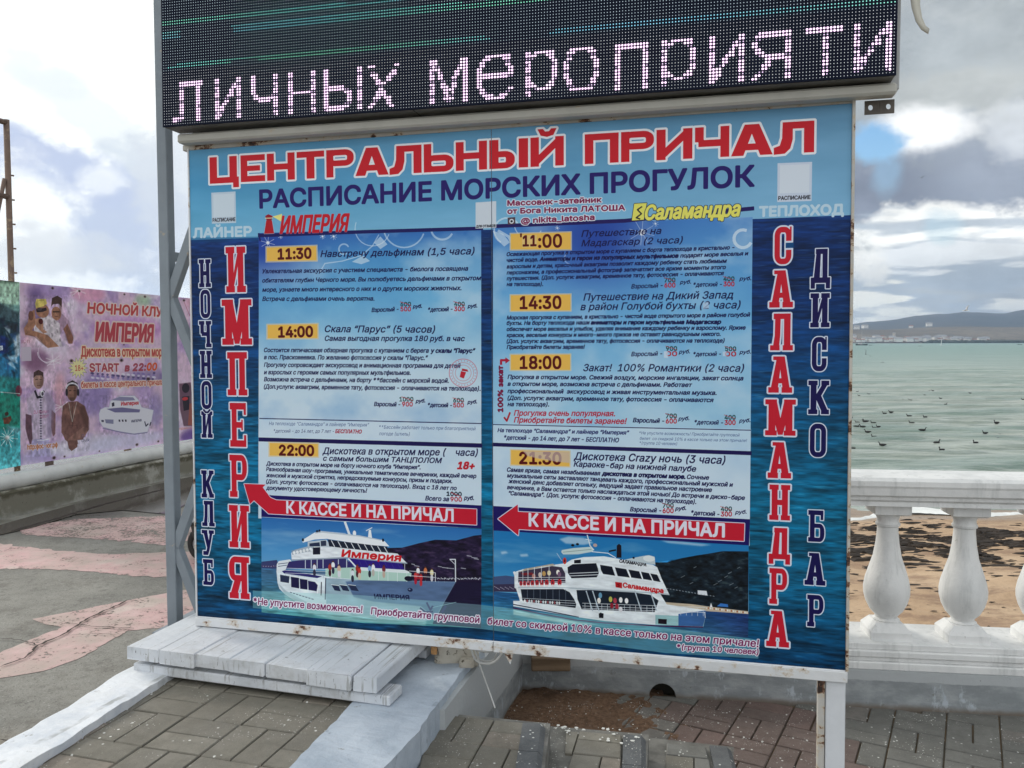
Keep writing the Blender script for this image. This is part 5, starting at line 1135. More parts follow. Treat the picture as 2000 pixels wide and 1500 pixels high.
('P',[(385.5,1516.8),(452.2,1505.1),(610.9,1491.6),(647.3,1522.8),(536.2,1533.8),(373.1,1543.7)],'34306a',1,{}),
('L',[(452.2,1505.1),(451.7,1536.8)],3.3,'c6d2de',1,{}),
('L',[(475.8,1503.7),(475.3,1535.3)],3.3,'c6d2de',1,{}),
('L',[(499.3,1502.3),(498.8,1533.9)],3.29,'c6d2de',1,{}),
('L',[(522.7,1501),(522.3,1532.5)],3.3,'c6d2de',1,{}),
('L',[(583.2,1497.5),(582.8,1528.9)],3.23,'c6d2de',1,{}),
('L',[(615.5,1495.6),(615.1,1526.9)],3.22,'c6d2de',1,{}),
('P',[(620.1,1491.1),(643.1,1490.2),(825.8,1495.3),(837.5,1520.6),(656.4,1521.4),(629.1,1511.1)],'2c1c80',1,{}),
('L',[(661.3,1493),(674.7,1519)],1.38,'453a90',1,{}),
('L',[(686.4,1493.7),(699.7,1519.3)],1.35,'453a90',1,{}),
('L',[(711.4,1494.3),(724.7,1519.5)],1.35,'453a90',1,{}),
('L',[(736.2,1495),(749.5,1519.7)],1.35,'453a90',1,{}),
('L',[(761,1495.7),(774.2,1519.9)],1.35,'453a90',1,{}),
('L',[(785.6,1496.4),(798.8,1520.1)],1.35,'453a90',1,{}),
('L',[(810.2,1497),(823.3,1520.3)],1.32,'453a90',1,{}),
('L',[(622.4,1492.2),(649.6,1518.4)],5.53,'e8eef4',1,{}),
('P',[(531.6,1533.2),(656.4,1521.4),(837.5,1520.6),(863.1,1530.8),(858.4,1559.7),(674.2,1567.3),(531.2,1562.2)],'b4d6ca',1,{}),
('P',[(656.4,1520.6),(837.5,1519.8),(854.3,1525.1),(854.3,1531.4),(665.4,1532.4)],'e6f0f2',1,{}),
('L',[(554.9,1532.7),(554.4,1567.2)],1.84,'e8f0f0',1,{}),
('L',[(592,1531.7),(591.5,1566.5)],1.84,'e8f0f0',1,{}),
('L',[(628.8,1530.8),(628.4,1565.9)],1.84,'e8f0f0',1,{}),
('L',[(665.5,1529.8),(665.1,1565.3)],1.8,'e8f0f0',1,{}),
('L',[(701.9,1528.9),(701.5,1564.7)],1.8,'e8f0f0',1,{}),
('L',[(738.1,1528),(737.7,1564.1)],1.8,'e8f0f0',1,{}),
('L',[(774.1,1527),(773.7,1563.5)],1.8,'e8f0f0',1,{}),
('L',[(809.9,1526.1),(809.5,1562.8)],1.8,'e8f0f0',1,{}),
('L',[(845.5,1525.2),(845.1,1562.2)],1.76,'e8f0f0',1,{}),
('L',[(370.8,1541.2),(536.2,1536.4)],1.44,'e6ecf4',1,{}),
('L',[(370.6,1549.9),(536.1,1545)],1.44,'e6ecf4',1,{}),
('L',[(370.5,1559.6),(536,1554.5)],1.44,'e6ecf4',1,{}),
('P',[(395.6,1483.5),(410,1471.8),(462.3,1456),(546.7,1449.3),(583.7,1452.9),(779.2,1462.1),(810.5,1463.3),(847.9,1496.9),(720.4,1493.8),(620.2,1488.1),(536.7,1498.5),(452.2,1505.1),(397.5,1512.6)],'eaf0f6',1,{}),
('P',[(395.7,1474.8),(471.8,1453.3),(488.2,1454.6),(476.2,1472.5),(400.2,1490.6)],'8c9cb0',0.7,{}),
('D',407.5,1482.8,5.71,6.09,'f4f8fa',0.9,{}),
('D',420.8,1479.5,5.71,6.09,'f4f8fa',0.9,{}),
('D',434.2,1476.1,5.65,6.09,'f4f8fa',0.9,{}),
('D',447.4,1472.8,5.71,6.09,'f4f8fa',0.9,{}),
('D',460.7,1469.5,5.65,6.02,'f4f8fa',0.9,{}),
('D',474,1466.1,5.65,6.09,'f4f8fa',0.9,{}),
('P',[(483,1459.2),(512.1,1456.3),(511.7,1482.6),(482.6,1485.1)],'1a1c30',1,{}),
('P',[(462.6,1438.6),(537.7,1427),(555.9,1455.2),(462.3,1456)],'c2cdd8',1,{}),
('P',[(469.6,1444.8),(509.5,1438.3),(511.7,1453.3),(469.4,1455.6)],'2a3450',1,{}),
('P',[(514.3,1433.8),(535.8,1430.5),(536.4,1449.8),(515,1452.3)],'303a52',1,{}),
('P',[(542.3,1426.7),(620.9,1432.5),(721,1437.8),(771.4,1441),(783.7,1462.7),(675.4,1458.1),(583.7,1453.7),(547.6,1451.4)],'1e2638',1,{}),
('L',[(556.2,1429.4),(568.9,1451.1)],2.82,'e8eef4',1,{}),
('L',[(582.2,1431.1),(594.8,1452.5)],2.77,'e8eef4',1,{}),
('L',[(608,1432.7),(620.6,1453.9)],2.76,'e8eef4',1,{}),
('L',[(633.7,1434.4),(646.2,1455.2)],2.77,'e8eef4',1,{}),
('L',[(659.3,1436),(671.8,1456.6)],2.7,'e8eef4',1,{}),
('L',[(684.8,1437.6),(697.3,1458)],2.7,'e8eef4',1,{}),
('L',[(710.2,1439.2),(722.6,1459.3)],2.7,'e8eef4',1,{}),
('L',[(735.4,1440.8),(747.8,1460.7)],2.7,'e8eef4',1,{}),
('L',[(760.6,1442.4),(773,1462)],2.7,'e8eef4',1,{}),
('P',[(440.4,1438.9),(447.6,1429.9),(491.3,1403.5),(519.4,1397.8),(666.9,1405.8),(750.5,1417.2),(764,1422.8),(780.4,1439.7),(721,1438.7),(620.9,1432.1),(537.7,1424.4),(490.9,1429.4),(443.6,1443.1)],'f2f6fa',1,{}),
('D',443.8,1433.1,4.24,6.09,'101020',1,{}),
('D',510.1,1397.4,4.19,6.02,'101020',1,{}),
('D',500.7,1400,4.24,6.02,'101020',1,{}),
('D',756.4,1418.2,4.06,5.88,'101020',1,{}),
('L',[(512.4,1397.3),(547.4,1399),(612.1,1400.9)],1.18,'dfe6f0',1,{}),
('L',[(610.7,1360.4),(628.1,1406.5)],9.21,'e6edf4',1,{}),
('D',646.9,1399.2,6.45,10.2,'f4f8fc',1,{}),
('P',[(698.7,1411.4),(702.6,1383.7),(710.3,1383.3),(714.5,1412.7)],'f0f4f8',1,{}),
('L',[(692.1,1387.6),(714.9,1375.4)],2.77,'eef2f6',1,{}),
('D',488.2,1520.3,4.24,4.3,'5a3428',1,{}),
('D',488.1,1532.4,7.06,11.31,'e8e8f0',1,{}),
('D',487.8,1551.9,5.65,13.05,'34324a',1,{}),
('D',549.5,1516.7,4.19,4.3,'5a3428',1,{}),
('D',549.4,1528.7,6.99,11.18,'b04038',1,{}),
('D',549.1,1548.1,5.59,12.9,'40202c',1,{}),
('D',562.2,1507.3,4.19,4.3,'5a3428',1,{}),
('D',562,1519.4,6.99,11.18,'f0f0f4',1,{}),
('D',561.8,1538.7,5.59,12.9,'2c2c48',1,{}),
('D',656.5,1514.6,4.15,4.25,'5a3428',1,{}),
('D',656.4,1526.6,6.84,11.05,'a03030',1,{}),
('D',656.2,1545.8,5.47,12.75,'502030',1,{}),
('D',664.6,1522.6,4.15,4.3,'5a3428',1,{}),
('D',664.5,1534.6,6.84,11.05,'c83a34',1,{}),
('D',664.3,1553.8,5.47,12.9,'d8c8b8',1,{}),
('D',704.4,1511.7,4.06,4.3,'5a3428',1,{}),
('D',704.2,1523.7,6.84,11.05,'8ab0dc',1,{}),
('D',704,1542.8,5.47,12.75,'2c2c3c',1,{}),
('D',718,1506.7,4.1,4.25,'5a3428',1,{}),
('D',717.9,1518.6,6.76,11.05,'f4f4f6',1,{}),
('D',717.7,1537.7,5.41,12.75,'c0b8b0',1,{}),
('D',758.6,1510.6,4.06,4.25,'5a3428',1,{}),
('D',758.4,1522.5,6.76,11.05,'7a3038',1,{}),
('D',758.2,1541.6,5.41,12.6,'c8b0a0',1,{}),
('D',887.6,1509.2,3.97,4.2,'5a3428',1,{}),
('D',887.5,1521,6.62,10.79,'f2f2f4',1,{}),
('D',887.3,1539.8,5.29,12.6,'a02030',1,{}),
('D',915.2,1507.6,3.97,4.15,'5a3428',1,{}),
('D',915.1,1519.3,6.62,10.79,'d07a50',1,{}),
('D',915,1538.1,5.23,12.6,'3a2030',1,{}),
('D',938.8,1512.4,3.92,4.15,'5a3428',1,{}),
('D',938.7,1524.1,6.54,10.79,'e8e0b0',1,{}),
('D',938.6,1542.9,5.23,12.45,'d0d0d8',1,{}),
('D',585.2,1518.8,4.15,4.3,'5a3428',1,{}),
('D',585,1530.9,6.99,11.18,'d8b8a0',1,{}),
('D',584.8,1550.2,5.59,12.9,'e0e0e8',1,{}),
('D',878.6,1526.5,3.97,4.2,'5a3428',1,{}),
('D',878.5,1538.3,6.62,10.92,'d04040',1,{}),
('D',878.3,1557.2,5.35,12.6,'b02038',1,{}),
('D',898.4,1531.6,3.97,4.2,'5a3428',1,{}),
('D',898.3,1543.3,6.61,10.92,'c03038',1,{}),
('D',898.1,1562.2,5.29,12.6,'c03038',1,{}),
('D',638,1532.8,4.15,4.3,'5a3428',1,{}),
('D',637.8,1544.8,6.91,11.05,'dfe6ee',1,{}),
('D',637.6,1564.1,5.53,12.75,'2a2a40',1,{}),
('L',[(854.3,1523),(950.9,1523.3)],1.8,'e8ecf0',1,{}),
('L',[(854.2,1539.8),(950.8,1540)],1.76,'dfe4ec',1,{}),
('L',[(951.8,1523.3),(951.6,1554.6)],2.21,'e8ecf0',1,{}),
('D',851.9,1550.5,15.88,9.24,'14142a',1,{}),
('L',[(1005.5,1473.1),(1025.7,1471.9),(1026.1,1549.8)],3.87,'dde2ea',1,{}),
('L',[(1005.5,1473.1),(1024.7,1489.8)],2.15,'dde2ea',1,{}),
('L',[(837.7,1498.8),(837.5,1519.8)],1.8,'dde2ea',1,{}),
('P',[(395.2,1507.5),(452.2,1502.4),(611,1486.5),(848,1494),(847,1498.2),(620.1,1491.1),(452.1,1506.8),(397.5,1512.6)],'9aa8b8',0.9,{}),
('P',[(491.3,1403.5),(519.4,1397.8),(666.9,1405.8),(750.5,1417.2),(748.3,1420.3),(666.9,1410.1),(519.4,1402.9),(493.6,1407.7)],'c0ccd8',0.9,{}),
('N',[(395.6,1483.5),(462.3,1456),(546.7,1449.3),(810.5,1463.3),(847.9,1496.9),(620.2,1488.1),(397.5,1512.6)],8,30,0.12,53),
('N',[(272.1,1611.5),(534.1,1691.7),(910.2,1699.8),(958.5,1675.2),(1119,1564.4),(1118.3,1706.6),(270.3,1713.2)],4,34,0.3,54),
('T','Империя',596.2,1485.6,824.5,1490.3,24.65,'d01a24',0.12,{'bold':1.7}),
('T','ИМПЕРИЯ',720.3,1631.1,854.3,1627.3,17,'1c2148',-0.1,{'bold':1.06}),
('L',[(919.5,1632),(932.4,1656.2),(941.3,1643)],7.06,'2b1c50',1,{}),
('L',[(895.1,1652.6),(914.8,1665.9),(941.1,1661.8)],6.31,'2b1c50',1,{}),
('L',[(989.2,1639.6),(976,1661.4)],8.64,'2b1c50',1,{}),
('L',[(941.2,1647.2),(1028.2,1622.2)],1.32,'a8d4dc',1,{}),
('P',[(1162.7,1363.8),(2008,1370),(2009.6,1584.6),(1161.5,1602.2)],'PSKY2',1,{}),
('P',[(1161.7,1575.5),(2008.8,1584.7),(2008.2,1667.7),(1161.2,1673.7)],'PSEA2',1,{}),
('P',[(1394.1,1381.1),(1424.7,1370.9),(1476.8,1372.5),(1511.2,1388),(1476.8,1396.3),(1416,1395.2)],'cfe0ee',0.7,{'soft':2.2}),
('P',[(1730.2,1368),(1795.9,1368.8),(1893,1374.1),(1860.8,1380),(1754.9,1375.1)],'cfe0ee',0.7,{'soft':2.2}),
('P',[(1188.7,1436),(1206.9,1432.8),(1215.9,1438.9),(1193.2,1444.6)],'cfe0ee',0.7,{'soft':2.2}),
('P',[(1256.5,1441.1),(1283.4,1437.4),(1287.8,1445.9),(1260.9,1448.8)],'cfe0ee',0.7,{'soft':2.2}),
('P',[(1713.9,1441.6),(1751,1439.4),(1796.1,1423.3),(1844.8,1411.3),(1893.1,1401.1),(1925.1,1393.1),(2007.4,1389),(2008,1589.7),(1714.3,1589.3)],'16212b',1,{}),
('N',[(1713.9,1441.6),(1796.1,1423.3),(1893.1,1401.1),(1925.1,1393.1),(2007.4,1389),(2008,1589.7),(1714.3,1589.3)],8,18,0.9,55,'4c5a52'),
('P',[(1161.9,1524.2),(1206.5,1517),(1242.7,1519.1),(1247.1,1552),(1161.8,1557.6)],'43557e',1,{}),
('P',[(1161.8,1550.9),(1247.1,1543.2),(1251.5,1571.6),(1161.7,1575.5)],'3a3450',1,{}),
('L',[(1165.4,1557.4),(1169.1,1558.5)],2.3,'c8c4d4',0.7,{}),
('L',[(1170.9,1560.1),(1174.5,1561.2)],2.25,'c8c4d4',0.7,{}),
('L',[(1176.3,1562.9),(1180,1564)],2.3,'c8c4d4',0.7,{}),
('L',[(1181.8,1565.6),(1185.4,1566.7)],2.3,'c8c4d4',0.7,{}),
('L',[(1187.3,1558.6),(1190.9,1559.7)],2.25,'c8c4d4',0.7,{}),
('L',[(1192.7,1561.4),(1196.4,1562.5)],2.3,'c8c4d4',0.7,{}),
('L',[(1198.2,1564.1),(1201.8,1565.2)],2.25,'c8c4d4',0.7,{}),
('L',[(1203.7,1557.1),(1207.3,1558.2)],2.25,'c8c4d4',0.7,{}),
('L',[(1209.1,1559.8),(1212.7,1560.9)],2.25,'c8c4d4',0.7,{}),
('L',[(1214.5,1562.6),(1218.1,1563.7)],2.3,'c8c4d4',0.7,{}),
('L',[(1220,1555.6),(1223.6,1556.7)],2.25,'c8c4d4',0.7,{}),
('L',[(1225.4,1558.3),(1229,1559.4)],2.25,'c8c4d4',0.7,{}),
('L',[(1230.8,1561.1),(1234.4,1562.1)],2.25,'c8c4d4',0.7,{}),
('L',[(1236.3,1554),(1239.9,1555.1)],2.25,'c8c4d4',0.7,{}),
('L',[(1796.4,1486.4),(1808.6,1479.3)],2,'a8b4bc',0.6,{}),
('L',[(1825,1505.6),(1834.7,1499.9)],2.01,'a8b4bc',0.6,{}),
('L',[(1836.9,1452.4),(1845,1447.7)],2.05,'a8b4bc',0.6,{}),
('L',[(1899.7,1504.9),(1911.7,1497.9)],2,'a8b4bc',0.6,{}),
('L',[(1913.7,1493.6),(1925.6,1486.6)],2.01,'a8b4bc',0.6,{}),
('L',[(1933.6,1477.8),(1943.9,1471.7)],2.01,'a8b4bc',0.6,{}),
('L',[(1945.4,1464.6),(1955.7,1458.5)],2.01,'a8b4bc',0.6,{}),
('L',[(1973.1,1446.3),(1981,1441.7)],1.96,'a8b4bc',0.6,{}),
('L',[(1949.6,1501.7),(1961.5,1494.7)],2.01,'a8b4bc',0.6,{}),
('L',[(1965.6,1511),(1974.3,1505.9)],2.01,'a8b4bc',0.6,{}),
('P',[(1849.4,1525),(1877.7,1525.2),(1881,1540.4),(1850.3,1538.4)],'e6eaf0',1,{}),
('L',[(1751.3,1525.2),(1755.5,1526.2)],2.53,'b8c4d0',0.7,{}),
('L',[(1761.2,1526.2),(1765.4,1527.2)],2.46,'b8c4d0',0.7,{}),
('L',[(1771.1,1527.3),(1775.2,1528.3)],2.47,'b8c4d0',0.7,{}),
('L',[(1781,1528.3),(1785.1,1529.3)],2.47,'b8c4d0',0.7,{}),
('L',[(1790.8,1529.3),(1794.9,1530.3)],2.46,'b8c4d0',0.7,{}),
('L',[(1800.6,1530.4),(1804.7,1531.3)],2.47,'b8c4d0',0.7,{}),
('L',[(1810.4,1531.4),(1814.5,1532.4)],2.47,'b8c4d0',0.7,{}),
('L',[(1820.2,1532.4),(1824.3,1533.4)],2.47,'b8c4d0',0.7,{}),
('L',[(1830,1533.4),(1834.1,1534.4)],2.46,'b8c4d0',0.7,{}),
('L',[(1839.7,1534.5),(1843.8,1535.4)],2.47,'b8c4d0',0.7,{}),
('L',[(1849.5,1535.5),(1853.5,1536.5)],2.41,'b8c4d0',0.7,{}),
('L',[(1859.2,1536.5),(1863.3,1537.5)],2.41,'b8c4d0',0.7,{}),
('L',[(1868.9,1537.5),(1873,1538.5)],2.41,'b8c4d0',0.7,{}),
('L',[(1878.6,1538.5),(1882.6,1539.5)],2.41,'b8c4d0',0.7,{}),
('L',[(1888.3,1539.5),(1892.3,1540.5)],2.4,'b8c4d0',0.7,{}),
('L',[(1897.9,1540.5),(1901.9,1541.5)],2.4,'b8c4d0',0.7,{}),
('P',[(1735,1570.8),(1837.5,1572),(1878,1575.4),(2007.6,1582.7),(2008.1,1591.3),(1861.9,1591.2),(1735,1583.5)],'cbbba4',1,{}),
('D',1878,1580.9,2.44,3.32,'e8e0d0',0.9,{}),
('D',1884.1,1581.2,2.41,3.32,'b06a48',0.9,{}),
('D',1890.1,1581.5,2.44,3.36,'f0f0f0',0.9,{}),
('D',1896.1,1581.8,2.44,3.36,'e8e0d0',0.9,{}),
('D',1902.2,1582.1,2.41,3.36,'b06a48',0.9,{}),
('D',1908.2,1582.4,2.4,3.36,'f0f0f0',0.9,{}),
('D',1914.2,1582.8,2.41,3.32,'e8e0d0',0.9,{}),
('D',1920.2,1583.1,2.41,3.32,'b06a48',0.9,{}),
('D',1926.2,1583.4,2.41,3.32,'f0f0f0',0.9,{}),
('D',1932.2,1583.7,2.41,3.32,'e8e0d0',0.9,{}),
('D',1938.2,1584,2.41,3.32,'b06a48',0.9,{}),
('D',1944.2,1584.3,2.41,3.36,'f0f0f0',0.9,{}),
('D',1950.2,1584.6,2.37,3.36,'e8e0d0',0.9,{}),
('D',1956.2,1585,2.38,3.32,'b06a48',0.9,{}),
('D',1962.1,1585.3,2.41,3.32,'f0f0f0',0.9,{}),
('D',1968.1,1585.6,2.38,3.32,'e8e0d0',0.9,{}),
('D',1974,1585.9,2.38,3.32,'b06a48',0.9,{}),
('D',1980,1586.2,2.38,3.32,'f0f0f0',0.9,{}),
('D',1985.9,1586.5,2.38,3.32,'e8e0d0',0.9,{}),
('D',1991.8,1586.8,2.38,3.32,'b06a48',0.9,{}),
('D',1997.8,1587.1,2.37,3.32,'f0f0f0',0.9,{}),
('D',2003.7,1587.4,2.37,3.32,'e8e0d0',0.9,{}),
('P',[(1910.2,1573.1),(1922.1,1562.6),(1944.1,1564.4),(1946.1,1573.4)],'3a78c8',1,{}),
('P',[(1888.1,1576.8),(1892,1563.1),(1897.3,1578.2)],'f2f2f6',1,{}),
('P',[(1237.3,1504),(1247.3,1499),(1274.3,1489.4),(1415.9,1461.7),(1435.6,1448.4),(1476.8,1437.3),(1545.5,1430.8),(1705.6,1449.7),(1720.1,1457.3),(1734.7,1494.5),(1760.5,1547),(1730.8,1545.6),(1751.5,1578.1),(1874.8,1588.2),(1874.2,1613.4),(1868.2,1642),(1714.5,1648.8),(1545.7,1648.9),(1441.9,1641.5),(1327.4,1630.3),(1233.3,1621.6),(1233.4,1602.5),(1255.9,1601),(1251.6,1562.8),(1238.1,1557.9)],'e9f1f6',1,{}),
('P',[(1714.4,1615.6),(1874.1,1610.5),(1868.3,1643.3),(1714.5,1648)],'9cc8cc',1,{}),
('P',[(1788.7,1607.2),(1874.8,1589.5),(1873.4,1615.6),(1867,1642.1),(1788.8,1645.6)],'3c68a4',1,{}),
('L',[(1233.3,1627.4),(1327.4,1640),(1441.9,1652.4),(1545.7,1655.4),(1714.5,1652.2),(1866.2,1644.7)],4.06,'4a1c4a',1,{}),
('L',[(1233.3,1615),(1327.4,1625.9),(1459.4,1642.4)],3.23,'1c2040',1,{}),
('P',[(1233.3,1632.7),(1327.4,1645.7),(1459.4,1657.7),(1528.5,1663.2),(1415.7,1667.5),(1282.7,1655.6),(1233.2,1650.5)],'bfe0dc',0.8,{'soft':1.5}),
('P',[(1251.8,1500.9),(1369.8,1474),(1402.8,1476.4),(1414.1,1496.6),(1415,1527.9),(1250.7,1538.5)],'40384c',1,{}),
('P',[(1250.9,1505.4),(1274.3,1489.4),(1372,1466),(1380.8,1471.2),(1341.1,1477.9),(1260.8,1500.3)],'b8ac98',1,{}),
('P',[(1260.7,1504.8),(1301,1500.9),(1305.5,1508.6),(1267.5,1513.2)],'7a2028',1,{}),
('D',1341,1502,6.24,8.8,'c8a060',1,{}),
('D',1358.7,1498.7,6.24,8.8,'f0e0b0',1,{}),
('D',1389.6,1494.6,6.17,8.7,'f4f0e8',1,{}),
('D',1394,1500.9,6.1,8.7,'80607a',1,{}),
('D',1327.7,1507.2,6.24,8.8,'e0d0c8',1,{}),
('D',1305.5,1513,6.24,8.8,'c89080',1,{}),
('L',[(1250.8,1521.7),(1415,1509.6)],1.44,'eef2f6',1,{}),
('L',[(1250.8,1528.8),(1415,1516.6)],1.44,'eef2f6',1,{}),
('L',[(1250.7,1536.7),(1415,1524.4)],1.44,'eef2f6',1,{}),
('D',1260.6,1541.4,5.41,8.36,'c02430',1,{}),
('D',1260.6,1541.4,2.25,3.96,'50303c',1,{}),
('D',1261.5,1551.1,5.41,3.52,'efe2e0',1,{}),
('D',1273.2,1540.1,5.64,8.8,'c02430',1,{}),
('D',1273.2,1540.1,2.25,3.96,'50303c',1,{}),
('D',1274.1,1549.8,5.35,3.52,'efe2e0',1,{}),
('D',1286.6,1538.7,5.86,9.24,'c02430',1,{}),
('D',1286.6,1538.7,2.25,3.96,'50303c',1,{}),
('D',1287.5,1548.5,5.35,3.52,'efe2e0',1,{}),
('D',1300.9,1537.2,6.09,9.68,'c02430',1,{}),
('D',1300.9,1537.2,2.25,3.96,'50303c',1,{}),
('D',1301.8,1547.1,5.35,3.52,'efe2e0',1,{}),
('D',1317,1535.6,6.24,10.12,'c02430',1,{}),
('D',1317,1535.6,2.23,3.96,'50303c',1,{}),
('D',1317.9,1545.6,5.35,3.52,'efe2e0',1,{}),
('D',1333.4,1534,6.46,10.56,'c02430',1,{}),
('D',1333.4,1534,2.23,3.96,'50303c',1,{}),
('D',1334.3,1544.1,5.35,3.52,'efe2e0',1,{}),
('D',1350.7,1532.4,6.69,11,'c02430',1,{}),
('D',1350.7,1532.4,2.23,3.96,'50303c',1,{}),
('D',1351.6,1542.5,5.29,3.52,'efe2e0',1,{}),
('D',1371,1530.6,6.91,11.31,'c02430',1,{}),
('D',1371,1530.6,2.23,3.92,'50303c',1,{}),
('D',1371.9,1540.7,5.29,3.52,'efe2e0',1,{}),
('D',1394.8,1528.5,7.06,11.75,'c02430',1,{}),
('D',1394.8,1528.5,2.21,3.92,'50303c',1,{}),
('D',1395.7,1538.7,5.23,3.52,'efe2e0',1,{}),
('L',[(1267.5,1491.1),(1267.4,1537.4)],1.8,'dfe6ee',1,{}),
('L',[(1285.4,1487.4),(1285.3,1536.3)],1.8,'dfe6ee',1,{}),
('L',[(1307.8,1482.7),(1307.6,1534.8)],1.76,'dfe6ee',1,{}),
('L',[(1332.2,1477.7),(1332.1,1533.2)],1.8,'dfe6ee',1,{}),
('L',[(1358.8,1472.1),(1358.7,1531.5)],1.76,'dfe6ee',1,{}),
('L',[(1236.4,1503.2),(1246.3,1530),(1247.1,1560.9),(1260.4,1599.8)],6.91,'f0f5f8',1,{}),
('P',[(1422,1475.2),(1439.9,1463.7),(1519,1455.6),(1525,1473.4),(1527.6,1489.6),(1520.7,1502.9),(1435.5,1511.8),(1423.7,1494.7)],'181c2a',1,{}),
('L',[(1429,1495.7),(1525,1485.4)],2.16,'e6ecf2',1,{}),
('L',[(1429,1504.4),(1525,1494)],2.16,'e6ecf2',1,{}),
('P',[(1531.9,1460),(1572,1464.1),(1582.2,1493.9),(1542.1,1490.4),(1534.9,1477.1)],'141a28',1,{}),
('P',[(1581.3,1465.7),(1618.6,1469.4),(1630.4,1496.9),(1590.7,1494.2)],'141a28',1,{}),
('P',[(1626.2,1470.7),(1661.4,1474.5),(1670.7,1499.4),(1635.5,1496.6)],'141a28',1,{}),
('P',[(1667.3,1475),(1693.2,1478.5),(1704.1,1502.4),(1674.9,1499.2)],'141a28',1,{}),
('P',[(1697.4,1479.1),(1719.8,1481.9),(1731.5,1505.8),(1708.2,1502.6)],'141a28',1,{}),
('P',[(1259.7,1560.9),(1407.1,1550.2),(1428.9,1559.6),(1444.6,1582.5),(1451.6,1599.4),(1448.9,1611.8),(1265.8,1601.2)],'1b2230',1,{}),
('P',[(1452.5,1550.7),(1502.7,1546.9),(1643.1,1545.6),(1697.6,1550),(1724.6,1567.3),(1712.3,1606.4),(1470.2,1614.6),(1455.9,1581.7)],'1a2432',1,{}),
('L',[(1283,1559.3),(1282.9,1598.2)],1.35,'6c7a8c',1,{}),
('L',[(1305.3,1557.9),(1305.2,1598.8)],1.35,'6c7a8c',1,{}),
('L',[(1327.6,1556.4),(1327.5,1599.5)],1.35,'6c7a8c',1,{}),
('L',[(1349.8,1554.9),(1349.7,1600.1)],1.32,'6c7a8c',1,{}),
('L',[(1371.9,1553.4),(1371.8,1600.7)],1.32,'6c7a8c',1,{}),
('L',[(1393.9,1552),(1393.8,1601.4)],1.32,'6c7a8c',1,{}),
('L',[(1415.8,1550.5),(1415.8,1602)],1.32,'6c7a8c',1,{}),
('L',[(1485.4,1551.5),(1507,1617.2)],3.88,'b9c8d4',1,{}),
('L',[(1507,1550.1),(1528.5,1615.6)],3.88,'b9c8d4',1,{}),
('L',[(1647.3,1540.6),(1668.5,1605.4)],3.78,'b9c8d4',1,{}),
('L',[(1697.5,1537.3),(1718.5,1601.7)],3.79,'b9c8d4',1,{}),
('L',[(1265,1591.5),(1448.5,1588.3)],1.35,'dfe8ee',1,{}),
('L',[(1264.9,1599.4),(1448.5,1596.2)],1.35,'dfe8ee',1,{}),
('L',[(1264.9,1607.4),(1448.5,1604)],1.35,'dfe8ee',1,{}),
('L',[(1472.4,1593.6),(1874,1579.5)],1.47,'e8eef4',1,{}),
('L',[(1472.4,1603.2),(1874,1588.7)],1.47,'e8eef4',1,{}),
('L',[(1472.4,1611),(1874.1,1596.2)],1.47,'e8eef4',1,{}),
('L',[(1481.1,1593.9),(1481.1,1619.1)],1.29,'e0e8f0',1,{}),
('L',[(1500.1,1593.4),(1500.1,1618.5)],1.29,'e0e8f0',1,{}),
('L',[(1519,1592.9),(1519,1618)],1.29,'e0e8f0',1,{}),
('L',[(1537.9,1592.4),(1537.9,1617.5)],1.29,'e0e8f0',1,{}),
('L',[(1556.8,1592),(1556.8,1617)],1.26,'e0e8f0',1,{}),
('L',[(1575.5,1591.5),(1575.5,1616.5)],1.29,'e0e8f0',1,{}),
('L',[(1594.2,1591),(1594.3,1616)],1.29,'e0e8f0',1,{}),
('L',[(1612.9,1590.5),(1612.9,1615.4)],1.26,'e0e8f0',1,{}),
('L',[(1631.4,1590.1),(1631.5,1614.9)],1.29,'e0e8f0',1,{}),
('L',[(1650,1589.6),(1650,1614.4)],1.26,'e0e8f0',1,{}),
('L',[(1668.4,1589.1),(1668.5,1613.9)],1.26,'e0e8f0',1,{}),
('L',[(1686.8,1588.7),(1686.9,1613.4)],1.26,'e0e8f0',1,{}),
('L',[(1705.2,1588.2),(1705.2,1612.9)],1.23,'e0e8f0',1,{}),
('L',[(1723.4,1587.8),(1723.5,1612.4)],1.26,'e0e8f0',1,{}),
('L',[(1741.7,1587.3),(1741.7,1611.9)],1.23,'e0e8f0',1,{}),
('L',[(1759.8,1586.8),(1759.9,1611.4)],1.23,'e0e8f0',1,{}),
('L',[(1777.9,1586.4),(1778,1610.9)],1.23,'e0e8f0',1,{}),
('L',[(1796,1585.9),(1796.1,1610.4)],1.2,'e0e8f0',1,{}),
('L',[(1813.9,1585.5),(1814,1609.9)],1.23,'e0e8f0',1,{}),
('L',[(1831.9,1585),(1832,1609.4)],1.2,'e0e8f0',1,{}),
('L',[(1849.7,1584.6),(1849.9,1608.9)],1.23,'e0e8f0',1,{}),
('L',[(1867.5,1584.1),(1867.7,1608.5)],1.23,'e0e8f0',1,{}),
('D',1273.9,1599.7,2.71,5.28,'f0f0f0',1,{}),
('D',1282,1599.7,2.68,5.28,'9c4850',1,{}),
('D',1290,1599.6,2.71,5.34,'dfe8ee',1,{}),
('D',1298.1,1599.6,2.68,5.28,'f0f0f0',1,{}),
('D',1306.1,1599.6,2.71,5.28,'9c4850',1,{}),
('D',1314.2,1599.5,2.68,5.28,'dfe8ee',1,{}),
('D',1322.2,1599.5,2.68,5.28,'f0f0f0',1,{}),
('D',1330.2,1599.5,2.68,5.28,'9c4850',1,{}),
('D',1338.2,1599.4,2.65,5.28,'dfe8ee',1,{}),
('D',1346.2,1599.4,2.65,5.28,'f0f0f0',1,{}),
('D',1354.1,1599.3,2.68,5.28,'9c4850',1,{}),
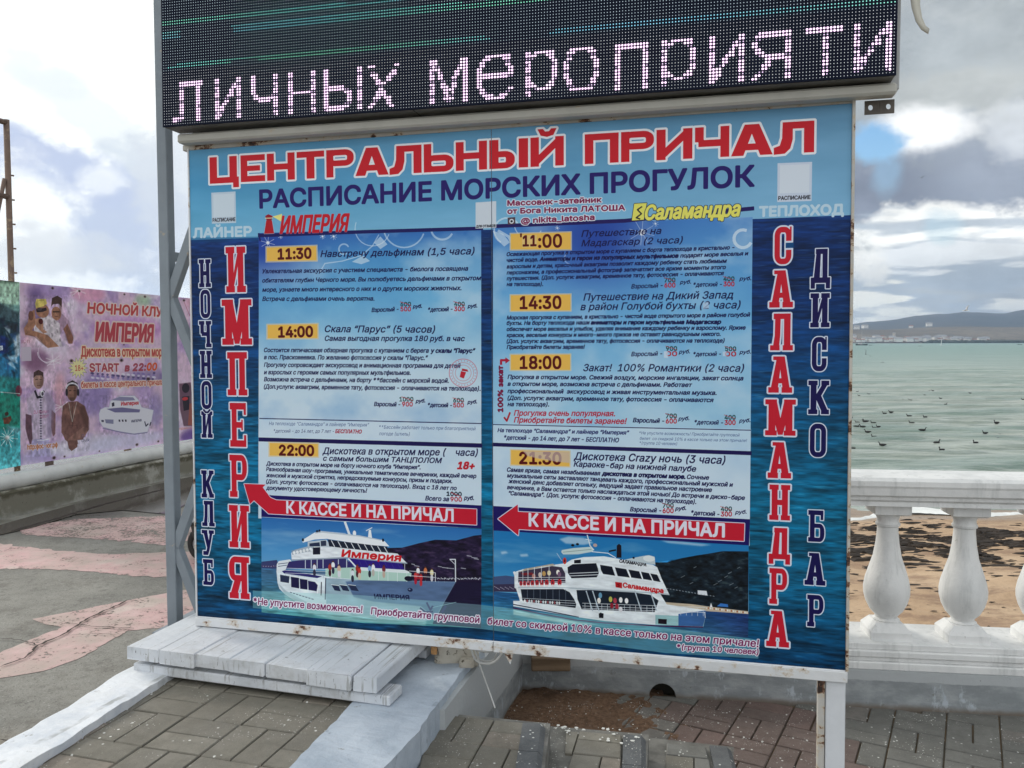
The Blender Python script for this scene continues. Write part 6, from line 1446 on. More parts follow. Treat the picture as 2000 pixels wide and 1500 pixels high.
('D',1362.1,1599.3,2.65,5.28,'dfe8ee',1,{}),
('D',1370,1599.3,2.68,5.22,'f0f0f0',1,{}),
('D',1378,1599.2,2.65,5.28,'9c4850',1,{}),
('D',1385.9,1599.2,2.65,5.28,'dfe8ee',1,{}),
('D',1393.8,1599.2,2.65,5.22,'f0f0f0',1,{}),
('D',1532.8,1563.4,5.96,9.57,'6aa0c0',1,{}),
('D',1567,1574,5.96,9.46,'c8c860',1,{}),
('D',1581.9,1577.3,5.96,9.46,'b04050',1,{}),
('D',1601,1573.8,5.96,9.46,'f4f4f4',1,{}),
('D',1620,1575.5,5.96,9.35,'f0f0f2',1,{}),
('D',1528.5,1581,6.03,9.57,'ece8e0',1,{}),
('D',1571.3,1595.2,5.96,9.57,'8c2030',1,{}),
('D',1588.3,1596.2,5.96,9.46,'a03040',1,{}),
('D',1601,1606,5.96,9.46,'e0e0e6',1,{}),
('P',[(1527.6,1625.2),(1533.7,1621.3),(1543.9,1624),(1543.1,1639.6),(1528.5,1639.4)],'14141e',1,{}),
('P',[(1723.6,1627.7),(1751.7,1627.3),(1750.9,1644.3),(1723.6,1643.9)],'1c141e',1,{}),
('N',[(1237.3,1504),(1435.6,1448.4),(1545.5,1430.8),(1720.1,1457.3),(1760.5,1547),(1874.8,1588.2),(1868.2,1642),(1545.7,1648.9),(1233.3,1621.6)],10,36,0.13,56),
('P',[(1250.7,1557.1),(1415.8,1546.1),(1442,1547.9),(1730.8,1545.6),(1759.7,1546.2),(1757.6,1542.1),(1730.7,1540.6),(1442,1542.7),(1251.6,1552.6)],'b0bec8',0.8,{}),
('N',[(1161.6,1584.4),(1233.3,1623.8),(1545.7,1657.6),(1868.3,1649.6),(2008.9,1592.9),(2008.2,1667.7),(1161.2,1673.7)],4,34,0.35,57),
('T','Саламандра',1608.5,1530.4,1739.8,1541.6,15.3,'c8141e',0.05,{'bold':1.11}),
('P',[(1582.2,1514.5),(1605.1,1515.6),(1605.2,1534.5),(1584,1532.4)],'c01a24',1,{}),
('L',[(1598.8,1519.5),(1590.3,1522.6),(1597.5,1527.3),(1589,1530.4)],2.11,'5a0c14',1,{}),
('T','САЛАМАНДРА',1596.6,1448.5,1684,1456.1,11.05,'20242e',0.25,{'bold':0.64}),
('P',[(1402.8,1417.6),(1442.1,1409),(1498.3,1401.6),(1509.5,1407.5),(1507.8,1417.5),(1459.5,1428.8),(1407.2,1432.6),(1400.6,1425.1)],'c8dcdc',1,{}),
('L',[(1407.2,1424.8),(1502.7,1410)],1.76,'7c9494',1,{}),
('D',1439.9,1399.6,5.66,4.3,'14141c',1,{}),
('D',1456,1395.2,5.23,3.92,'14141c',1,{}),
('L',[(1488.9,1362.4),(1498.3,1397.3),(1511.2,1411.7)],3.44,'dfe8ec',1,{}),
('L',[(1483.3,1376.5),(1502.6,1379.8)],2.58,'dfe8ec',1,{}),
('D',1515.5,1395.5,6.89,6.02,'c0a8a0',1,{}),
('L',[(1504.8,1417.6),(1558.3,1419.8),(1583.8,1433.4)],2.58,'eef4f6',1,{}),
('L',[(1385.3,1429.5),(1402.8,1454.6)],1.32,'d8e2ea',1,{}),
('P',[(1586.8,1433.2),(1587.6,1392.5),(1594.8,1386.1),(1602.4,1391.7),(1603.3,1432.3)],'1c1420',1,{}),
('L',[(1562.6,1413.1),(1583.8,1407.7)],5.05,'14141c',1,{}),
('P',[(1613.5,1438.1),(1672.2,1422.8),(1693,1418.7),(1711.7,1423.1),(1713.9,1449.2),(1672.2,1445.3)],'c4d2d8',1,{}),
('D',1693.1,1430.1,19.12,10.2,'e4ecee',1,{}),
('D',1642.9,1430.4,3.79,3.4,'15151d',1,{}),
('D',1412.4,1454,6.17,11.31,'d03a30',1,{}),
('D',1412.4,1454,2.64,5.22,'402028',1,{}),
('P',[(1444.7,1449.6),(1467.3,1446.5),(1467.3,1458.7),(1444.7,1460.8)],'14141e',1,{}),
('L',[(1872,1594.7),(1874.2,1613.4)],2.06,'e8eef4',1,{}),
('P',[(235.5,1633.9),(659.6,1622.2),(1119.2,1624.9),(2006.3,1669.5),(2040.9,1673.3),(2039.8,1733.1),(1748,1739.8),(1118.8,1709.2),(658.7,1702.4),(234.4,1699.5)],'a6dede',0.42,{}),
('H','ЦЕНТРАЛЬНЫЙ ПРИЧАЛ',84.6,127,2192.4,140,96.3,'d0222f'),
('T','РАСПИСАНИЕ МОРСКИХ ПРОГУЛОК',289.6,224.4,2014.5,233.9,63.09,'281a68',0,{'bold':3.24}),
('T','ЛАЙНЕР',10.9,321.8,251.9,324.1,34.32,'c3dcec',0,{'bold':2.38}),
('T','ТЕПЛОХОД',2033.1,329.3,2278.2,333.1,29.52,'c3dcec',0,{'bold':2.21}),
('P',[(89.8,159.6),(190.2,160),(190.3,274.1),(89.7,273.3)],'c4d6e6',1,{}),
('P',[(97.9,167.2),(183.4,167.5),(183.4,251),(97,249.9)],'d3e2ee',1,{}),
('T','РАСПИСАНИЕ',93.6,266.9,187.5,267.5,13.1,'2a2a33',0,{'bold':0.39}),
('P',[(2085.4,167.6),(2187,169.2),(2186.4,288.8),(2085.3,287.7)],'ccd8ea',1,{}),
('P',[(2092.6,174.7),(2179.5,176.1),(2179.2,262.8),(2092.1,260.9)],'dae4f0',1,{}),
('T','РАСПИСАНИЕ',2088.8,281.7,2182.9,282.5,11.69,'2a2a33',0,{'bold':0.37}),
('P',[(1106.5,243.2),(1179.1,241.8),(1178.7,330.8),(1106,331.6)],'d3dde8',1,{}),
('T','ДЛЯ ОТЗЫВОВ',1108.6,328.1,1176.2,327.7,7.87,'33343c',0,{'bold':0.36}),
('P',[(313.3,270.8),(336.5,271.7),(344.3,318.5),(303.8,318.3)],'b81c2a',1,{'outs':[(1,'b8cfe2')]}),
('P',[(309.3,254.4),(322.4,248.5),(339.6,255.7),(335,271.7),(314.8,270.8)],'9c1a2c',1,{}),
('L',[(309.1,262.8),(339.5,262.8)],3.6,'d8c8a0',1,{}),
('P',[(339.6,257.7),(377.1,249.6),(373.8,277.1)],'f4ec8c',1,{}),
('T','ИМПЕРИЯ',368.8,319.4,640.1,322.1,60.97,'c81c2c',0.28,{'bold':2.67,'outs':[(3.18,'a8b8cc')]}),
('P',[(1642.4,272.1),(1682.9,271.4),(1673.4,324.8),(1634.8,325.8)],'e8e46a',1,{'outs':[(1.6,'1a2040')]}),
('L',[(1666.9,282.8),(1652.8,291.8),(1665.7,305.3),(1649,317.4),(1660.6,321.7)],4.48,'2b2a30',1,{}),
('T','Саламандра',1678.5,325.1,1973.9,324.9,45.72,'ece66c',0.25,{'bold':2.54,'outs':[(4.44,'1c2c50')]}),
('T','Массовик-затейник',1218.6,259.1,1535.8,261.9,17.03,'84184c',0,{'bold':1.05,'outs':[(3.93,'dbe6f2')]}),
('T','от Бога Никита ЛАТОША',1218.5,285.8,1612.1,291.3,17.03,'84184c',0,{'bold':1.05,'outs':[(3.93,'dbe6f2')]}),
('T','@ nikita_latosha',1266.1,319.8,1512.2,318.1,17.03,'84184c',0,{'bold':1.05,'outs':[(3.93,'dbe6f2')]}),
('P',[(1218.5,299.1),(1244.8,298.3),(1245.4,321.6),(1219.1,322.6)],'54404a',1,{}),
('D',1232.3,311.7,8.29,8.04,'d8dce4',1,{}),
('D',1232.3,311.7,4.14,4.02,'1c1c26',1,{}),
('P',[(308.5,363.8),(515.9,365.2),(516.3,425.1),(307.5,422.4)],'dccfae',0.8,{}),
('P',[(313.6,368.6),(510.8,369.6),(511.4,420.5),(312.7,417.9)],'efbe58',1,{}),
('T','11:30',359,411.9,489.7,411.9,35.91,'5a0f14',0,{'bold':2.57}),
('P',[(307,645),(517,644),(516.1,703.2),(306,702.9)],'dccfae',0.8,{}),
('P',[(312,649.7),(511.9,648.5),(511.2,698.6),(311.2,698.3)],'efbe58',1,{}),
('T','14:00',356.3,694,491.9,692.8,36.23,'5a0f14',0,{'bold':2.59}),
('P',[(308.7,1076.6),(513.5,1075.3),(512.7,1131.2),(307.8,1132.8)],'dccfae',0.8,{}),
('P',[(313.9,1081.1),(508.4,1080.1),(507.7,1126.7),(313.1,1127.9)],'efbe58',1,{}),
('T','22:00',353.8,1125.1,490.8,1123.1,35.97,'5a0f14',0,{'bold':2.61}),
('P',[(1225.4,350.2),(1437.7,352.6),(1437.6,415.8),(1225.2,409.7)],'dccfae',0.8,{}),
('P',[(1229.4,354.1),(1433.8,356.2),(1433.8,411.9),(1229.2,406)],'efbe58',1,{}),
('T',':00',1325.1,402,1402.9,403.3,41.36,'5a0f14',0,{'bold':2.12}),
('P',[(1268.6,359.4),(1319.3,360.4),(1319.2,400.4),(1268.4,400.6)],'ecc87c',1,{}),
('T','11',1271.9,395.9,1316.3,396.5,34.2,'5a0f14',0,{'bold':1.9}),
('T',"'",1261.1,387.9,1268,388.1,34.56,'5a0f14',0,{}),
('P',[(1224.6,556.2),(1436.6,557.2),(1436.5,617.9),(1224.4,616.1)],'dccfae',0.8,{}),
('P',[(1228.6,560.1),(1432.7,560.9),(1432.7,614),(1228.4,612.3)],'efbe58',1,{}),
('T','14:30',1261.3,605.6,1400.3,606.4,40.32,'5a0f14',0,{'bold':2.16}),
('P',[(1223.9,757.1),(1435.4,756.3),(1435.4,815.5),(1223.6,815.9)],'dccfae',0.8,{}),
('P',[(1227.9,761),(1431.6,760.1),(1431.5,811.6),(1227.7,812)],'efbe58',1,{}),
('T','18:00',1260.7,807.1,1400,806.9,40.32,'5a0f14',0,{'bold':2.16}),
('P',[(1223.1,1080.8),(1433.2,1080.3),(1433.2,1138.1),(1222.9,1138.6)],'dccfae',0.8,{}),
('P',[(1227.1,1084.6),(1429.3,1084.3),(1429.3,1134.4),(1226.9,1134.6)],'efbe58',1,{}),
('T','21:30',1257.6,1129.8,1399.6,1127.5,38.22,'5a0f14',0,{'bold':2.2}),
('P',[(1268.7,1086.5),(1429.3,1085.2),(1429.3,1122.8),(1382.4,1119.3),(1323.4,1111.3),(1283.6,1102.7)],'cdbcb4',0.75,{'soft':1}),
('T','Навстречу дельфинам (1,5 часа)',527.1,409.6,1101.7,417.8,23.1,'14144c',0.24,{'bold':0.52}),
('T','Увлекательная экскурсия с участием специалиста - биолога посвящена',294,461.1,1078.7,472.6,15.12,'14144c',0.24,{'bold':0.53}),
('T','обитателям глубин Черного моря. Вы полюбуетесь дельфинами в открытом',293.4,494.6,1124.8,506.2,15.12,'14144c',0.24,{'bold':0.53}),
('T','море, узнаете много интересного о них и о других морских животных.',292.8,528,1053.9,538.6,15.12,'14144c',0.24,{'bold':0.53}),
('T','Встреча с дельфинами очень вероятна.',292.2,561.5,732.9,568.5,15.39,'14144c',0.24,{'bold':0.54}),
('T','Взрослый -',722.2,608.5,823.8,606.7,14.43,'14144c',0.24,{'bold':0.53}),
('T','500',831.5,607.4,869.7,607.9,15.15,'b81c30',0,{'bold':0.83}),
('T','600',831.7,589.8,869.9,590.4,14.3,'1c4a4a',0,{'bold':0.72}),
('L',[(829.5,574.2),(870.9,587.9)],2.12,'c02838',0.9,{}),
('T','руб.',877,597.6,910.4,596.5,11.98,'14144c',0.24,{'bold':0.52}),
('T','*детский -',933.6,610.6,1022,609.7,14.3,'14144c',0.24,{'bold':0.52}),
('T','300',1028.3,609.8,1065.2,610.4,14.88,'b81c30',0,{'bold':0.82}),
('T','400',1028.4,592.6,1065.4,593.2,14.17,'1c4a4a',0,{'bold':0.71}),
('L',[(1026.2,577.2),(1066.3,590.7)],2.05,'c02838',0.9,{}),
('T','руб.',1076.3,599.7,1110.2,598.7,11.76,'14144c',0.24,{'bold':0.51}),
('T','Скала “Парус” (5 часов)',540.8,677.3,958,683.3,23.31,'14144c',0.24,{'bold':0.53}),
('T','Самая выгодная прогулка 180 руб. в час',540.4,708.5,1065.3,713.1,17.92,'14144c',0.24,{'bold':0.53}),
('T','Состоится пятичасовая обзорная прогулка с купанием с берега',296.2,748.1,934.2,752.5,15.26,'14144c',0.24,{'bold':0.54}),
('T','в пос. Прасковеевка. По желанию фотосессия у скалы “Парус.”',295.7,774.2,931.1,777.8,15.26,'14144c',0.24,{'bold':0.54}),
('T','Прогулку сопровождает экскурсовод и анимационная программа для детей',295.2,802.1,1049.4,805.2,15.26,'14144c',0.24,{'bold':0.54}),
('T','и взрослых с героями самых популярных мультфильмов.',294.8,829.4,866.1,829.9,15.39,'14144c',0.24,{'bold':0.54}),
('T','Возможна встреча с дельфинами, на борту **бассейн с морской водой.',294.3,855,1005.9,856.9,15.26,'14144c',0.24,{'bold':0.54}),
('T','(Доп.услуги: аквагрим, временное тату, фотосессия - оплачиваются на теплоходе).',293.9,881.8,1120,883.5,15.26,'14144c',0.24,{'bold':0.54}),
('T','у скалы “Парус”',941.8,752.5,1102.6,753.5,14.71,'14144c',0.24,{'bold':0.98}),
('L',[(1109,822.6),(1107.9,832.6),(1104.5,842.2),(1099.2,850.9),(1092.1,858.4),(1083.5,864.3),(1073.9,868.5),(1063.5,870.6),(1052.9,870.5),(1042.6,868.4),(1033,864.2),(1024.5,858.2),(1017.5,850.6),(1012.4,841.8),(1009.3,832.1),(1008.5,822),(1009.9,811.9),(1013.4,802.3),(1019,793.6),(1026.3,786.3),(1035.1,780.5),(1044.9,776.6),(1055.3,774.8),(1065.9,775.1),(1076.1,777.5),(1085.6,781.9),(1093.8,788),(1100.6,795.7),(1105.5,804.6),(1108.3,814.3),(1109,822.6)],2.85,'c8788c',0.85,{}),
('L',[(1096.5,822.6),(1095.7,830.1),(1093.2,837.3),(1089.2,843.9),(1083.8,849.5),(1077.4,853.9),(1070.1,857),(1062.4,858.6),(1054.4,858.6),(1046.7,857),(1039.5,853.8),(1033.1,849.3),(1027.9,843.6),(1024.1,837),(1021.8,829.7),(1021.1,822.2),(1022.2,814.6),(1024.8,807.4),(1029,800.9),(1034.5,795.4),(1041.1,791.1),(1048.4,788.2),(1056.2,786.8),(1064.2,787),(1071.8,788.8),(1078.9,792.1),(1085.1,796.7),(1090.2,802.5),(1093.9,809.1),(1096,816.4),(1096.5,822.6)],1.71,'c8788c',0.85,{}),
('L',[(1087.5,822.6),(1086.8,828.3),(1084.9,833.8),(1081.9,838.7),(1077.8,843),(1072.9,846.4),(1067.4,848.7),(1061.5,849.9),(1055.5,849.9),(1049.7,848.6),(1044.2,846.3),(1039.4,842.8),(1035.5,838.5),(1032.6,833.5),(1030.8,828),(1030.3,822.3),(1031.1,816.6),(1033.1,811.1),(1036.3,806.2),(1040.4,802),(1045.4,798.7),(1051,796.5),(1056.9,795.5),(1062.9,795.6),(1068.7,797),(1074.1,799.5),(1078.8,803),(1082.6,807.3),(1085.4,812.4),(1087,817.9),(1087.5,822.6)],1.68,'c8788c',0.85,{}),
('P',[(1051,816.2),(1069.2,819.9),(1061.1,841.8),(1046.3,836.4)],'c02838',1,{}),
('P',[(1055.1,807.4),(1073.9,810.7),(1077.8,818.3),(1053.3,815.1)],'b02434',1,{}),
('L',[(1101.1,822.6),(1104.5,822.6)],2.24,'b86880',0.8,{}),
('L',[(1099.8,832.2),(1103.1,833)],2.28,'b86880',0.8,{}),
('L',[(1096.2,841.3),(1099.2,842.8)],2.28,'b86880',0.8,{}),
('L',[(1090.4,849.3),(1093,851.4)],2.28,'b86880',0.8,{}),
('L',[(1082.8,855.8),(1084.8,858.5)],2.28,'b86880',0.8,{}),
('L',[(1073.9,860.4),(1075.1,863.4)],2.28,'b86880',0.8,{}),
('L',[(1064,862.8),(1064.4,866)],2.28,'b86880',0.8,{}),
('L',[(1053.8,862.9),(1053.4,866.2)],2.32,'b86880',0.8,{}),
('L',[(1044,860.7),(1042.7,863.8)],2.28,'b86880',0.8,{}),
('L',[(1034.9,856.3),(1033,859)],2.32,'b86880',0.8,{}),
('L',[(1027.3,849.9),(1024.7,852.1)],2.28,'b86880',0.8,{}),
('L',[(1021.5,842),(1018.4,843.5)],2.28,'b86880',0.8,{}),
('L',[(1017.8,832.9),(1014.5,833.7)],2.32,'b86880',0.8,{}),
('L',[(1016.5,823.2),(1013.1,823.3)],2.32,'b86880',0.8,{}),
('L',[(1017.7,813.6),(1014.4,812.8)],2.32,'b86880',0.8,{}),
('L',[(1021.3,804.4),(1018.2,802.9)],2.28,'b86880',0.8,{}),
('L',[(1027,796.3),(1024.5,794.2)],2.32,'b86880',0.8,{}),
('L',[(1034.6,789.8),(1032.7,787.1)],2.32,'b86880',0.8,{}),
('L',[(1043.6,785.1),(1042.4,782.1)],2.28,'b86880',0.8,{}),
('L',[(1053.5,782.7),(1053,779.4)],2.28,'b86880',0.8,{}),
('L',[(1063.6,782.5),(1064,779.3)],2.28,'b86880',0.8,{}),
('L',[(1073.5,784.7),(1074.7,781.6)],2.28,'b86880',0.8,{}),
('L',[(1082.5,789.1),(1084.4,786.3)],2.28,'b86880',0.8,{}),
('L',[(1090.2,795.3),(1092.7,793.1)],2.24,'b86880',0.8,{}),
('L',[(1096,803.2),(1099,801.6)],2.28,'b86880',0.8,{}),
('L',[(1099.7,812.2),(1103,811.3)],2.28,'b86880',0.8,{}),
('T','Взрослый -',727.6,940.6,826.6,941,14.56,'14144c',0.24,{'bold':0.53}),
('T','900',834.3,940.4,872.7,939.9,15.29,'b81c30',0,{'bold':0.84}),
('T','1000',824.2,922.8,875.4,922.2,14.43,'1c4a4a',0,{'bold':0.72}),
('L',[(832.3,907),(873.8,919.6)],2.12,'c02838',0.9,{}),
('T','руб.',884.1,927.5,919.4,925.5,12.09,'14144c',0.24,{'bold':0.53}),
('T','*детский -',929.8,941.4,1016.9,941.4,14.3,'14144c',0.24,{'bold':0.52}),
('T','500',1022.6,941.3,1059.8,940.9,15.02,'b81c30',0,{'bold':0.83}),
('T','600',1022.8,923.9,1059.9,923.5,14.3,'1c4a4a',0,{'bold':0.72}),
('L',[(1020.6,908.5),(1060.9,920.9)],2.05,'c02838',0.9,{}),
('T','руб.',1073.2,928.7,1107.3,926.6,11.87,'14144c',0.24,{'bold':0.52}),
('T','На теплоходе “Саламандра” и лайнере “Империя”',312.4,1015.7,708.6,1014.2,12.65,'40588c',0.24,{'bold':0.23}),
('T','*детский - до 14 лет, до 7 лет -',331.3,1042.8,572,1039.6,12.76,'2c3468',0.24,{'bold':0.29}),
('T','БЕСПЛАТНО',577,1039.5,679.1,1039.2,13.11,'a8203c',0.24,{'bold':0.46}),
('T','**Бассейн работает только при благоприятной',746.1,1020.3,1102.2,1020.1,12.21,'40588c',0.24,{'bold':0.28}),
('T','погоде (штиль)',745.9,1044,861.3,1043.3,12.32,'40588c',0.24,{'bold':0.28}),
('T','Дискотека в открытом море (    часа)',525.4,1116.5,1109.2,1107.6,23.52,'14144c',0.24,{'bold':0.53}),
('T','с самым большим ТАНЦПОЛОМ',528.2,1140.6,979.6,1136.6,18.08,'14144c',0.24,{'bold':0.54}),
('T','18+',1035.7,1154.8,1096.7,1153.4,23.54,'c02030',0.24,{'bold':2.14}),
('T','Дискотека в открытом море на борту ночного клуба “Империя”.',299,1164.4,899.2,1160.6,14.43,'14144c',0.24,{'bold':0.53}),
('T','Разнообразная шоу-программа, уникальные тематические вечеринки, каждый вечер',298.7,1184.9,1103.2,1184.6,14.3,'14144c',0.24,{'bold':0.52}),
('T','женский и мужской стриптиз, непредсказуемые конкурсы, призы и подарки.',298.3,1207.6,1015.3,1205.2,14.3,'14144c',0.24,{'bold':0.52}),
('T','(Доп. услуги: фотосессия - оплачиваются на теплоходе). Вход с 18 лет по',297.9,1230.4,1031.9,1229.3,14.3,'14144c',0.24,{'bold':0.52}),
('T','документу удостоверяющему личность!',297.5,1254.3,697.6,1250.5,14.56,'14144c',0.24,{'bold':0.53}),
('T','Всего за',916.6,1269.3,1003.6,1269,15.66,'14144c',0.24,{'bold':0.86}),
('T','900',1009.8,1268.8,1050.6,1268.2,15.12,'b81c30',0,{'bold':0.81}),
('T','1000',995.9,1250,1049.6,1249.5,13.91,'1c3044',0,{'bold':1.07}),
('L',[(1011.1,1238.6),(1047.4,1250.6)],2.24,'c02838',1,{}),
('T','руб.',1058.4,1261.4,1093.9,1261.1,13.91,'14144c',0.24,{'bold':0.51}),
('T','Путешествие на',1469.3,372.6,1729.6,372.1,20.93,'14144c',0.24,{'bold':0.44}),
('T','Мадагаскар (2 часа)',1469.3,403.6,1797.2,404.3,20.93,'14144c',0.24,{'bold':0.44}),
('T','Освежающая прогулка в открытом море с купанием с борта теплохода в кристально -',1215.1,427.7,1957.2,429.3,12.56,'14144c',0.24,{'bold':0.51}),
('T','чистой воде.',1215.1,447.9,1322.5,448.2,12.96,'14144c',0.24,{'bold':0.53}),
('T','Аниматоры и герои из популярных мультфильмов',1328.9,447.5,1783.9,450.1,12.69,'14144c',0.24,{'bold':1.22}),
('T','подарят море веселья и',1789.8,450.2,1999.6,449.5,12.29,'14144c',0.24,{'bold':0.5}),
('T','взрослым и детям, красочный аквагрим позволит каждому ребенку стать любимым',1215,469.1,1934.2,471,12.69,'14144c',0.24,{'bold':0.52}),
('T','персонажем, а профессиональный фотограф запечатлит все яркие моменты этого',1214.9,489.4,1931.2,490.8,12.56,'14144c',0.24,{'bold':0.51}),
('T','путешествия. (Доп. услуги: аквагрим, временное тату, фотосессия - оплачиваются',1214.8,509.1,1925.6,509.6,12.55,'14144c',0.24,{'bold':0.51}),
('T','на теплоходе).',1214.7,528.4,1339.5,530.8,12.96,'14144c',0.24,{'bold':0.53}),
('T','Взрослый -',1633.4,545.8,1734.3,544.3,13.95,'14144c',0.24,{'bold':0.44}),
('T','600',1740.2,544.5,1774.2,545.2,14.49,'b81c30',0,{'bold':0.69}),
('T','700',1740.2,527.6,1774.1,528.4,13.8,'1c4a4a',0,{'bold':0.6}),
('L',[(1738.3,512.6),(1774.7,525.9)],1.62,'c02838',0.9,{}),
('T','руб.',1788.8,534.5,1823.5,534,11.56,'14144c',0.24,{'bold':0.44}),
('T','*детский -',1831.6,544.7,1919.7,544.8,13.65,'14144c',0.24,{'bold':0.43}),
('T','300',1925,545,1957.8,545.7,14.18,'b81c30',0,{'bold':0.68}),
('T','400',1924.9,528.4,1957.7,529.2,13.65,'1c4a4a',0,{'bold':0.59}),
('L',[(1923,513.7),(1958.3,526.7)],1.58,'c02838',0.9,{}),
('T','руб.',1973.1,528,2008.8,527.5,11.31,'14144c',0.24,{'bold':0.43}),
('T','Путешествие на Дикий Запад',1475.9,582.1,1955.1,583.6,23.25,'14144c',0.24,{'bold':0.44}),
('T','в район Голубой бухты (2 часа)',1466.3,613.6,1977.2,615.7,23.25,'14144c',0.24,{'bold':0.44}),
('P',[(1860.9,595.5),(1878.7,593.6),(1880.2,614.1),(1862.4,616.1)],'bcd2ea',0.8,{'soft':0.6}),
('T','Морская прогулка с купанием, в кристально - чистой воде открытого моря в районе голубой',1214.3,641.1,2006.6,642.3,12.56,'14144c',0.24,{'bold':0.51}),
('T','бухты. На борту теплохода наши',1214.2,659.5,1496.4,660.8,12.96,'14144c',0.24,{'bold':0.53}),
('T','аниматоры и герои мультфильма Мадагаскар',1501.2,660.9,1917.7,663.9,12.55,'14144c',0.24,{'bold':1.21}),
('T','обеспечат море веселья и улыбок, уделяя внимание каждому ребенку и взрослому. Яркие',1214.1,679.9,1993,682.8,12.69,'14144c',0.24,{'bold':0.52}),
('T','краски, веселые конкурсы и много-много призов не оставят равнодушным никого.',1214.1,700.3,1916.2,702.1,12.69,'14144c',0.24,{'bold':0.52}),
('T','(Доп. услуги: аквагрим, временное тату, фотосессия - оплачиваются на теплоходе)',1214,720.6,1928.7,723.2,12.69,'14144c',0.24,{'bold':0.52}),
('T','Приобретайте билеты заранее!',1213.9,741,1480.7,741.2,12.96,'14144c',0.24,{'bold':0.53}),
('T','Взрослый -',1633.8,766.3,1733.7,764.6,13.95,'14144c',0.24,{'bold':0.44}),
('T',' 00',1746.5,765.6,1780.5,765.7,14.49,'b81c30',0,{'bold':0.69}),
('T','900',1746.4,748.6,1780.4,748.8,13.95,'1c4a4a',0,{'bold':0.6}),
('L',[(1744.5,733.6),(1781,746.3)],1.66,'c02838',0.9,{}),
('T','руб.',1786.5,758.3,1821.3,757,11.69,'14144c',0.24,{'bold':0.44}),
('T','*детский -',1832.6,766.7,1918.4,766,13.65,'14144c',0.24,{'bold':0.43}),
('T',' 00',1931.6,766.9,1964.6,767,14.33,'b81c30',0,{'bold':0.68}),
('T','500',1931.5,750.2,1964.4,750.4,13.65,'1c4a4a',0,{'bold':0.59}),
('L',[(1929.7,735.5),(1965,747.9)],1.58,'c02838',0.9,{}),
('T','руб.',1974.7,759.8,2009.7,758.5,11.31,'14144c',0.24,{'bold':0.43}),
('P',[(1739.1,750.7),(1751,750.8),(1752,772.1),(1739.2,771.1)],'cfdff2',0.9,{}),
('P',[(1923.6,752.3),(1936,752.4),(1936.1,766.9),(1923.7,766.9)],'cfdff2',0.7,{}),
('T','Закат!  100% Романтики (2 часа)',1475.8,815.4,1989.1,816.1,23.25,'14144c',0.24,{'bold':0.44}),
('L',[(1193.6,792.6),(1193.6,778.9),(1214.7,779)],8,'b01c3c',1,{}),
('P',[(1208.8,769.2),(1224.8,779.9),(1208.7,790.6)],'b01c3c',1,{}),
('V','100% закат',1198.9,954.6,1199.6,798.4,16.7,'7c1440'),
('T','Прогулка в открытом море. Свежий воздух, морские ингаляции, закат солнца',1216.5,842.2,1987.6,843.4,13.63,'14144c',0.24,{'bold':0.45}),
('T','в открытом море, возможна встреча с дельфинами. Работает',1216.4,865.6,1828.6,865.4,13.77,'14144c',0.24,{'bold':0.45}),
('T','профессиональный  экскурсовод и живая инструментальная музыка.',1216.3,890,1904.9,890.5,13.77,'14144c',0.24,{'bold':0.45}),
('T','(Доп. услуги: аквагрим, временное тату, фотосессия - оплачиваются',1216.2,913.4,1896.1,913.6,13.77,'14144c',0.24,{'bold':0.45}),
('T','на теплоходе).',1216.1,934.9,1359.2,934.1,14.07,'14144c',0.24,{'bold':0.46}),
('T','Прогулка очень популярная.',1238.1,966.8,1580.6,963.5,18.24,'b8203c',0.24,{'bold':0.46}),
('T','Приобретайте билеты заранее!',1238,990.2,1619.7,988.4,18.24,'b8203c',0.24,{'bold':0.46}),
('L',[(1203.9,974.1),(1212.9,985.7),(1224.1,957.2)],6,'b01828',1,{}),
('T','Взрослый -',1639.9,982.3,1740.8,983.4,14.1,'14144c',0.24,{'bold':0.45}),
('T','600',1746.3,984.3,1780.5,983.7,14.8,'b81c30',0,{'bold':0.7}),
('T','700',1746.3,967.2,1780.4,966.6,13.95,'1c4a4a',0,{'bold':0.6}),
('L',[(1744.4,952.1),(1781,964.1)],1.66,'c02838',0.9,{}),
('T','руб.',1785.6,974.3,1820.1,972.3,11.69,'14144c',0.24,{'bold':0.44}),
('T','*детский -',1837.3,985.5,1925.9,985.7,13.8,'14144c',0.24,{'bold':0.44}),
('T','300',1931.2,985.6,1964.2,985,14.33,'b81c30',0,{'bold':0.68}),
('T','400',1931.1,968.8,1964.1,968.3,13.8,'1c4a4a',0,{'bold':0.6}),
('L',[(1929.3,954),(1964.7,965.8)],1.58,'c02838',0.9,{}),
('T','руб.',1975.3,977.5,2009.5,975.6,11.44,'14144c',0.24,{'bold':0.43}),
('T','На теплоходе “Саламандра” и лайнере “Империя”',1180.4,1023.9,1627.8,1023.4,12.96,'343c70',0.24,{'bold':0.46}),
('T','*детский - до 14 лет, до 7 лет - БЕСПЛАТНО',1203.6,1048.9,1594,1049.7,14.4,'2c3468',0.24,{'bold':0.46}),
('T','*Не упустите возможность! Приобретайте групповой',1660.5,1021.8,1977.4,1022.6,9.77,'40588c',0.24,{'bold':0.23}),
('T','билет  со скидкой 10% в кассе только на этом причале!',1662.4,1039.6,2000.4,1039.4,9.66,'40588c',0.24,{'bold':0.23}),
('T','*(группа 10 человек)',1661.5,1054.7,1782.3,1054.7,9.87,'40588c',0.24,{'bold':0.24}),
('T','Дискотека Crazy ночь (3 часа)',1443.4,1110.9,1933.8,1110.9,24.44,'14144c',0.24,{'bold':0.45}),
('T','Караоке-бар на нижней палубе',1443.4,1134,1842.6,1138.7,18.05,'14144c',0.24,{'bold':0.45}),
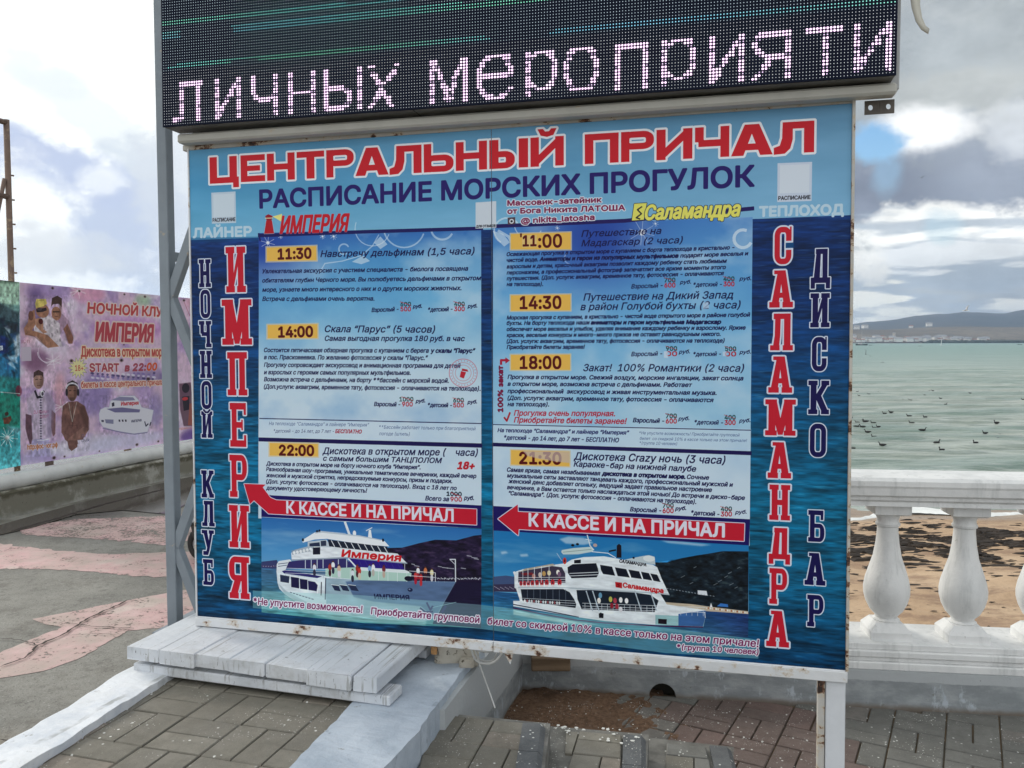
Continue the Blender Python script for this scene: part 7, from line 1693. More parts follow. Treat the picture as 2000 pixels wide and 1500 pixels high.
('T','Самая яркая, самая незабываемая',1213.2,1158.6,1532.4,1160.9,14.07,'14144c',0.24,{'bold':0.58}),
('T','дискотека в открытом море.',1538.1,1160.7,1808.2,1163.1,13.63,'14144c',0.24,{'bold':1.32}),
('T','Сочные',1814.2,1162.9,1883.2,1163.3,13.49,'14144c',0.24,{'bold':0.56}),
('T','музыкальные сеты заставляют танцевать каждого, профессиональный мужской и',1213.2,1178.3,1957.7,1183.8,13.77,'14144c',0.24,{'bold':0.57}),
('T','женский денс добавляет огоньку, ведущий задает правильное настроение',1218.1,1197.7,1892.4,1202.8,13.92,'14144c',0.24,{'bold':0.58}),
('T','вечеринке, а Вам остается только наслаждаться этой ночью! До встречи в диско-баре',1213,1218.6,1994.6,1224.7,13.77,'14144c',0.24,{'bold':0.57}),
('T','“Саламандра”. (Доп. услуги: фотосессия - оплачиваются на теплоходе).',1219,1239,1843.1,1243.4,13.92,'14144c',0.24,{'bold':0.58}),
('T','Взрослый -',1631.1,1276.4,1732.2,1276.7,14.1,'14144c',0.24,{'bold':0.45}),
('T','600',1737.3,1277.4,1771.6,1275.9,14.81,'b81c30',0,{'bold':0.71}),
('T','700',1737.2,1260.2,1771.5,1258.7,14.1,'1c4a4a',0,{'bold':0.61}),
('L',[(1735.3,1245),(1772.1,1256.2)],1.66,'c02838',0.9,{}),
('T','руб.',1776.7,1267.2,1811.4,1264.3,11.81,'14144c',0.24,{'bold':0.45}),
('T','*детский -',1828.3,1279,1916.1,1280.7,14.1,'14144c',0.24,{'bold':0.45}),
('T','300',1921.5,1280.4,1954.7,1278.9,14.65,'b81c30',0,{'bold':0.7}),
('T','400',1921.4,1263.5,1954.6,1262,13.95,'1c4a4a',0,{'bold':0.6}),
('L',[(1919.5,1248.6),(1955.1,1259.5)],1.59,'c02838',0.9,{}),
('T','руб.',1965,1271.1,2000.2,1268.2,11.56,'14144c',0.24,{'bold':0.44}),
('P',[(206.5,1235.9),(295.3,1235.6),(283.8,1246.3),(314.6,1283.2),(338.3,1291.4),(1103.7,1292.7),(1103.4,1347.1),(306.1,1342.8),(246.8,1296.2),(229.4,1311.2)],'c81e34',1,{'outs':[(2.4,'d6dcf0')]}),
('T','К КАССЕ И НА ПРИЧАЛ',380,1337.3,1018.9,1339.3,43.29,'e6e4f2',0,{'bold':2}),
('P',[(1180.1,1322.6),(1250.1,1270.3),(1251,1294.8),(1994.3,1300.2),(1992.9,1357),(1253.8,1354.7),(1251.7,1376.5)],'c81e34',1,{'outs':[(2.4,'d6dcf0')]}),
('T','К КАССЕ И НА ПРИЧАЛ',1289.9,1341.2,1931.7,1346.7,42.24,'e6e4f2',0,{'bold':2.2}),
('T','*Не упустите возможность!',238,1685.3,674.8,1685.6,25.08,'7a1458',0.1,{'bold':0.74,'outs':[(4.28,'eceaf4')]}),
('T','Приобретайте групповой',708.1,1687.6,1112.6,1688.9,23.98,'7a1458',0.1,{'bold':0.71,'outs':[(4.09,'eceaf4')]}),
('T','билет со скидкой 10% в кассе только на этом причале!',1141.9,1690.8,2041.1,1696.1,24.08,'7a1458',0.1,{'bold':0.56,'outs':[(3.22,'eceaf4')]}),
('T','*(группа 10 человек)',1785,1724.8,2040.1,1719.8,17.64,'7a1458',0.1,{'bold':0.55,'outs':[(3.15,'eceaf4')]}),
('G','И',144.5,361.3,225.7,528.2,'c81e32','d8e0f0',4.9,'slab'),
('G','М',126.7,554,245.2,720.9,'c81e32','d8e0f0',4.9,'slab'),
('G','П',143.7,748,225.4,908.2,'c81e32','d8e0f0',4.9,'slab'),
('G','Е',151.4,936,218.3,1098.9,'c81e32','d8e0f0',5,'slab'),
('G','Р',146.7,1128.8,219.2,1286.6,'c81e32','d8e0f0',5,'slab'),
('G','И',141.2,1317,225.4,1475.8,'c81e32','d8e0f0',5,'slab'),
('G','Я',137.5,1510,221.9,1668.4,'c81e32','d8e0f0',5,'slab'),
('G','Н',31.3,403.5,81.1,506.4,'16124e','d8e0f0',3.6,'slab'),
('G','О',35.5,515.6,77,621.2,'16124e','d8e0f0',3.6,'slab'),
('G','Ч',27.6,631.6,79.1,729.6,'16124e','d8e0f0',3.6,'slab'),
('G','Н',28.6,742.4,79,844.1,'16124e','d8e0f0',3.6,'slab'),
('G','О',32.8,855.4,75.6,960.8,'16124e','d8e0f0',3.6,'slab'),
('G','Й',30.4,968.7,77.7,1068.1,'16124e','d8e0f0',3.7,'slab'),
('G','К',25.8,1190.6,78.7,1293.5,'16124e','d8e0f0',3.7,'slab'),
('G','Л',26.5,1305.8,79.8,1401.7,'16124e','d8e0f0',3.7,'slab'),
('G','У',23.3,1416.7,75.6,1511.5,'16124e','d8e0f0',3.7,'slab'),
('G','Б',26.5,1527.6,72,1625.6,'16124e','d8e0f0',3.7,'slab'),
('G','С',2078.4,364.8,2128.8,480.9,'c81e32','d8e0f0',4.8,'slab'),
('G','А',2064.2,499.7,2134.6,615.1,'c81e32','d8e0f0',4.8,'slab'),
('G','Л',2067.7,634,2135.8,749,'c81e32','d8e0f0',4.8,'slab'),
('G','А',2063.3,768,2134.7,881.8,'c81e32','d8e0f0',4.8,'slab'),
('G','М',2056.7,903,2144.5,1016.6,'c81e32','d8e0f0',4.8,'slab'),
('G','А',2063.9,1037.8,2134.1,1151.6,'c81e32','d8e0f0',4.9,'slab'),
('G','Н',2069.7,1172.5,2132.3,1284.7,'c81e32','d8e0f0',4.9,'slab'),
('G','Д',2069.2,1309.5,2133.5,1425.2,'c81e32','d8e0f0',4.9,'slab'),
('G','Р',2071.8,1438.7,2125.4,1553.2,'c81e32','d8e0f0',4.9,'slab'),
('G','А',2063.6,1574.9,2132.8,1690.1,'c81e32','d8e0f0',4.9,'slab'),
('G','Д',2186.4,436.7,2242.8,558.6,'16124e','d8e0f0',3.2,'slab'),
('G','И',2186.2,573.2,2242.6,678.3,'16124e','d8e0f0',3.2,'slab'),
('G','С',2192,707.9,2235.1,814.3,'16124e','d8e0f0',3.2,'slab'),
('G','К',2182.8,843.1,2243.9,947.6,'16124e','d8e0f0',3.2,'slab'),
('G','О',2188.7,977.2,2236.4,1081.7,'16124e','d8e0f0',3.2,'slab'),
('G','Б',2186.8,1248.9,2234.7,1348.2,'16124e','d8e0f0',3.2,'slab'),
('G','А',2177.5,1383.6,2239.1,1485.2,'16124e','d8e0f0',3.2,'slab'),
('G','Р',2186.4,1516.3,2234.4,1616.8,'16124e','d8e0f0',3.3,'slab')]
BAN=[
('P',[(552.1,308.5),(2783.4,326.7),(2739.8,1681.2),(503.5,1607.3)],'LILAC',1,{}),
('P',[(-29.4,323.1),(551.7,320.5),(512,1605.5),(-81.8,1673.4)],'GREENS',1,{}),
('P',[(356.5,341.8),(541.8,329.2),(538.6,478.9),(351.4,477.3)],'b8dcc4',0.8,{'soft':6}),
('P',[(352.1,458),(536.3,538.8),(530.7,688.9),(443,768.5),(341.9,729.2)],'18303e',0.8,{'soft':6}),
('P',[(377.2,690.2),(445.2,709.3),(441.5,808),(372,826.7)],'1c2c78',0.8,{'soft':6}),
('P',[(338.9,806.8),(534.3,849.2),(529,989.6),(333,962)],'2a78a8',0.8,{'soft':6}),
('P',[(480.3,709.1),(540.7,678.8),(535,829.1),(498.6,848.5)],'c8d4dc',0.8,{'soft':6}),
('P',[(328.6,1078.5),(524.5,1110.1),(515.1,1361.2),(319.4,1321.4)],'1c8874',0.9,{'soft':6}),
('P',[(399.5,1309.7),(515.9,1341.1),(514,1391.4),(421.1,1351.5)],'7cc0cc',0.8,{'soft':6}),
('L',[(351.6,472.5),(537.5,508.8)],2.24,'c8d8d4',0.35,{}),
('L',[(351.3,480.2),(537.2,515.8)],2.24,'c8d8d4',0.35,{}),
('L',[(351,488),(536.9,522.8)],2.24,'c8d8d4',0.35,{}),
('L',[(350.7,495.7),(536.7,529.8)],2.24,'c8d8d4',0.35,{}),
('L',[(350.4,503.5),(536.4,536.8)],2.26,'c8d8d4',0.35,{}),
('L',[(350.1,511.2),(536.2,543.8)],2.26,'c8d8d4',0.35,{}),
('L',[(349.8,519),(535.9,550.8)],2.26,'c8d8d4',0.35,{}),
('L',[(349.5,526.7),(535.6,557.8)],2.26,'c8d8d4',0.35,{}),
('L',[(349.2,534.5),(535.4,564.8)],2.26,'c8d8d4',0.35,{}),
('L',[(349,542.2),(535.1,571.8)],2.24,'c8d8d4',0.35,{}),
('L',[(348.7,550),(534.8,578.8)],2.24,'c8d8d4',0.35,{}),
('L',[(348.4,557.7),(534.6,585.8)],2.24,'c8d8d4',0.35,{}),
('L',[(348.1,565.5),(534.3,592.8)],2.24,'c8d8d4',0.35,{}),
('L',[(347.8,573.2),(534.1,599.8)],2.24,'c8d8d4',0.35,{}),
('P',[(369.9,583.3),(427.7,562.1),(413.6,631)],'1a2440',0.55,{'soft':3}),
('P',[(410,634.1),(468.6,613.2),(459,682.6)],'d8e4ec',0.55,{'soft':3}),
('P',[(450.8,685.6),(510.2,665.1),(505.2,734.9)],'3060a0',0.55,{'soft':3}),
('P',[(492.1,737.9),(422.9,718.3),(422.6,787.1)],'102028',0.55,{'soft':3}),
('P',[(371.1,789.6),(463.9,770.6),(468.3,840)],'1a2440',0.55,{'soft':3}),
('P',[(411.4,842),(505.5,823.7),(514.7,893.8)],'d8e4ec',0.55,{'soft':3}),
('P',[(452.2,895.2),(418.2,874.6),(431.8,944.1)],'3060a0',0.55,{'soft':3}),
('P',[(493.6,949.2),(459.1,928.1),(477.6,998.4)],'102028',0.55,{'soft':3}),
('P',[(386.4,625.7),(514.9,603.3),(538.5,672.8)],'1a2440',0.55,{'soft':3}),
('P',[(426.8,677),(427.5,657.3),(455.1,726.1)],'d8e4ec',0.55,{'soft':3}),
('P',[(467.8,729),(468.5,709.2),(501.2,778.8)],'3060a0',0.55,{'soft':3}),
('P',[(509.4,781.8),(510.1,761.8),(418.7,830.3)],'102028',0.55,{'soft':3}),
('P',[(387.7,832.8),(422.8,813.7),(464.3,883.6)],'1a2440',0.55,{'soft':3}),
('P',[(428.2,885.7),(463.8,866.7),(510.7,937.8)],'d8e4ec',0.55,{'soft':3}),
('P',[(469.3,939.4),(505.4,920.6),(427.8,987.4)],'3060a0',0.55,{'soft':3}),
('P',[(525.2,614),(432.1,596.3),(487.8,664.4)],'102028',0.55,{'soft':3}),
('D',408.2,1231.3,16.23,13.87,'3a2018',1,{}),
('P',[(378.5,1258.4),(442.4,1249.1),(447.3,1274.4),(422.9,1302),(382.7,1298.2)],'6a3c2c',1,{}),
('D',513.7,1079.3,26.33,40.02,'7a1c38',0.8,{'soft':3}),
('T','03',373.3,792.6,396.1,789.8,25.37,'d8e4f0',0,{'bold':2.93}),
('L',[(323.8,1375.2),(494.3,1414.8)],3.98,'f0fff8',0.9,{'soft':1}),
('L',[(363.9,1359.6),(452.5,1430.5)],4.01,'f0fff8',0.9,{'soft':1}),
('L',[(378.2,1322.9),(437.8,1467.4)],4.01,'f0fff8',0.9,{'soft':1}),
('L',[(417.7,1346.7),(398,1442.7)],4.08,'f0fff8',0.9,{'soft':1}),
('L',[(463.8,1341.8),(352.9,1446.7)],4.12,'f0fff8',0.9,{'soft':1}),
('L',[(462.5,1382),(354.2,1407.2)],4.12,'f0fff8',0.9,{'soft':1}),
('D',407.8,1394.7,16.34,13.87,'ffffff',0.9,{'soft':4}),
('L',[(328.8,1073.7),(524.9,1100)],5.61,'b8c8c8',1,{}),
('D',788.3,374.6,208.35,62.45,'8a70b4',0.45,{'soft':22}),
('D',681.8,503.3,75.66,164.1,'3c2a60',0.45,{'soft':22}),
('D',1187.4,362.3,176.66,77.75,'e890b0',0.6,{'soft':22}),
('D',1614.1,632.4,417.55,106.26,'c080c8',0.6,{'soft':22}),
('D',1792.6,388.3,105.42,48.23,'90c890',0.6,{'soft':22}),
('D',668.1,872.1,113.42,82.05,'5a2c50',0.6,{'soft':22}),
('D',1290.2,817.7,228.01,135.09,'e8d0e0',0.7,{'soft':22}),
('D',1203.2,1151.8,179.13,156.2,'8478b0',0.55,{'soft':22}),
('D',1787.6,1041.7,281.06,72.95,'6c6298',0.5,{'soft':22}),
('D',879.1,1131.9,53.9,169.72,'e8a0a0',0.5,{'soft':22}),
('D',706,1558.2,193.69,52.03,'9c90c8',0.6,{'soft':22}),
('D',1920.9,1320,91.79,148.88,'7a70a8',0.5,{'soft':22}),
('D',1116,1534.5,366.37,77.4,'e8e4f0',0.8,{'soft':22}),
('D',1581.9,1554.8,435.71,71.14,'d8d4ee',0.8,{'soft':22}),
('D',613,688.2,74.11,60.64,'d8a0a8',0.5,{'soft':22}),
('D',2480.5,1604.7,255.3,80.15,'5a3c8c',0.8,{'soft':22}),
('D',2563.1,377.7,214.23,66.79,'d890a8',0.6,{'soft':22}),
('D',652.3,626.6,100.01,61.24,'30203c',0.5,{'soft':22}),
('L',[(755.5,854.4),(890,896.8)],5.16,'ffffff',0.7,{'soft':2}),
('L',[(811.6,818.3),(832.5,932.7)],5.24,'ffffff',0.7,{'soft':2}),
('L',[(879.3,839.1),(765.8,911.1)],5.36,'ffffff',0.7,{'soft':2}),
('L',[(893.2,861.8),(752.4,888.7)],5.36,'ffffff',0.7,{'soft':2}),
('L',[(1008.3,330.8),(1153.4,363)],5.57,'ffffff',0.7,{'soft':2}),
('L',[(1068.7,288.7),(1091.5,405)],5.65,'ffffff',0.7,{'soft':2}),
('L',[(1141.7,304.3),(1019.5,388.4)],5.81,'ffffff',0.7,{'soft':2}),
('L',[(1156.8,326.5),(1005,366.5)],5.85,'ffffff',0.7,{'soft':2}),
('L',[(821.3,1193),(959,1243.5)],5.29,'ffffff',0.7,{'soft':2}),
('L',[(878.7,1159.4),(900.2,1276.8)],5.37,'ffffff',0.7,{'soft':2}),
('L',[(948,1184.2),(831.8,1251.1)],5.53,'ffffff',0.7,{'soft':2}),
('L',[(962.3,1208),(818.1,1227.7)],5.53,'ffffff',0.7,{'soft':2}),
('L',[(683,810.7),(683.7,822.4),(686.7,833.8),(692,844.7),(699.4,854.7),(708.7,863.6),(719.8,871.2),(732.2,877.2),(745.8,881.6),(760.1,884.1),(774.8,884.7),(789.5,883.4),(803.8,880.1),(817.3,875.1),(829.7,868.3),(840.6,860)],6.3,'f4ecf8',0.7,{}),
('L',[(698.1,767.2),(691.5,785.8),(689.6,805.1),(692.3,824.2),(699.6,842.5),(711.2,859.3),(726.8,874),(745.7,885.9),(767.2,894.7),(790.7,899.9),(815.2,901.3),(839.7,898.9),(863.3,892.6),(885,882.6),(904,869.4),(919.3,853.4)],5.04,'f4ecf8',0.6,{}),
('P',[(834.4,539.3),(914.7,526.2),(980.9,577.6),(1018.6,684.7),(1002.3,749.6),(960.9,749.5),(923.9,642.9),(867.9,707.1),(741.3,604.3)],'b090a8',1,{'soft':2}),
('P',[(966.4,599.4),(1020.6,706.3),(1009.3,749.6),(971.9,749.5),(943.2,674.6),(923.9,642.9)],'8a5c4c',1,{'soft':2}),
('D',863.8,527.9,45.42,50.67,'a87860',1,{}),
('P',[(816.8,482.4),(828.4,416.1),(879.3,395.6),(921.5,414.5),(916.5,478.4),(890.5,455.1),(837.3,460.7)],'4a3430',1,{}),
('L',[(832.6,516.4),(895,514.1)],9.25,'3c2824',1,{}),
('L',[(847.2,549.4),(879,548.5)],5.28,'6c4038',1,{}),
('P',[(743.6,542.2),(807.8,550.6),(891.8,601),(894.6,707),(905.8,770.7),(799.7,770.2),(662.5,687.7),(658.5,626.5)],'d8ccd4',1,{'soft':1.5}),
('D',729.3,583.9,6.4,4.14,'80707c',0.7,{}),
('D',774.7,637.9,6.5,4.16,'b0a0b0',0.7,{}),
('D',820.9,692.7,6.58,4.18,'80707c',0.7,{}),
('D',873.5,589.8,6.7,4.22,'b0a0b0',0.7,{}),
('D',749.9,647.6,6.45,4.14,'80707c',0.7,{}),
('D',795.7,702.3,6.53,4.16,'b0a0b0',0.7,{}),
('D',848,599.9,6.63,4.2,'80707c',0.7,{}),
('D',895.2,655,6.75,4.24,'b0a0b0',0.7,{}),
('D',770.7,711.8,6.48,4.16,'80707c',0.7,{}),
('D',822.6,609.9,6.58,4.18,'b0a0b0',0.7,{}),
('D',869.4,664.8,6.7,4.24,'80707c',0.7,{}),
('D',745.9,721.2,6.43,4.14,'b0a0b0',0.7,{}),
('D',797.4,619.8,6.55,4.16,'80707c',0.7,{}),
('D',843.9,674.6,6.63,4.22,'b0a0b0',0.7,{}),
('D',891.1,730.3,6.72,4.24,'80707c',0.7,{}),
('D',772.4,629.6,6.5,4.16,'b0a0b0',0.7,{}),
('D',818.5,684.3,6.6,4.2,'80707c',0.7,{}),
('D',871.2,581.4,6.68,4.22,'b0a0b0',0.7,{}),
('D',747.7,639.4,6.43,4.14,'80707c',0.7,{}),
('D',793.4,693.9,6.53,4.18,'b0a0b0',0.7,{}),
('D',845.6,591.5,6.65,4.2,'80707c',0.7,{}),
('D',892.8,646.5,6.75,4.24,'b0a0b0',0.7,{}),
('D',768.4,703.5,6.48,4.16,'80707c',0.7,{}),
('D',820.3,601.5,6.58,4.2,'b0a0b0',0.7,{}),
('D',867.1,656.4,6.68,4.22,'80707c',0.7,{}),
('D',743.7,712.9,6.43,4.16,'b0a0b0',0.7,{}),
('D',795.1,611.5,6.53,4.16,'80707c',0.7,{}),
('D',841.6,666.2,6.63,4.22,'b0a0b0',0.7,{}),
('D',888.7,721.8,6.75,4.24,'80707c',0.7,{}),
('D',770.2,621.3,6.48,4.16,'b0a0b0',0.7,{}),
('D',816.2,675.9,6.58,4.2,'80707c',0.7,{}),
('D',863,731.4,6.68,4.22,'b0a0b0',0.7,{}),
('D',745.4,631.1,6.43,4.14,'80707c',0.7,{}),
('D',791.1,685.6,6.53,4.18,'b0a0b0',0.7,{}),
('D',843.3,583.2,6.63,4.2,'80707c',0.7,{}),
('D',890.5,638.1,6.73,4.24,'b0a0b0',0.7,{}),
('D',766.2,695.2,6.45,4.16,'80707c',0.7,{}),
('D',818,593.2,6.58,4.2,'b0a0b0',0.7,{}),
('D',864.7,648,6.68,4.22,'80707c',0.7,{}),
('D',741.4,704.7,6.43,4.14,'b0a0b0',0.7,{}),
('D',738.3,511.4,59.15,51.78,'a87860',1,{}),
('P',[(677.1,462.6),(690.8,429.3),(773.5,425.1),(782.6,460),(745.9,480.2),(682.1,495.1)],'e0cc70',1,{}),
('T','БАННЯ',699,446.3,757.5,441.4,14.43,'8c7a40',0,{}),
('P',[(681.8,503.3),(773.8,487.3),(776.9,507.9),(744.4,519.5),(687.3,525.6)],'2c2028',1,{}),
('D',713.3,502.1,20.34,12.37,'4c4048',1,{}),
('P',[(618.7,536.1),(669.3,503.8),(678,605.7),(632.2,667.7),(589,678.3),(575.9,638.1),(610.3,597)],'a87860',1,{'soft':1}),
('D',636.6,550.7,22.33,34.54,'6a4438',0.9,{}),
('P',[(572.3,638.2),(651.2,657.2),(776.8,686.7),(878.9,770.6),(773.3,780.5),(674.6,697.9),(582.5,688.4)],'a87860',1,{'soft':1.5}),
('L',[(589,678.3),(662.1,698),(760.8,770)],7.32,'6a4438',0.6,{'soft':2}),
('P',[(666.7,575.3),(711,563.8),(741.3,604.3),(739.8,645.7),(777.6,665.9),(738.6,676.7),(677.3,626.2)],'b88870',1,{}),
('D',720.2,589.3,20.41,20.62,'54181c',1,{}),
('P',[(583.8,1144.2),(628.5,1101.1),(666.2,1093),(735.9,1097),(787,1115.7),(830.2,1192.3),(833.7,1277.4),(795.4,1242.5),(791,1432),(774.4,1456.5),(615.9,1438.4),(623.4,1239),(585.3,1266.5)],'cfbcd4',1,{'soft':1.5}),
('L',[(703.1,1121),(695,1442.2)],15.27,'4a3a5c',0.8,{}),
('L',[(690.7,1146.1),(718.6,1148)],5.09,'e4dcec',1,{}),
('L',[(690,1164.7),(717.9,1166.6)],5.09,'e4dcec',1,{}),
('L',[(689.3,1183.3),(717.3,1185.3)],5.09,'e4dcec',1,{}),
('L',[(688.7,1201.9),(716.6,1204)],5.05,'e4dcec',1,{}),
('L',[(688,1220.5),(715.9,1222.6)],5.05,'e4dcec',1,{}),
('L',[(687.3,1239),(715.2,1241.3)],5.06,'e4dcec',1,{}),
('L',[(686.6,1257.6),(714.5,1260)],5.06,'e4dcec',1,{}),
('L',[(685.9,1276.2),(713.8,1278.6)],5.1,'e4dcec',1,{}),
('L',[(685.2,1294.8),(713.1,1297.3)],5.1,'e4dcec',1,{}),
('L',[(684.5,1313.4),(712.4,1316)],5.1,'e4dcec',1,{}),
('L',[(683.8,1332),(711.7,1334.7)],5.1,'e4dcec',1,{}),
('L',[(683.2,1350.6),(711,1353.3)],5.06,'e4dcec',1,{}),
('L',[(682.5,1369.2),(710.4,1372)],5.07,'e4dcec',1,{}),
('L',[(681.8,1387.8),(709.7,1390.7)],5.07,'e4dcec',1,{}),
('L',[(681.1,1406.4),(709,1409.4)],5.07,'e4dcec',1,{}),
('L',[(680.4,1425),(708.3,1428.1)],5.07,'e4dcec',1,{}),
('P',[(567.8,1244.6),(616.4,1258.9),(620.2,1423.4),(601.9,1482.9),(579.7,1418.9),(561.6,1345.7)],'6a4a58',1,{'soft':1.5}),
('P',[(798.4,1232.2),(834.1,1266.8),(826,1414.6),(804.1,1433.4),(788.5,1357.8)],'8a6468',1,{'soft':1.5}),
('P',[(647.4,1431.6),(768.3,1445.3),(770.4,1566.7),(599.2,1554.4),(615.9,1438.4)],'b8aed4',1,{'soft':1.5}),
('D',685.4,1016.7,45.58,57.72,'a88478',1,{}),
('P',[(641.2,994.2),(645.2,953.4),(688.4,936.4),(730.8,958.5),(731.7,1003.2),(714.7,978.6),(664.3,976.7)],'483434',1,{}),
('L',[(658.1,1007.3),(678.2,1006.1)],5,'3c2824',1,{}),
('L',[(695.9,1006.8),(716.1,1009.8)],5.05,'3c2824',1,{}),
('L',[(671.6,1049),(701.9,1050.5)],5.05,'74443c',1,{}),
('L',[(652.7,1087.1),(673.5,1134.7),(716.7,1130.2),(730.9,1093.6)],17.53,'2a2434',1,{}),
('D',717.4,1111.5,17.95,22.89,'e8e4ec',1,{}),
('D',720,1111.7,10.26,14.5,'4a4250',1,{}),
('T','DJ Roman',636.6,1250.4,772.8,1253.3,22.78,'b84c80',0.2,{}),
('T','Ezhoff',690.6,1286,775.4,1287.1,22.9,'b84c80',0.2,{}),
('L',[(662,1443.6),(710.1,1449.1),(768.3,1445.3)],5.08,'f4f0f8',1,{}),
('P',[(903.1,1213.6),(958.8,1185.3),(1042.5,1187.8),(1112.5,1229.1),(1149.8,1326.5),(1146.6,1415.4),(1081.7,1486.1),(1003.7,1482.7),(934.7,1469.4),(882.4,1409.9),(889,1303.5)],'7c5650',1,{'soft':1.5}),
('D',990.8,1258.1,83.98,36.92,'8e665c',0.8,{'soft':4}),
('L',[(992,1225.6),(990.7,1377.7)],8.37,'543c38',0.8,{}),
('L',[(952.3,1363.1),(1035.9,1371.2)],4.16,'5c403c',0.7,{}),
('P',[(882.8,1399.2),(949.4,1444),(1031.7,1485.9),(1037.8,1514.1),(974.4,1517.4),(914.3,1467.1)],'86605a',1,{}),
('P',[(1092.4,1387.7),(1144.1,1404),(1104,1466.4),(1003.5,1488.1),(933.9,1490.9),(948.8,1460.2)],'946c62',1,{}),
('P',[(934.5,1474.8),(1031.7,1485.9),(1030,1535.1),(972.9,1560.8),(946.1,1535.7)],'7a564e',1,{}),
('D',994.6,1117.3,50.3,67.01,'8e6658',1,{}),
('P',[(942.9,1092.7),(950.2,1044.7),(999.3,1025.3),(1050.4,1049.4),(1051.4,1098.7),(1032.7,1070.4),(963.1,1066.9)],'2e2222',1,{}),
('L',[(937.3,1084.2),(940.6,1075.9),(945.8,1068.3),(952.7,1061.6),(961.2,1056),(970.9,1051.8),(981.6,1049.1),(992.8,1048),(1004.1,1048.5),(1015.3,1050.7),(1025.9,1054.5),(1035.4,1059.6),(1043.7,1066.1),(1050.3,1073.6),(1055.1,1081.9),(1057.8,1090.7)],12.35,'d8d4dc',1,{}),
('D',942.2,1114.2,12.35,27.97,'2c2630',1,{}),
('D',1052,1120.6,12.85,28.36,'2c2630',1,{}),
('L',[(967.3,1102.7),(986.7,1103.8)],5.57,'2c1c1c',1,{}),
('L',[(1009,1105),(1028.6,1106.2)],5.57,'2c1c1c',1,{}),
('P',[(966.9,1153.5),(1022.5,1157),(1011.7,1183.5),(975.6,1181.1)],'4c342e',0.7,{'soft':1}),
('L',[(958.6,1190.7),(987.9,1339.4),(1035.2,1196.1)],4.84,'b8b0a8',1,{}),
('T','DJ',1072.2,1469.6,1118.4,1470.3,24.22,'4c4878',0.2,{}),
('T','Ovik',1070.9,1504.7,1153.5,1507.7,24.33,'4c4878',0.2,{}),
('N',[(552.1,308.5),(2565,317.6),(2521.9,1636.1),(503.5,1607.3)],30,24,0.1,61),
('N',[(580.9,406.7),(1036.6,381.7),(1022.5,771.3),(567,779.2)],26,18,0.24,62),
('N',[(573.5,930.7),(852.7,939.5),(829,1585.1),(550.4,1547.9)],26,18,0.24,63),
('N',[(890.1,1015.2),(1170.8,1027.3),(1150.8,1583.4),(870.6,1547.8)],26,18,0.24,64),
('N',[(1263,1155.5),(1892.6,1194.2),(1881,1533.4),(1251.9,1465.7)],26,18,0.24,65),
('P',[(1041,1229.3),(1112.5,1229.1),(1149.8,1326.5),(1146.6,1415.4),(1105.2,1433.3),(1080.9,1309.4)],'4c322e',0.5,{'soft':7}),
('P',[(722.9,1101.5),(787,1115.7),(834.1,1192.6),(788.4,1431.7),(749.1,1437.9),(758.7,1176.8)],'8c7ca0',0.5,{'soft':8}),
('P',[(898,431.6),(920.5,441.1),(912,526.3),(879.5,571.7)],'5c3a30',0.5,{'soft':4}),
('P',[(1012.2,1053.1),(1053.6,1076.9),(1044.2,1142),(1014.7,1178.3)],'4a302a',0.5,{'soft':4}),
('P',[(702.1,976.1),(731.9,998),(724.8,1049.6),(698.6,1071.1)],'5c403a',0.5,{'soft':4}),
('N',[(-29.4,323.1),(551.7,320.5),(512,1605.5),(-81.8,1673.4)],24,18,0.5,66),
('T','НОЧНОЙ КЛУБ',1170.3,512.1,2100.6,515.4,77.92,'c0484c',0.1,{'bold':4.72,'outs':[(12.99,'e8d4cc')]}),
('T','ИМПЕРИЯ',1248.2,727.5,1908.3,736.1,143.43,'b84450',0.18,{'bold':8.23,'outs':[(21.16,'e4c8c4')]}),
('T','Дискотека в открытом море',1094.6,848.3,2047.4,861.4,77.27,'c0504c',0,{'bold':3.51,'outs':[(11.71,'ecd8b8')]}),
('P',[(1156.4,937.9),(1114,947.5),(1145.3,973.5),(1102.2,966.5),(1117,1001.2),(1081.8,979.2),(1077.4,1015.5),(1057,983.1),(1034.5,1013.7),(1032.7,977.4),(997,996.5),(1013.7,963.5),(971.9,967.4),(1003.6,944),(963.9,932.2),(1004.4,922.8),(974.4,897.6),(1015.9,904),(1001.6,870.1),(1035.8,891.2),(1040.3,855.1),(1060.5,887),(1083.1,855.9),(1085,892.4),(1121.6,872.5),(1104.4,906.2),(1147.9,901.8),(1114.8,925.9)],'e8e0a8',1,{'outs':[(1.6,'4c4440')]}),
('T','18+',1029.8,955.9,1110.8,956.4,41.63,'c8504c',0,{'bold':1.1}),
('T','START',1177.4,966.4,1487.7,974.6,61.33,'b04858',0,{'bold':3.97,'outs':[(9.09,'ecdcd8')]}),
('T','в 22:',1555.9,975.7,1803.8,976.7,57.4,'a8485c',0.15,{'bold':4.78}),
('T','00',1817.9,977.1,1939.9,978.6,59.07,'d8503c',0.15,{'bold':4.92,'outs':[(6.15,'f0e080')]}),
('T','билеты в кассе центрального причала',1085.9,1089.6,2016.5,1111.4,51.51,'c05c50',0,{'bold':1.76,'outs':[(8.19,'ecd8c8')]}),
('T','http:фос-юг.рф',574.2,1499.9,842.4,1512.2,35.22,'c87c50',0,{'bold':1.55,'outs':[(5.18,'e8e0e8')]}),
('T','RC',550,748.9,584.1,743.9,24.14,'b06878',0,{}),
('T','П',598.7,744.9,617.1,743.9,22.23,'b06878',0,{}),
('P',[(546.7,774),(628.4,771.4),(628.4,871.2),(545.5,871.5)],'c8bccc',1,{}),
('D',1194.6,978.1,13.37,8.93,'3c3468',0.7,{'soft':1}),
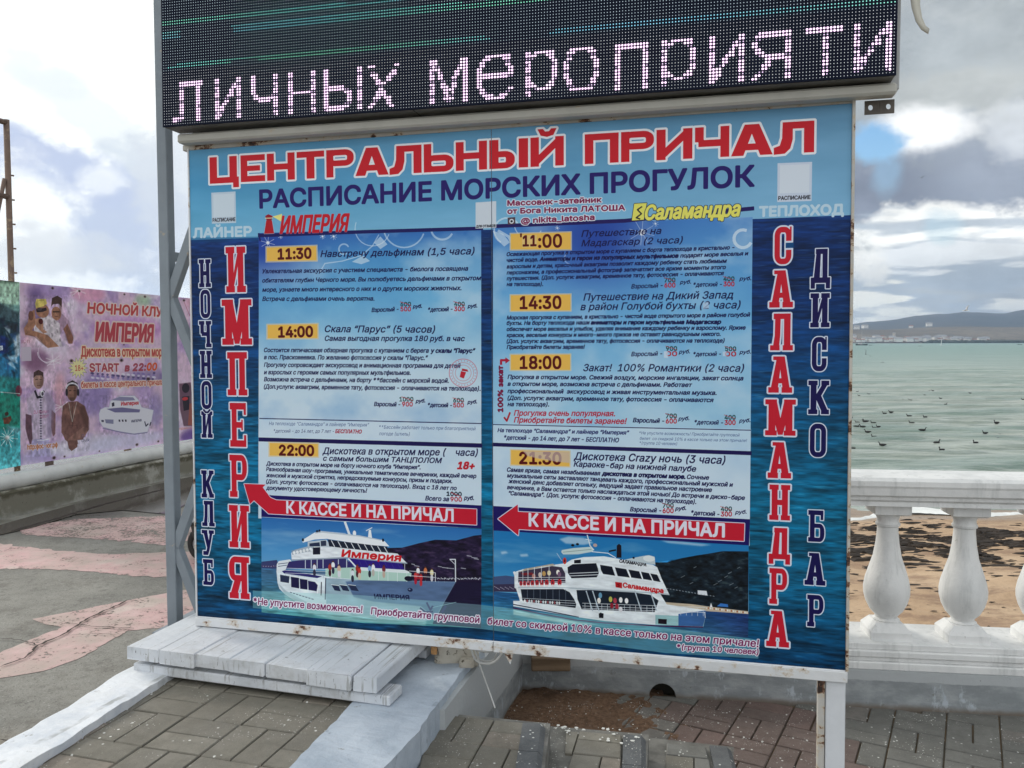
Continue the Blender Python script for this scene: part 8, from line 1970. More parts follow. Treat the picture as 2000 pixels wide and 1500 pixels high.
('D',1299.6,1023.8,13.74,9.05,'e8e4f0',0.7,{'soft':1}),
('D',1409.7,1019.2,14.23,9.21,'8070b0',0.7,{'soft':1}),
('D',1523.5,1014.4,14.68,9.37,'3c3468',0.7,{'soft':1}),
('D',1641.1,1009.5,15.17,9.49,'e8e4f0',0.7,{'soft':1}),
('D',1762.7,1004.4,15.71,9.69,'8070b0',0.7,{'soft':1}),
('D',1886.6,1054.5,16.26,9.85,'3c3468',0.7,{'soft':1}),
('D',1248.3,1018.3,13.56,8.97,'e8e4f0',0.7,{'soft':1}),
('D',1356.8,1013.6,14.01,9.13,'8070b0',0.7,{'soft':1}),
('D',1468.8,1008.8,14.5,9.29,'3c3468',0.7,{'soft':1}),
('D',1584.6,1003.8,14.95,9.45,'e8e4f0',0.7,{'soft':1}),
('D',1704.2,998.6,15.49,9.61,'8070b0',0.7,{'soft':1}),
('D',1826.1,1048.2,15.99,9.77,'3c3468',0.7,{'soft':1}),
('D',1197.8,1012.8,13.38,8.93,'e8e4f0',0.7,{'soft':1}),
('D',1304.7,1008.1,13.78,9.09,'8070b0',0.7,{'soft':1}),
('D',1415,1003.2,14.23,9.25,'3c3468',0.7,{'soft':1}),
('D',1529,998.2,14.68,9.37,'e8e4f0',0.7,{'soft':1}),
('D',1644.9,1046.5,15.18,9.53,'8070b0',0.7,{'soft':1}),
('D',1766.6,1042.1,15.72,9.69,'3c3468',0.7,{'soft':1}),
('D',1892.5,1037.5,16.3,9.85,'e8e4f0',0.7,{'soft':1}),
('D',1253.4,1002.7,13.56,9.01,'8070b0',0.7,{'soft':1}),
('D',1362,997.8,14.05,9.13,'3c3468',0.7,{'soft':1}),
('D',1474.2,992.7,14.5,9.29,'e8e4f0',0.7,{'soft':1}),
('D',1588.3,1040.6,14.95,9.45,'8070b0',0.7,{'soft':1}),
('D',1708.1,1036,15.49,9.61,'3c3468',0.7,{'soft':1}),
('D',1832,1031.3,16.03,9.81,'e8e4f0',0.7,{'soft':1}),
('D',1202.8,997.4,13.37,8.93,'8070b0',0.7,{'soft':1}),
('D',1309.8,992.4,13.83,9.09,'3c3468',0.7,{'soft':1}),
('D',1420.3,987.3,14.27,9.21,'e8e4f0',0.7,{'soft':1}),
('D',1532.6,1034.7,14.73,9.37,'8070b0',0.7,{'soft':1}),
('D',1650.5,1030.1,15.22,9.53,'3c3468',0.7,{'soft':1}),
('D',1772.4,1025.3,15.76,9.73,'e8e4f0',0.7,{'soft':1}),
('D',1898.5,1020.4,16.35,9.89,'8070b0',0.7,{'soft':1}),
('D',1258.4,987.1,13.6,9.01,'3c3468',0.7,{'soft':1}),
('D',1365.4,1033.4,14.05,9.17,'e8e4f0',0.7,{'soft':1}),
('D',1477.7,1028.9,14.55,9.29,'8070b0',0.7,{'soft':1}),
('D',1593.8,1024.2,15,9.49,'3c3468',0.7,{'soft':1}),
('D',1713.8,1019.4,15.49,9.65,'e8e4f0',0.7,{'soft':1}),
('D',1837.9,1014.5,16.03,9.77,'8070b0',0.7,{'soft':1}),
('D',1207.8,981.9,13.42,8.97,'3c3468',0.7,{'soft':1}),
('D',1313.2,1027.8,13.83,9.09,'e8e4f0',0.7,{'soft':1}),
('D',1423.8,1023.2,14.28,9.25,'8070b0',0.7,{'soft':1}),
('D',1538,1018.5,14.77,9.37,'3c3468',0.7,{'soft':1}),
('D',1656.1,1013.6,15.27,9.53,'e8e4f0',0.7,{'soft':1}),
('D',1778.2,1008.6,15.81,9.69,'8070b0',0.7,{'soft':1}),
('D',1904.5,1003.4,16.35,9.85,'3c3468',0.7,{'soft':1}),
('D',1261.7,1022.2,13.65,9.01,'e8e4f0',0.7,{'soft':1}),
('D',1370.6,1017.6,14.1,9.17,'8070b0',0.7,{'soft':1}),
('D',1483.1,1012.8,14.55,9.33,'3c3468',0.7,{'soft':1}),
('D',1599.4,1007.9,15,9.45,'e8e4f0',0.7,{'soft':1}),
('D',1719.5,1002.8,15.54,9.61,'8070b0',0.7,{'soft':1}),
('D',1841.9,1052.6,16.08,9.77,'3c3468',0.7,{'soft':1}),
('D',1211,1016.7,13.42,8.97,'e8e4f0',0.7,{'soft':1}),
('D',1318.3,1012.1,13.87,9.09,'8070b0',0.7,{'soft':1}),
('D',1429.1,1007.2,14.28,9.25,'3c3468',0.7,{'soft':1}),
('D',1543.5,1002.3,14.77,9.37,'e8e4f0',0.7,{'soft':1}),
('D',1661.8,997.1,15.26,9.57,'8070b0',0.7,{'soft':1}),
('D',1782.2,1046.4,15.81,9.69,'3c3468',0.7,{'soft':1}),
('D',1908.7,1041.8,16.35,9.89,'e8e4f0',0.7,{'soft':1}),
('D',1266.8,1006.6,13.65,9.05,'8070b0',0.7,{'soft':1}),
('P',[(1257.8,1302.1),(1274.1,1269.4),(1320.4,1255.9),(1366.7,1259.4),(1384.2,1208.9),(1496.8,1175.7),(1662,1186),(1708.4,1225),(1744.2,1288),(1888.2,1323.6),(1863.9,1401.9),(1807,1500.9),(1634.2,1498.5),(1423,1449.3),(1292,1407.4),(1258.8,1358.8)],'e4e2ec',1,{'soft':1,'outs':[(4,'b8b0d0')]}),
('P',[(1335.4,1268.5),(1509.6,1270.3),(1726.3,1304.8),(1716.8,1328.2),(1428.1,1304.7)],'5c5688',0.8,{}),
('P',[(1392.2,1203.7),(1488.5,1181),(1644.7,1196.8),(1669.2,1222.4),(1527.7,1218.7)],'6c6894',0.7,{}),
('P',[(1396.1,1227),(1423.1,1220.9),(1425.2,1252.3),(1398.2,1256)],'2c2840',1,{}),
('T','Империя',1502.1,1254.4,1707.1,1261.1,30.83,'c83c48',0,{'bold':2.37}),
('P',[(1465.9,1366.1),(1485.2,1367.8),(1487.8,1385.6),(1470.1,1384)],'2c2840',1,{}),
('P',[(1502.9,1369.4),(1522.4,1371.2),(1525,1389.1),(1507.2,1387.4)],'2c2840',1,{}),
('P',[(1538.7,1372.6),(1558.4,1374.4),(1561.1,1392.4),(1543,1390.7)],'2c2840',1,{}),
('P',[(1317,1350.4),(1410.3,1361.1),(1409,1395.7),(1323.6,1381.9)],'8080a0',0.9,{}),
('P',[(1278.7,1351.5),(1304.5,1356.1),(1304,1372),(1279.7,1367.5)],'3c3858',1,{}),
('T','ИМПЕРИЯ',1615.6,1403.4,1740.1,1405.3,19.21,'50506c',-0.1,{'bold':1.2}),
('L',[(1778.3,1412.5),(1791.1,1450.4),(1819.9,1434.8)],12.3,'34304c',1,{}),
('L',[(1854.1,1425.7),(1840.8,1449)],14.38,'34304c',1,{}),
('L',[(1291.6,1418.7),(1502.5,1475.1),(1650.9,1505.1),(1806.8,1507.1)],7.69,'7c78a0',0.8,{'soft':1}),
('P',[(2231.4,1111.7),(2392.6,1106.3),(2425.6,1359.5),(2410.3,1510.8),(2278.1,1497.9),(2233.5,1344.5)],'5c3c4c',0.8,{'soft':3}),
('D',2319.7,1155.1,52.73,44.39,'2c2434',1,{}),
('P',[(2267.1,1230.2),(2368,1230),(2359.8,1354.4),(2282.7,1361.4)],'2c2434',1,{}),
('D',2306.4,1252.2,40.49,15.67,'c83c44',1,{}),
('P',[(2365.7,1302.2),(2427.8,1293.4),(2425,1505.5),(2338.8,1497.2)],'a85c50',0.9,{'soft':1}),
('T','прайспол',2217.5,1526.9,2430.3,1532.7,23.5,'d87c5c',0,{}),
('T','ALEX',2215.4,1001.6,2274.7,1001,23.23,'a89cb0',0,{}),
('L',[(2315.9,363),(2431.9,541.1)],8.05,'b04c68',0.5,{'soft':1}),
('L',[(2252,494.3),(2366.1,673.1)],7.92,'b04c68',0.5,{'soft':1}),
('L',[(2328.7,582.6),(2445.2,764.8)],8.04,'b04c68',0.5,{'soft':1}),
('L',[(2273.9,429.3),(2388.7,607.5)],7.97,'b04c68',0.5,{'soft':1}),
('D',838.9,343.4,15.8,11.71,'7c5c5c',0.5,{'soft':1}),
('D',838.9,343.4,9.29,7.32,'3a2c2e',1,{}),
('D',1091.3,349.3,14.61,10.47,'7c5c5c',0.5,{'soft':1}),
('D',1091.3,349.3,8.6,6.54,'3a2c2e',1,{}),
('D',1814.8,353.4,17.98,11.62,'7c5c5c',0.5,{'soft':1}),
('D',1814.8,353.4,10.58,7.26,'3a2c2e',1,{}),
('D',2322,360.1,20.63,12.44,'7c5c5c',0.5,{'soft':1}),
('D',2322,360.1,12.13,7.77,'3a2c2e',1,{}),
('D',1519.9,885.7,24.94,16.79,'7c5c5c',0.5,{'soft':1}),
('D',1519.9,885.7,14.67,10.49,'3a2c2e',1,{}),
('D',994.9,879.1,21.27,15.56,'7c5c5c',0.5,{'soft':1}),
('D',994.9,879.1,12.51,9.73,'3a2c2e',1,{}),
('D',1829.5,1052,27.26,17.58,'7c5c5c',0.5,{'soft':1}),
('D',1829.5,1052,16.03,10.99,'3a2c2e',1,{}),
('D',806.3,1589.5,20.46,15.2,'7c5c5c',0.5,{'soft':1}),
('D',806.3,1589.5,12.03,9.5,'3a2c2e',1,{}),
('D',1675,1595.6,20.49,13.51,'7c5c5c',0.5,{'soft':1}),
('D',1675,1595.6,12.06,8.44,'3a2c2e',1,{}),
('D',1938.9,1598.4,15.75,9.97,'7c5c5c',0.5,{'soft':1}),
('D',1938.9,1598.4,9.26,6.23,'3a2c2e',1,{}),
('D',904.2,1593,11.66,8.61,'7c5c5c',0.5,{'soft':1}),
('D',904.2,1593,6.86,5.38,'3a2c2e',1,{}),
('D',1251.8,1596.2,10.38,7.24,'7c5c5c',0.5,{'soft':1}),
('D',1251.8,1596.2,6.11,4.52,'3a2c2e',1,{}),
('D',1571.4,347.6,14,9.37,'7c5c5c',0.5,{'soft':1}),
('D',1571.4,347.6,8.24,5.85,'3a2c2e',1,{}),
('D',1400.8,475.7,10.65,7.3,'7c5c5c',0.5,{'soft':1}),
('D',1400.8,475.7,6.26,4.56,'3a2c2e',1,{}),
('D',1552,759.7,11.15,7.49,'7c5c5c',0.5,{'soft':1}),
('D',1552,759.7,6.56,4.68,'3a2c2e',1,{})]
# ================================================================== BIG SIGN
SM=Matrix(((0.970192,-0.242299,0.004238),(0.24233,0.970144,-0.009866),(-0.001721,0.010599,0.999942))).transposed().to_4x4();SM.translation=(-1.19339,3.09536,0.51722)      # local x along the board, y away from the viewer, z up
HB=1.7481
def img_mat(name,im,rough=.45,gain=1.,spec=.4,dirt=.0):
    m=bpy.data.materials.new(name);m.use_nodes=True;T=NT(m.node_tree);b=T.n['Principled BSDF'];t=T.new('ShaderNodeTexImage');t.image=im;t.extension='EXTEND'
    geo=T.new('ShaderNodeNewGeometry').outputs['Position'];c=T.mix(1.,t.outputs[0],(gain,gain,gain),'MULTIPLY')
    if dirt: c=T.mix(T.m('MULTIPLY',T.ss(T.noise(geo,5,8,.65),.45,.8),dirt),c,(.45,.43,.40));c=T.mix(T.m('MULTIPLY',T.ss(T.noise(geo,90,3,.6),.70,.75),dirt*2),c,(.12,.09,.07))
    T.put(b.inputs['Base Color'],c);b.inputs['Roughness'].default_value=rough;b.inputs['Specular IOR Level'].default_value=spec
    bp=T.new('ShaderNodeBump');bp.inputs['Strength'].default_value=.25;bp.inputs['Distance'].default_value=.004;T.put(bp.inputs['Height'],T.noise(geo,6,3,.5));T.l.new(bp.outputs[0],b.inputs['Normal']);return m
cv=Canvas(2300,1748,1.6);paint(cv,MAIN);IM1=cv.image('timetable_print')
CB=Canvas(2400,1700,1.0);paint(CB,BAN);IM2=CB.image('banner_print')
M_POST=img_mat('timetable_print',IM1,.38,1.0,.16,.0)
def rusty(base,amt,rust=(.16,.07,.035),sc_=11.):
    def f(T,b,c,geo,co):
        c=T.mix(T.ss(T.noise(geo,7,6,.6),.35,.75),base,tuple(x*.84 for x in base))
        r=T.noise(T.mapv(geo,(1,1,1.4)),sc_,8,.72);c=T.mix(T.m('MULTIPLY',T.ss(r,amt-.07,amt),.55),c,(.55,.42,.26));c=T.mix(T.ss(r,amt,amt+.02),c,rust);c=T.mix(T.ss(r,amt+.04,amt+.06),c,(.035,.02,.015));return c
    return f
M_FR=mat('white_frame_paint_rusting',rough=.5,bump=.3,bs=50,fn=rusty((.74,.75,.76),.595,sc_=8.))
M_FR2=mat('frame_edge_rusting',rough=.6,bump=.4,bs=50,fn=rusty((.55,.53,.49),.56))
M_BEAM=mat('cream_beam_paint',rough=.5,bump=.2,bs=40,fn=rusty((.50,.49,.44),.70))
M_TOW=mat('grey_blue_steel_paint',rough=.5,bump=.25,bs=35,fn=rusty((.25,.29,.33),.70,sc_=8.))
M_CAB=mat('dark_cabinet_steel',(.13,.125,.11),.5,var=.2,vs_=8)
M_CABR=mat('light_cabinet_back',(.42,.43,.43),.5,var=.08)
sign=thing('timetable_sign','large blue timetable sign of boat trips in a rusting white frame','sign',M=SM)
def part(mb,name,m,parent,smooth=False): return mb.build(name,m,parent,smooth)
# printed sheet as two panels, slightly uneven
def panel(x0,x1,name):
    mb=MB();nx,nz=14,12;V=[];UV=[]
    for j in range(nz+1):
        for i in range(nx+1):
            x=x0+(x1-x0)*i/nx;z=HB*j/nz;V.append((x,-.0015*math.sin(x*5)*math.sin(z*4),z));UV.append((x/2.3,z/HB))
    F=[(j*(nx+1)+i,j*(nx+1)+i+1,(j+1)*(nx+1)+i+1,(j+1)*(nx+1)+i) for j in range(nz) for i in range(nx)]
    n=len(V);V+=[(x0,.004,0),(x1,.004,0),(x1,.004,HB),(x0,.004,HB)];UV+=[(0,0)]*4
    F+=[(n+3,n+2,n+1,n),tuple([n+1]+[i for i in range(nx,-1,-1)]+[n])[::-1],tuple([n+2,n+1]+[j*(nx+1)+nx for j in range(nz+1)]),tuple([n,n+3]+[j*(nx+1) for j in range(nz,-1,-1)]),tuple([n+3,n+2]+[nz*(nx+1)+i for i in range(nx,-1,-1)])]
    mb.add(V,F);me=mb.mesh(name,M_POST,30);uv=me.uv_layers.new(name='UVMap')
    for l in me.loops: uv.data[l.index].uv=UV[l.vertex_index]
    o=bpy.data.objects.new(name,me);COL.objects.link(o);o.parent=sign;o['_o']=(0,0,0);return o
XS=1.1628
panel(0,XS-.0012,'printed_panel');panel(XS+.0012,2.3,'printed_panel')
part(MB().box((0,.004,.002),(2.3,.02,HB)),'backing_board',mat('backing_board_grey',(.3,.3,.3),.8),sign)
part(MB().box((-.006,-.012,-.034),(XS,.034,-.002),None,.002),'bottom_rail',M_FR,sign);part(MB().box((XS+.002,-.012,-.036),(2.306,.034,-.002),None,.002),'bottom_rail',M_FR,sign)
part(MB().box((.0,-.003,-.0022),(2.3,-.0015,.0008)),'edge_strip',mat('clean_white_strip',(.8,.82,.85),.4),sign)
part(MB().box((2.3005,-.010,-.001),(2.309,.034,HB+.01),None,.001),'side_rail',M_FR2,sign);part(MB().box((-.0065,-.004,-.001),(-.0005,.034,HB+.005),None,.001),'side_rail',M_FR,sign)
part(MB().box((-.03,.002,HB+.001),(2.306,.05,HB+.022),None,.002),'top_rail',M_FR2,sign)
part(MB().box((2.245,.004,-.56),(2.303,.034,-.037),None,.003),'leg',mat('white_leg_paint',rough=.45,bump=.2,bs=30,fn=rusty((.72,.74,.77),.74)),sign)
part(MB().box((2.222,.010,-.56),(2.243,.044,-.037),None,.002),'leg_brace',M_FR2,sign)
part(MB().add([(1.216-.017,.0,-.037),(1.216+.017,.0,-.037),(1.216+.006,.0,-.078),(1.216-.017,.004,-.037),(1.216+.017,.004,-.037),(1.216+.006,.004,-.078)],[(0,2,1),(3,4,5),(0,1,4,3),(1,2,5,4),(2,0,3,5)]),'gusset_plate',M_FR,sign)
# ------------------------------------------------------------------ LED display
LM=SM@Matrix.Translation((-.0368,-.1,1.8105))@Matrix.Rotation(.00725,4,'Y')
led=thing('led_display','wide scrolling LED display showing violet dotted letters above the sign','led screen',M=LM)
PT=.00955;NC=255;NR=72;LW=NC*PT+.006;LH=NR*PT+.006
part(MB().box((0,.006,0),(LW,.10,LH),None,.003),'cabinet',M_CAB,led)
part(MB().box((0,0,0),(LW,.006,LH)),'display_face',mat('black_led_mask',(.008,.011,.024),.75,spec=.08),led)
part(MB().box((.05,.101,-.012),(LW+.028,.17,LH),None,.003),'rear_frame',M_CABR,led)
part(MB().box((.955,.008,-.0012),(.9565,.10,.0005)),'cabinet_seam',mat('black_gap',(.01,.01,.01),.9),led)
GL={'и':["11.......11","11.......11","11.....1111","11.....1111","11....11.11","11....11.11","11...111.11","11..11...11","11..11...11","11.11....11","1111.....11","1111.....11","1111.....11","111......11","11.......11"],
'л':["...1111111111","...1111111111","...11.....11.","...11.....11.","...11.....11.","...11.....11.","...11.....11.","...11.....11.","...11.....11.","...11.....11.","...11.....11.","...11.....11.","...11.....11.","11111.....11.","1111......11."],
'ч':["11.......11","11.......11","11.......11","11.......11","11.......11","11.......11","11.......11",".11.....111",".1111111111","...11111.11",".........11",".........11",".........11",".........11",".........11"],
'н':["11.......11"]*7+["11111111111"]+["11.......11"]*7,
'ы':["11...........11"]*6+["11111111.....11","1111111111...11","11......111..11","11.......11..11","11.......11..11","11.......11..11","11......111..11","1111111111...11","11111111.....11"],
'х':["111.......11","............",".11......11.",".111....111.","..11...111..","...11..11...","...1111.....","....11......","....11......","...1111.....","...1111.....","..111.111...","..11...11...",".11....11...","11......11.."],
'м':["111........111","111........111","1111......1111","1111......1111","11.11....11.11","11.11....11.11","11.11...11..11","11..11..11..11","11..11..11..11","11..111.11..11","11...1111...11","11...11.1...11","11...1111...11","11...1111...11","11....11....11"],
'е':["...111111111.","..111....111.",".11.......11.",".11.......11.","11.........11","11.........11","1111111111111","1111111111111","11...........","11...........","11..........."," 11........11".replace(' ','.'),".111......11.","..1111..111..","...1111111..."],
'р':["11.1111111..","1111...111..","111.....11..","11.......11.","11.......11.","11.......11.","11.......11.","11.......11.","11.......11.","11.......11.","111.....11..","1111...111..","11.111111...","11..........","11.........."],
'о':["..11111111..",".111....111.",".11......11.",".11......11.","11........11","11........11","11........11","11........11","11........11","11........11",".11......11.",".11......11.",".111....111.","..11111111..","............"],
'п':["11111111111","11111111111"]+["11.......11"]*13,
'я':["..1111111111",".11111111111",".11.......11","11........11","11........11",".11.......11",".111......11","..1111111111","....11111111","....11....11","...111....11","...11.....11","..11......11",".11.......11","11........11"],
'т':["11111111111","11111111111"]+[".....11...."]*13}
lit={}
for ch,c0 in zip('личныхмеропрцият'.replace('ц','')+'и',(4,22,37,52,66,83,106,123,140,153,170,185,200,213,229,243)):
    for r,row in enumerate(GL[ch]):
        for c,v in enumerate(row):
            if v=='1' and c0+c<NC: lit[(c0+c,15-r)]=1
rs=random.Random(2)
def diodes(cells,name,m,rf,h):
    V=[];F=[];n=6;cols=[]
    for c,r,q,col in cells:
        x=.003+(c+.5)*PT;z=.003+(r+.5)*PT;o=len(V);V.append((x,-h,z))
        for k in range(n): a=k*PI/3;V.append((x+q*math.cos(a),-.0002,z+q*math.sin(a)))
        for k in range(n): F.append((o,o+1+(k+1)%n,o+1+k))
        cols+=[col]*(n+1)
    me=bpy.data.meshes.new(name);me.from_pydata(V,[],F);me.materials.append(m);at=me.color_attributes.new('glow','FLOAT_COLOR','POINT');at.data.foreach_set('color',np.array([(*c,1) for c in cols],np.float32).ravel())
    o=bpy.data.objects.new(name,me);COL.objects.link(o);o.parent=led;o['kind']='stuff';return o
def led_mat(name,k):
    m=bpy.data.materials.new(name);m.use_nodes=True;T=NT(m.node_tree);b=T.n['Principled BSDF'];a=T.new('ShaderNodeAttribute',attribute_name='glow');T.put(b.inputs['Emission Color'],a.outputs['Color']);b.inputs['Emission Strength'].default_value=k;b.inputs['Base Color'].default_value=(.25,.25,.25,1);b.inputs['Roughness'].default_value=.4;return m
off=[];on=[]
for r in range(NR):
    for c in range(NC):
        w=math.sin(c*.045+r*.5)+.6*math.sin(c*.13-r*.31)
        if (c,r) in lit:
            dim=(r%5==3 and (c//9)%3!=1) or (r%5==1 and (c//23)%2==0 and rs.random()<.4)
            if dim and not ((c-1,r) in lit and (c+1,r) in lit and (c+2,r) in lit): on.append((c,r,.0022,(.55,.40,.62)))
            else: on.append((c,r,.0037,(1.0,.66,1.0)))
        else:
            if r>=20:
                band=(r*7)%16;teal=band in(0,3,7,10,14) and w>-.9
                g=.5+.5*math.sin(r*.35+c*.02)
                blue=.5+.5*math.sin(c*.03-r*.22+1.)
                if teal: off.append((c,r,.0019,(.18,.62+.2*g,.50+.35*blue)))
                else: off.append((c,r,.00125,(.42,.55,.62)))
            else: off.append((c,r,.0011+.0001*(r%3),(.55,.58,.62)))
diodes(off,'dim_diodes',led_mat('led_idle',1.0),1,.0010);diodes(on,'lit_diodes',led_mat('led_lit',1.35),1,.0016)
# halo of coloured glass behind rows that are lit: none, the face stays dark
beam=thing('support_beam','long cream steel beam with a drilled end bracket, under the LED display','beam',M=SM@Matrix.Rotation(0.00407,4,'Y'))
part(MB().box((-0.0215,-.055,1.7632),(2.4100,.0,1.7964),None,.007),'tube',M_BEAM,beam)
M_BRK=mat('dark_bracket_steel',(.10,.085,.07),.6,var=.2,vs_=30)
bx0,bx1,bz0,bz1=(2.3293,2.4131,1.7219,1.7627)
hp=[]
mb=MB();xs=[bx0,bx0+(bx1-bx0)*.12,bx0+(bx1-bx0)*.27,bx0+(bx1-bx0)*.74,bx0+(bx1-bx0)*.89,bx1];zc=(bz0+bz1)/2;hr_=.011
# plate with two real holes: ring of quads round each
def holed(mb,x0,x1,z0,z1,cx,cz,r,y0,y1):
    n=16;out=[];inn=[]
    for k in range(n):
        a=2*PI*k/n;c,s=math.cos(a),math.sin(a);t=min((x1-cx if c>0 else cx-x0)/max(1e-6,abs(c)),(z1-cz if s>0 else cz-z0)/max(1e-6,abs(s)));out.append((cx+c*t,cz+s*t));inn.append((cx+c*r,cz+s*r*1.25))
    for X,Z in((x0,z0),(x1,z0),(x1,z1),(x0,z1)):
        k=min(range(n),key=lambda i:math.hypot(out[i][0]-X,out[i][1]-Z));out[k]=(X,Z)
    V=[(x,y0,z) for x,z in out]+[(x,y0,z) for x,z in inn]+[(x,y1,z) for x,z in out]+[(x,y1,z) for x,z in inn];F=[]
    for k in range(n): q=(k+1)%n;F+=[(k,q,n+q,n+k),(n+k,n+q,3*n+q,3*n+k),(2*n+q,2*n+k,3*n+k,3*n+q),(q,k,2*n+k,2*n+q)]
    mb.add(V,F)
w3=(bx1-bx0)/2
holed(mb,bx0,bx0+w3-.0005,bz0,bz1,bx0+w3*.40,zc,.0068,.004,.009);holed(mb,bx0+w3,bx1,bz0,bz1,bx1-w3*.40,zc,.0068,.004,.009);part(mb,'bracket',M_BRK,beam)
# ------------------------------------------------------------------ lattice tower
TD=Vector((0.970192,-0.242299,0.004238));TD.z=0;TD.normalize();TN=Vector((-TD.y,TD.x,0))
foot=Vector((-1.376,3.33,Z_UP));s_=.045;TM=Matrix((TD,TN,Vector((0,0,1)))).transposed().to_4x4();TM.translation=foot
tower=thing('lattice_tower','grey blue steel lattice post carrying the left end of the display','lattice post',M=TM)
A=.24;Bd=.30;Ht=3.1
for x,y in((0,0),(A,0),(0,Bd),(A,Bd)): part(MB().box((x-s_/2,y-s_/2,0),(x+s_/2,y+s_/2,Ht),None,.003),'upright',M_TOW,tower)
zn=[1.353+.5*1.008*k for k in range(-4,7)]
for y in(0,Bd):
    for k in range(len(zn)-1):
        xa,xb=((s_*.3,A-s_*.3) if k%2==0 else (A-s_*.3,s_*.3));za,zb=zn[k],zn[k+1]
        if za<0:
            t=(0-za)/(zb-za);xa=xa+(xb-xa)*t;za=0
        if zb<=0 or za>=Ht: continue
        if zb>Ht: t=(Ht-za)/(zb-za);xb=xa+(xb-xa)*t;zb=Ht
        part(MB().bar((xa,y,za),(xb,y,zb),.038,.034,up=(0,1,0),c=.002),'brace',M_TOW,tower)
for z in(.02,1.52,3.0):
    for x in(0,A): part(MB().bar((x,s_/2,z),(x,Bd-s_/2,z),.034),'tie_bar',M_TOW,tower)
part(MB().box((-s_/2-.04,-s_/2-.04,0),(s_/2+.04,s_/2+.04,.008),None,.001),'base_plate',M_TOW,tower)
# ================================================================== WHITE BOARD PLATFORM
PM=Matrix((Vector((.977,-.29,0)).normalized(),Vector((.29,.977,0)).normalized(),Vector((0,0,1)))).transposed().to_4x4();PM.translation=(-1.3695,2.8892,0.478)
plat=thing('board_platform','low platform of white painted boards bridging the two kerbs under the sign','platform',M=PM)
def f_board(T,b,c,geo,co):
    ri=T.new('ShaderNodeObjectInfo').outputs['Random']
    c=T.mix(T.ss(T.noise(geo,6,6,.6),.35,.7),(.70,.72,.75),(.60,.63,.67));c=T.mix(T.m('MULTIPLY',ri,.25),c,(.55,.58,.62))
    g=T.noise(T.mapv(co,(60,2.2,8)),1,6,.6);c=T.mix(T.m('MULTIPLY',T.ss(g,.56,.66),.75),c,(.33,.33,.32));c=T.mix(T.m('MULTIPLY',T.ss(T.noise(T.mapv(geo,loc=(2,3,4)),5,8,.75),.50,.66),.5),c,(.42,.42,.40));gg=T.noise(T.mapv(co,(140,1.3,20)),1,4,.6);c=T.mix(T.ss(gg,.665,.69),c,(.07,.065,.06))
    k=T.noise(geo,55,6,.75);c=T.mix(T.m('MULTIPLY',T.ss(k,.62,.68),.85),c,(.10,.09,.08))
    bp=T.new('ShaderNodeBump');bp.inputs['Strength'].default_value=.6;bp.inputs['Distance'].default_value=.004;T.put(bp.inputs['Height'],T.m('ADD',g,T.noise(geo,30,5,.6)));T.l.new(bp.outputs[0],b.inputs['Normal']);return c
M_BRD=mat('white_board_paint',rough=.55,fn=f_board)
rs=random.Random(4);xs=[0,.136,.283,.431,.560,.722,.883,.889,.975]
DEP=1.15
for k,(a,b_) in enumerate(((0,.1365),(.137,.2835),(.2843,.4255),(.4262,.5608),(.5615,.7228),(.7235,.886),(.891,.975))):
    dz=(0,.0012,-.001,.0005,-.001,.0008,-.003)[k];y0=(.0,-.004,.003,-.002,.001,-.007,-.002)[k];th=(.045,.050,.045,.046,.047,.052,.050)[k]
    mb=MB();nseg=10;V=[];pr=[(a+.003,-th),(b_-.003,-th),(b_,-th+.003),(b_,-.004),(b_-.004,0),(a+.004,0),(a,-.004),(a,-th+.003)]
    n=len(pr)
    for j in range(nseg+1):
        t=j/nseg;y=y0+(DEP-y0)*t;w=.0015*math.sin(t*9+k*2)
        for i,(x,z) in enumerate(pr): V.append((x+w,y+(rs.uniform(-.003,.003) if j==0 else 0),z+dz+.002*math.sin(t*6+k)))
    F=[tuple(range(n)),tuple(range(len(V)-1,len(V)-n-1,-1))]+[(j*n+(i+1)%n,j*n+i,j*n+i+n,j*n+(i+1)%n+n) for j in range(nseg) for i in range(n)]
    part(mb.add(V,F),'board',M_BRD,plat)
for y0,x1,c in((.012,1.012,1),(.42,.97,0),(.95,.97,0)): part(MB().box((.015,y0,-.098),(x1,y0+.10,-.0645 if c else -.064),None,.004),'crossbeam',M_BRD,plat)
part(MB().box((.03,.055,-.0645),(.85,.11,-.0485)),'packing_strip',M_BRD,plat)
# ================================================================== PARAPET AND BANNERS
D3=Vector((0.26649,0.96384,0));N3=Vector((-D3.y,D3.x,0));P0=Vector((-3.225,5.163,0))+Vector((-0.96384,0.26649,0))*.25
QM=Matrix((D3,N3,Vector((0,0,1)))).transposed().to_4x4();QM.translation=P0
par=thing('pier_parapet','low weathered concrete parapet with a thick white pipe rail below the banners','parapet',M=QM)
def f_par(T,b,c,geo,co):
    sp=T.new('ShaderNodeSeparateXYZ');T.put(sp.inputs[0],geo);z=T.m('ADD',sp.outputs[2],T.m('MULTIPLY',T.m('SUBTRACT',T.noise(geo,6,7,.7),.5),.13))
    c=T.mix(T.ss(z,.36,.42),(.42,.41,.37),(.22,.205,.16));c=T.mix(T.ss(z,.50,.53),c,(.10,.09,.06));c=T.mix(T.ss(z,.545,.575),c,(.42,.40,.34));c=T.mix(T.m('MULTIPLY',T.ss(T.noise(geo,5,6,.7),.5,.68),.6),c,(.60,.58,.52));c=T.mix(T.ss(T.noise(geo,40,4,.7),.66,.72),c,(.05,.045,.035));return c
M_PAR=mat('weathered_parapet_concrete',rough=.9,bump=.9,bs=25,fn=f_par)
M_PIPE=mat('white_pipe_paint',rough=.55,bump=.4,bs=20,fn=rusty((.74,.74,.71),.68,(.12,.1,.08),14.))
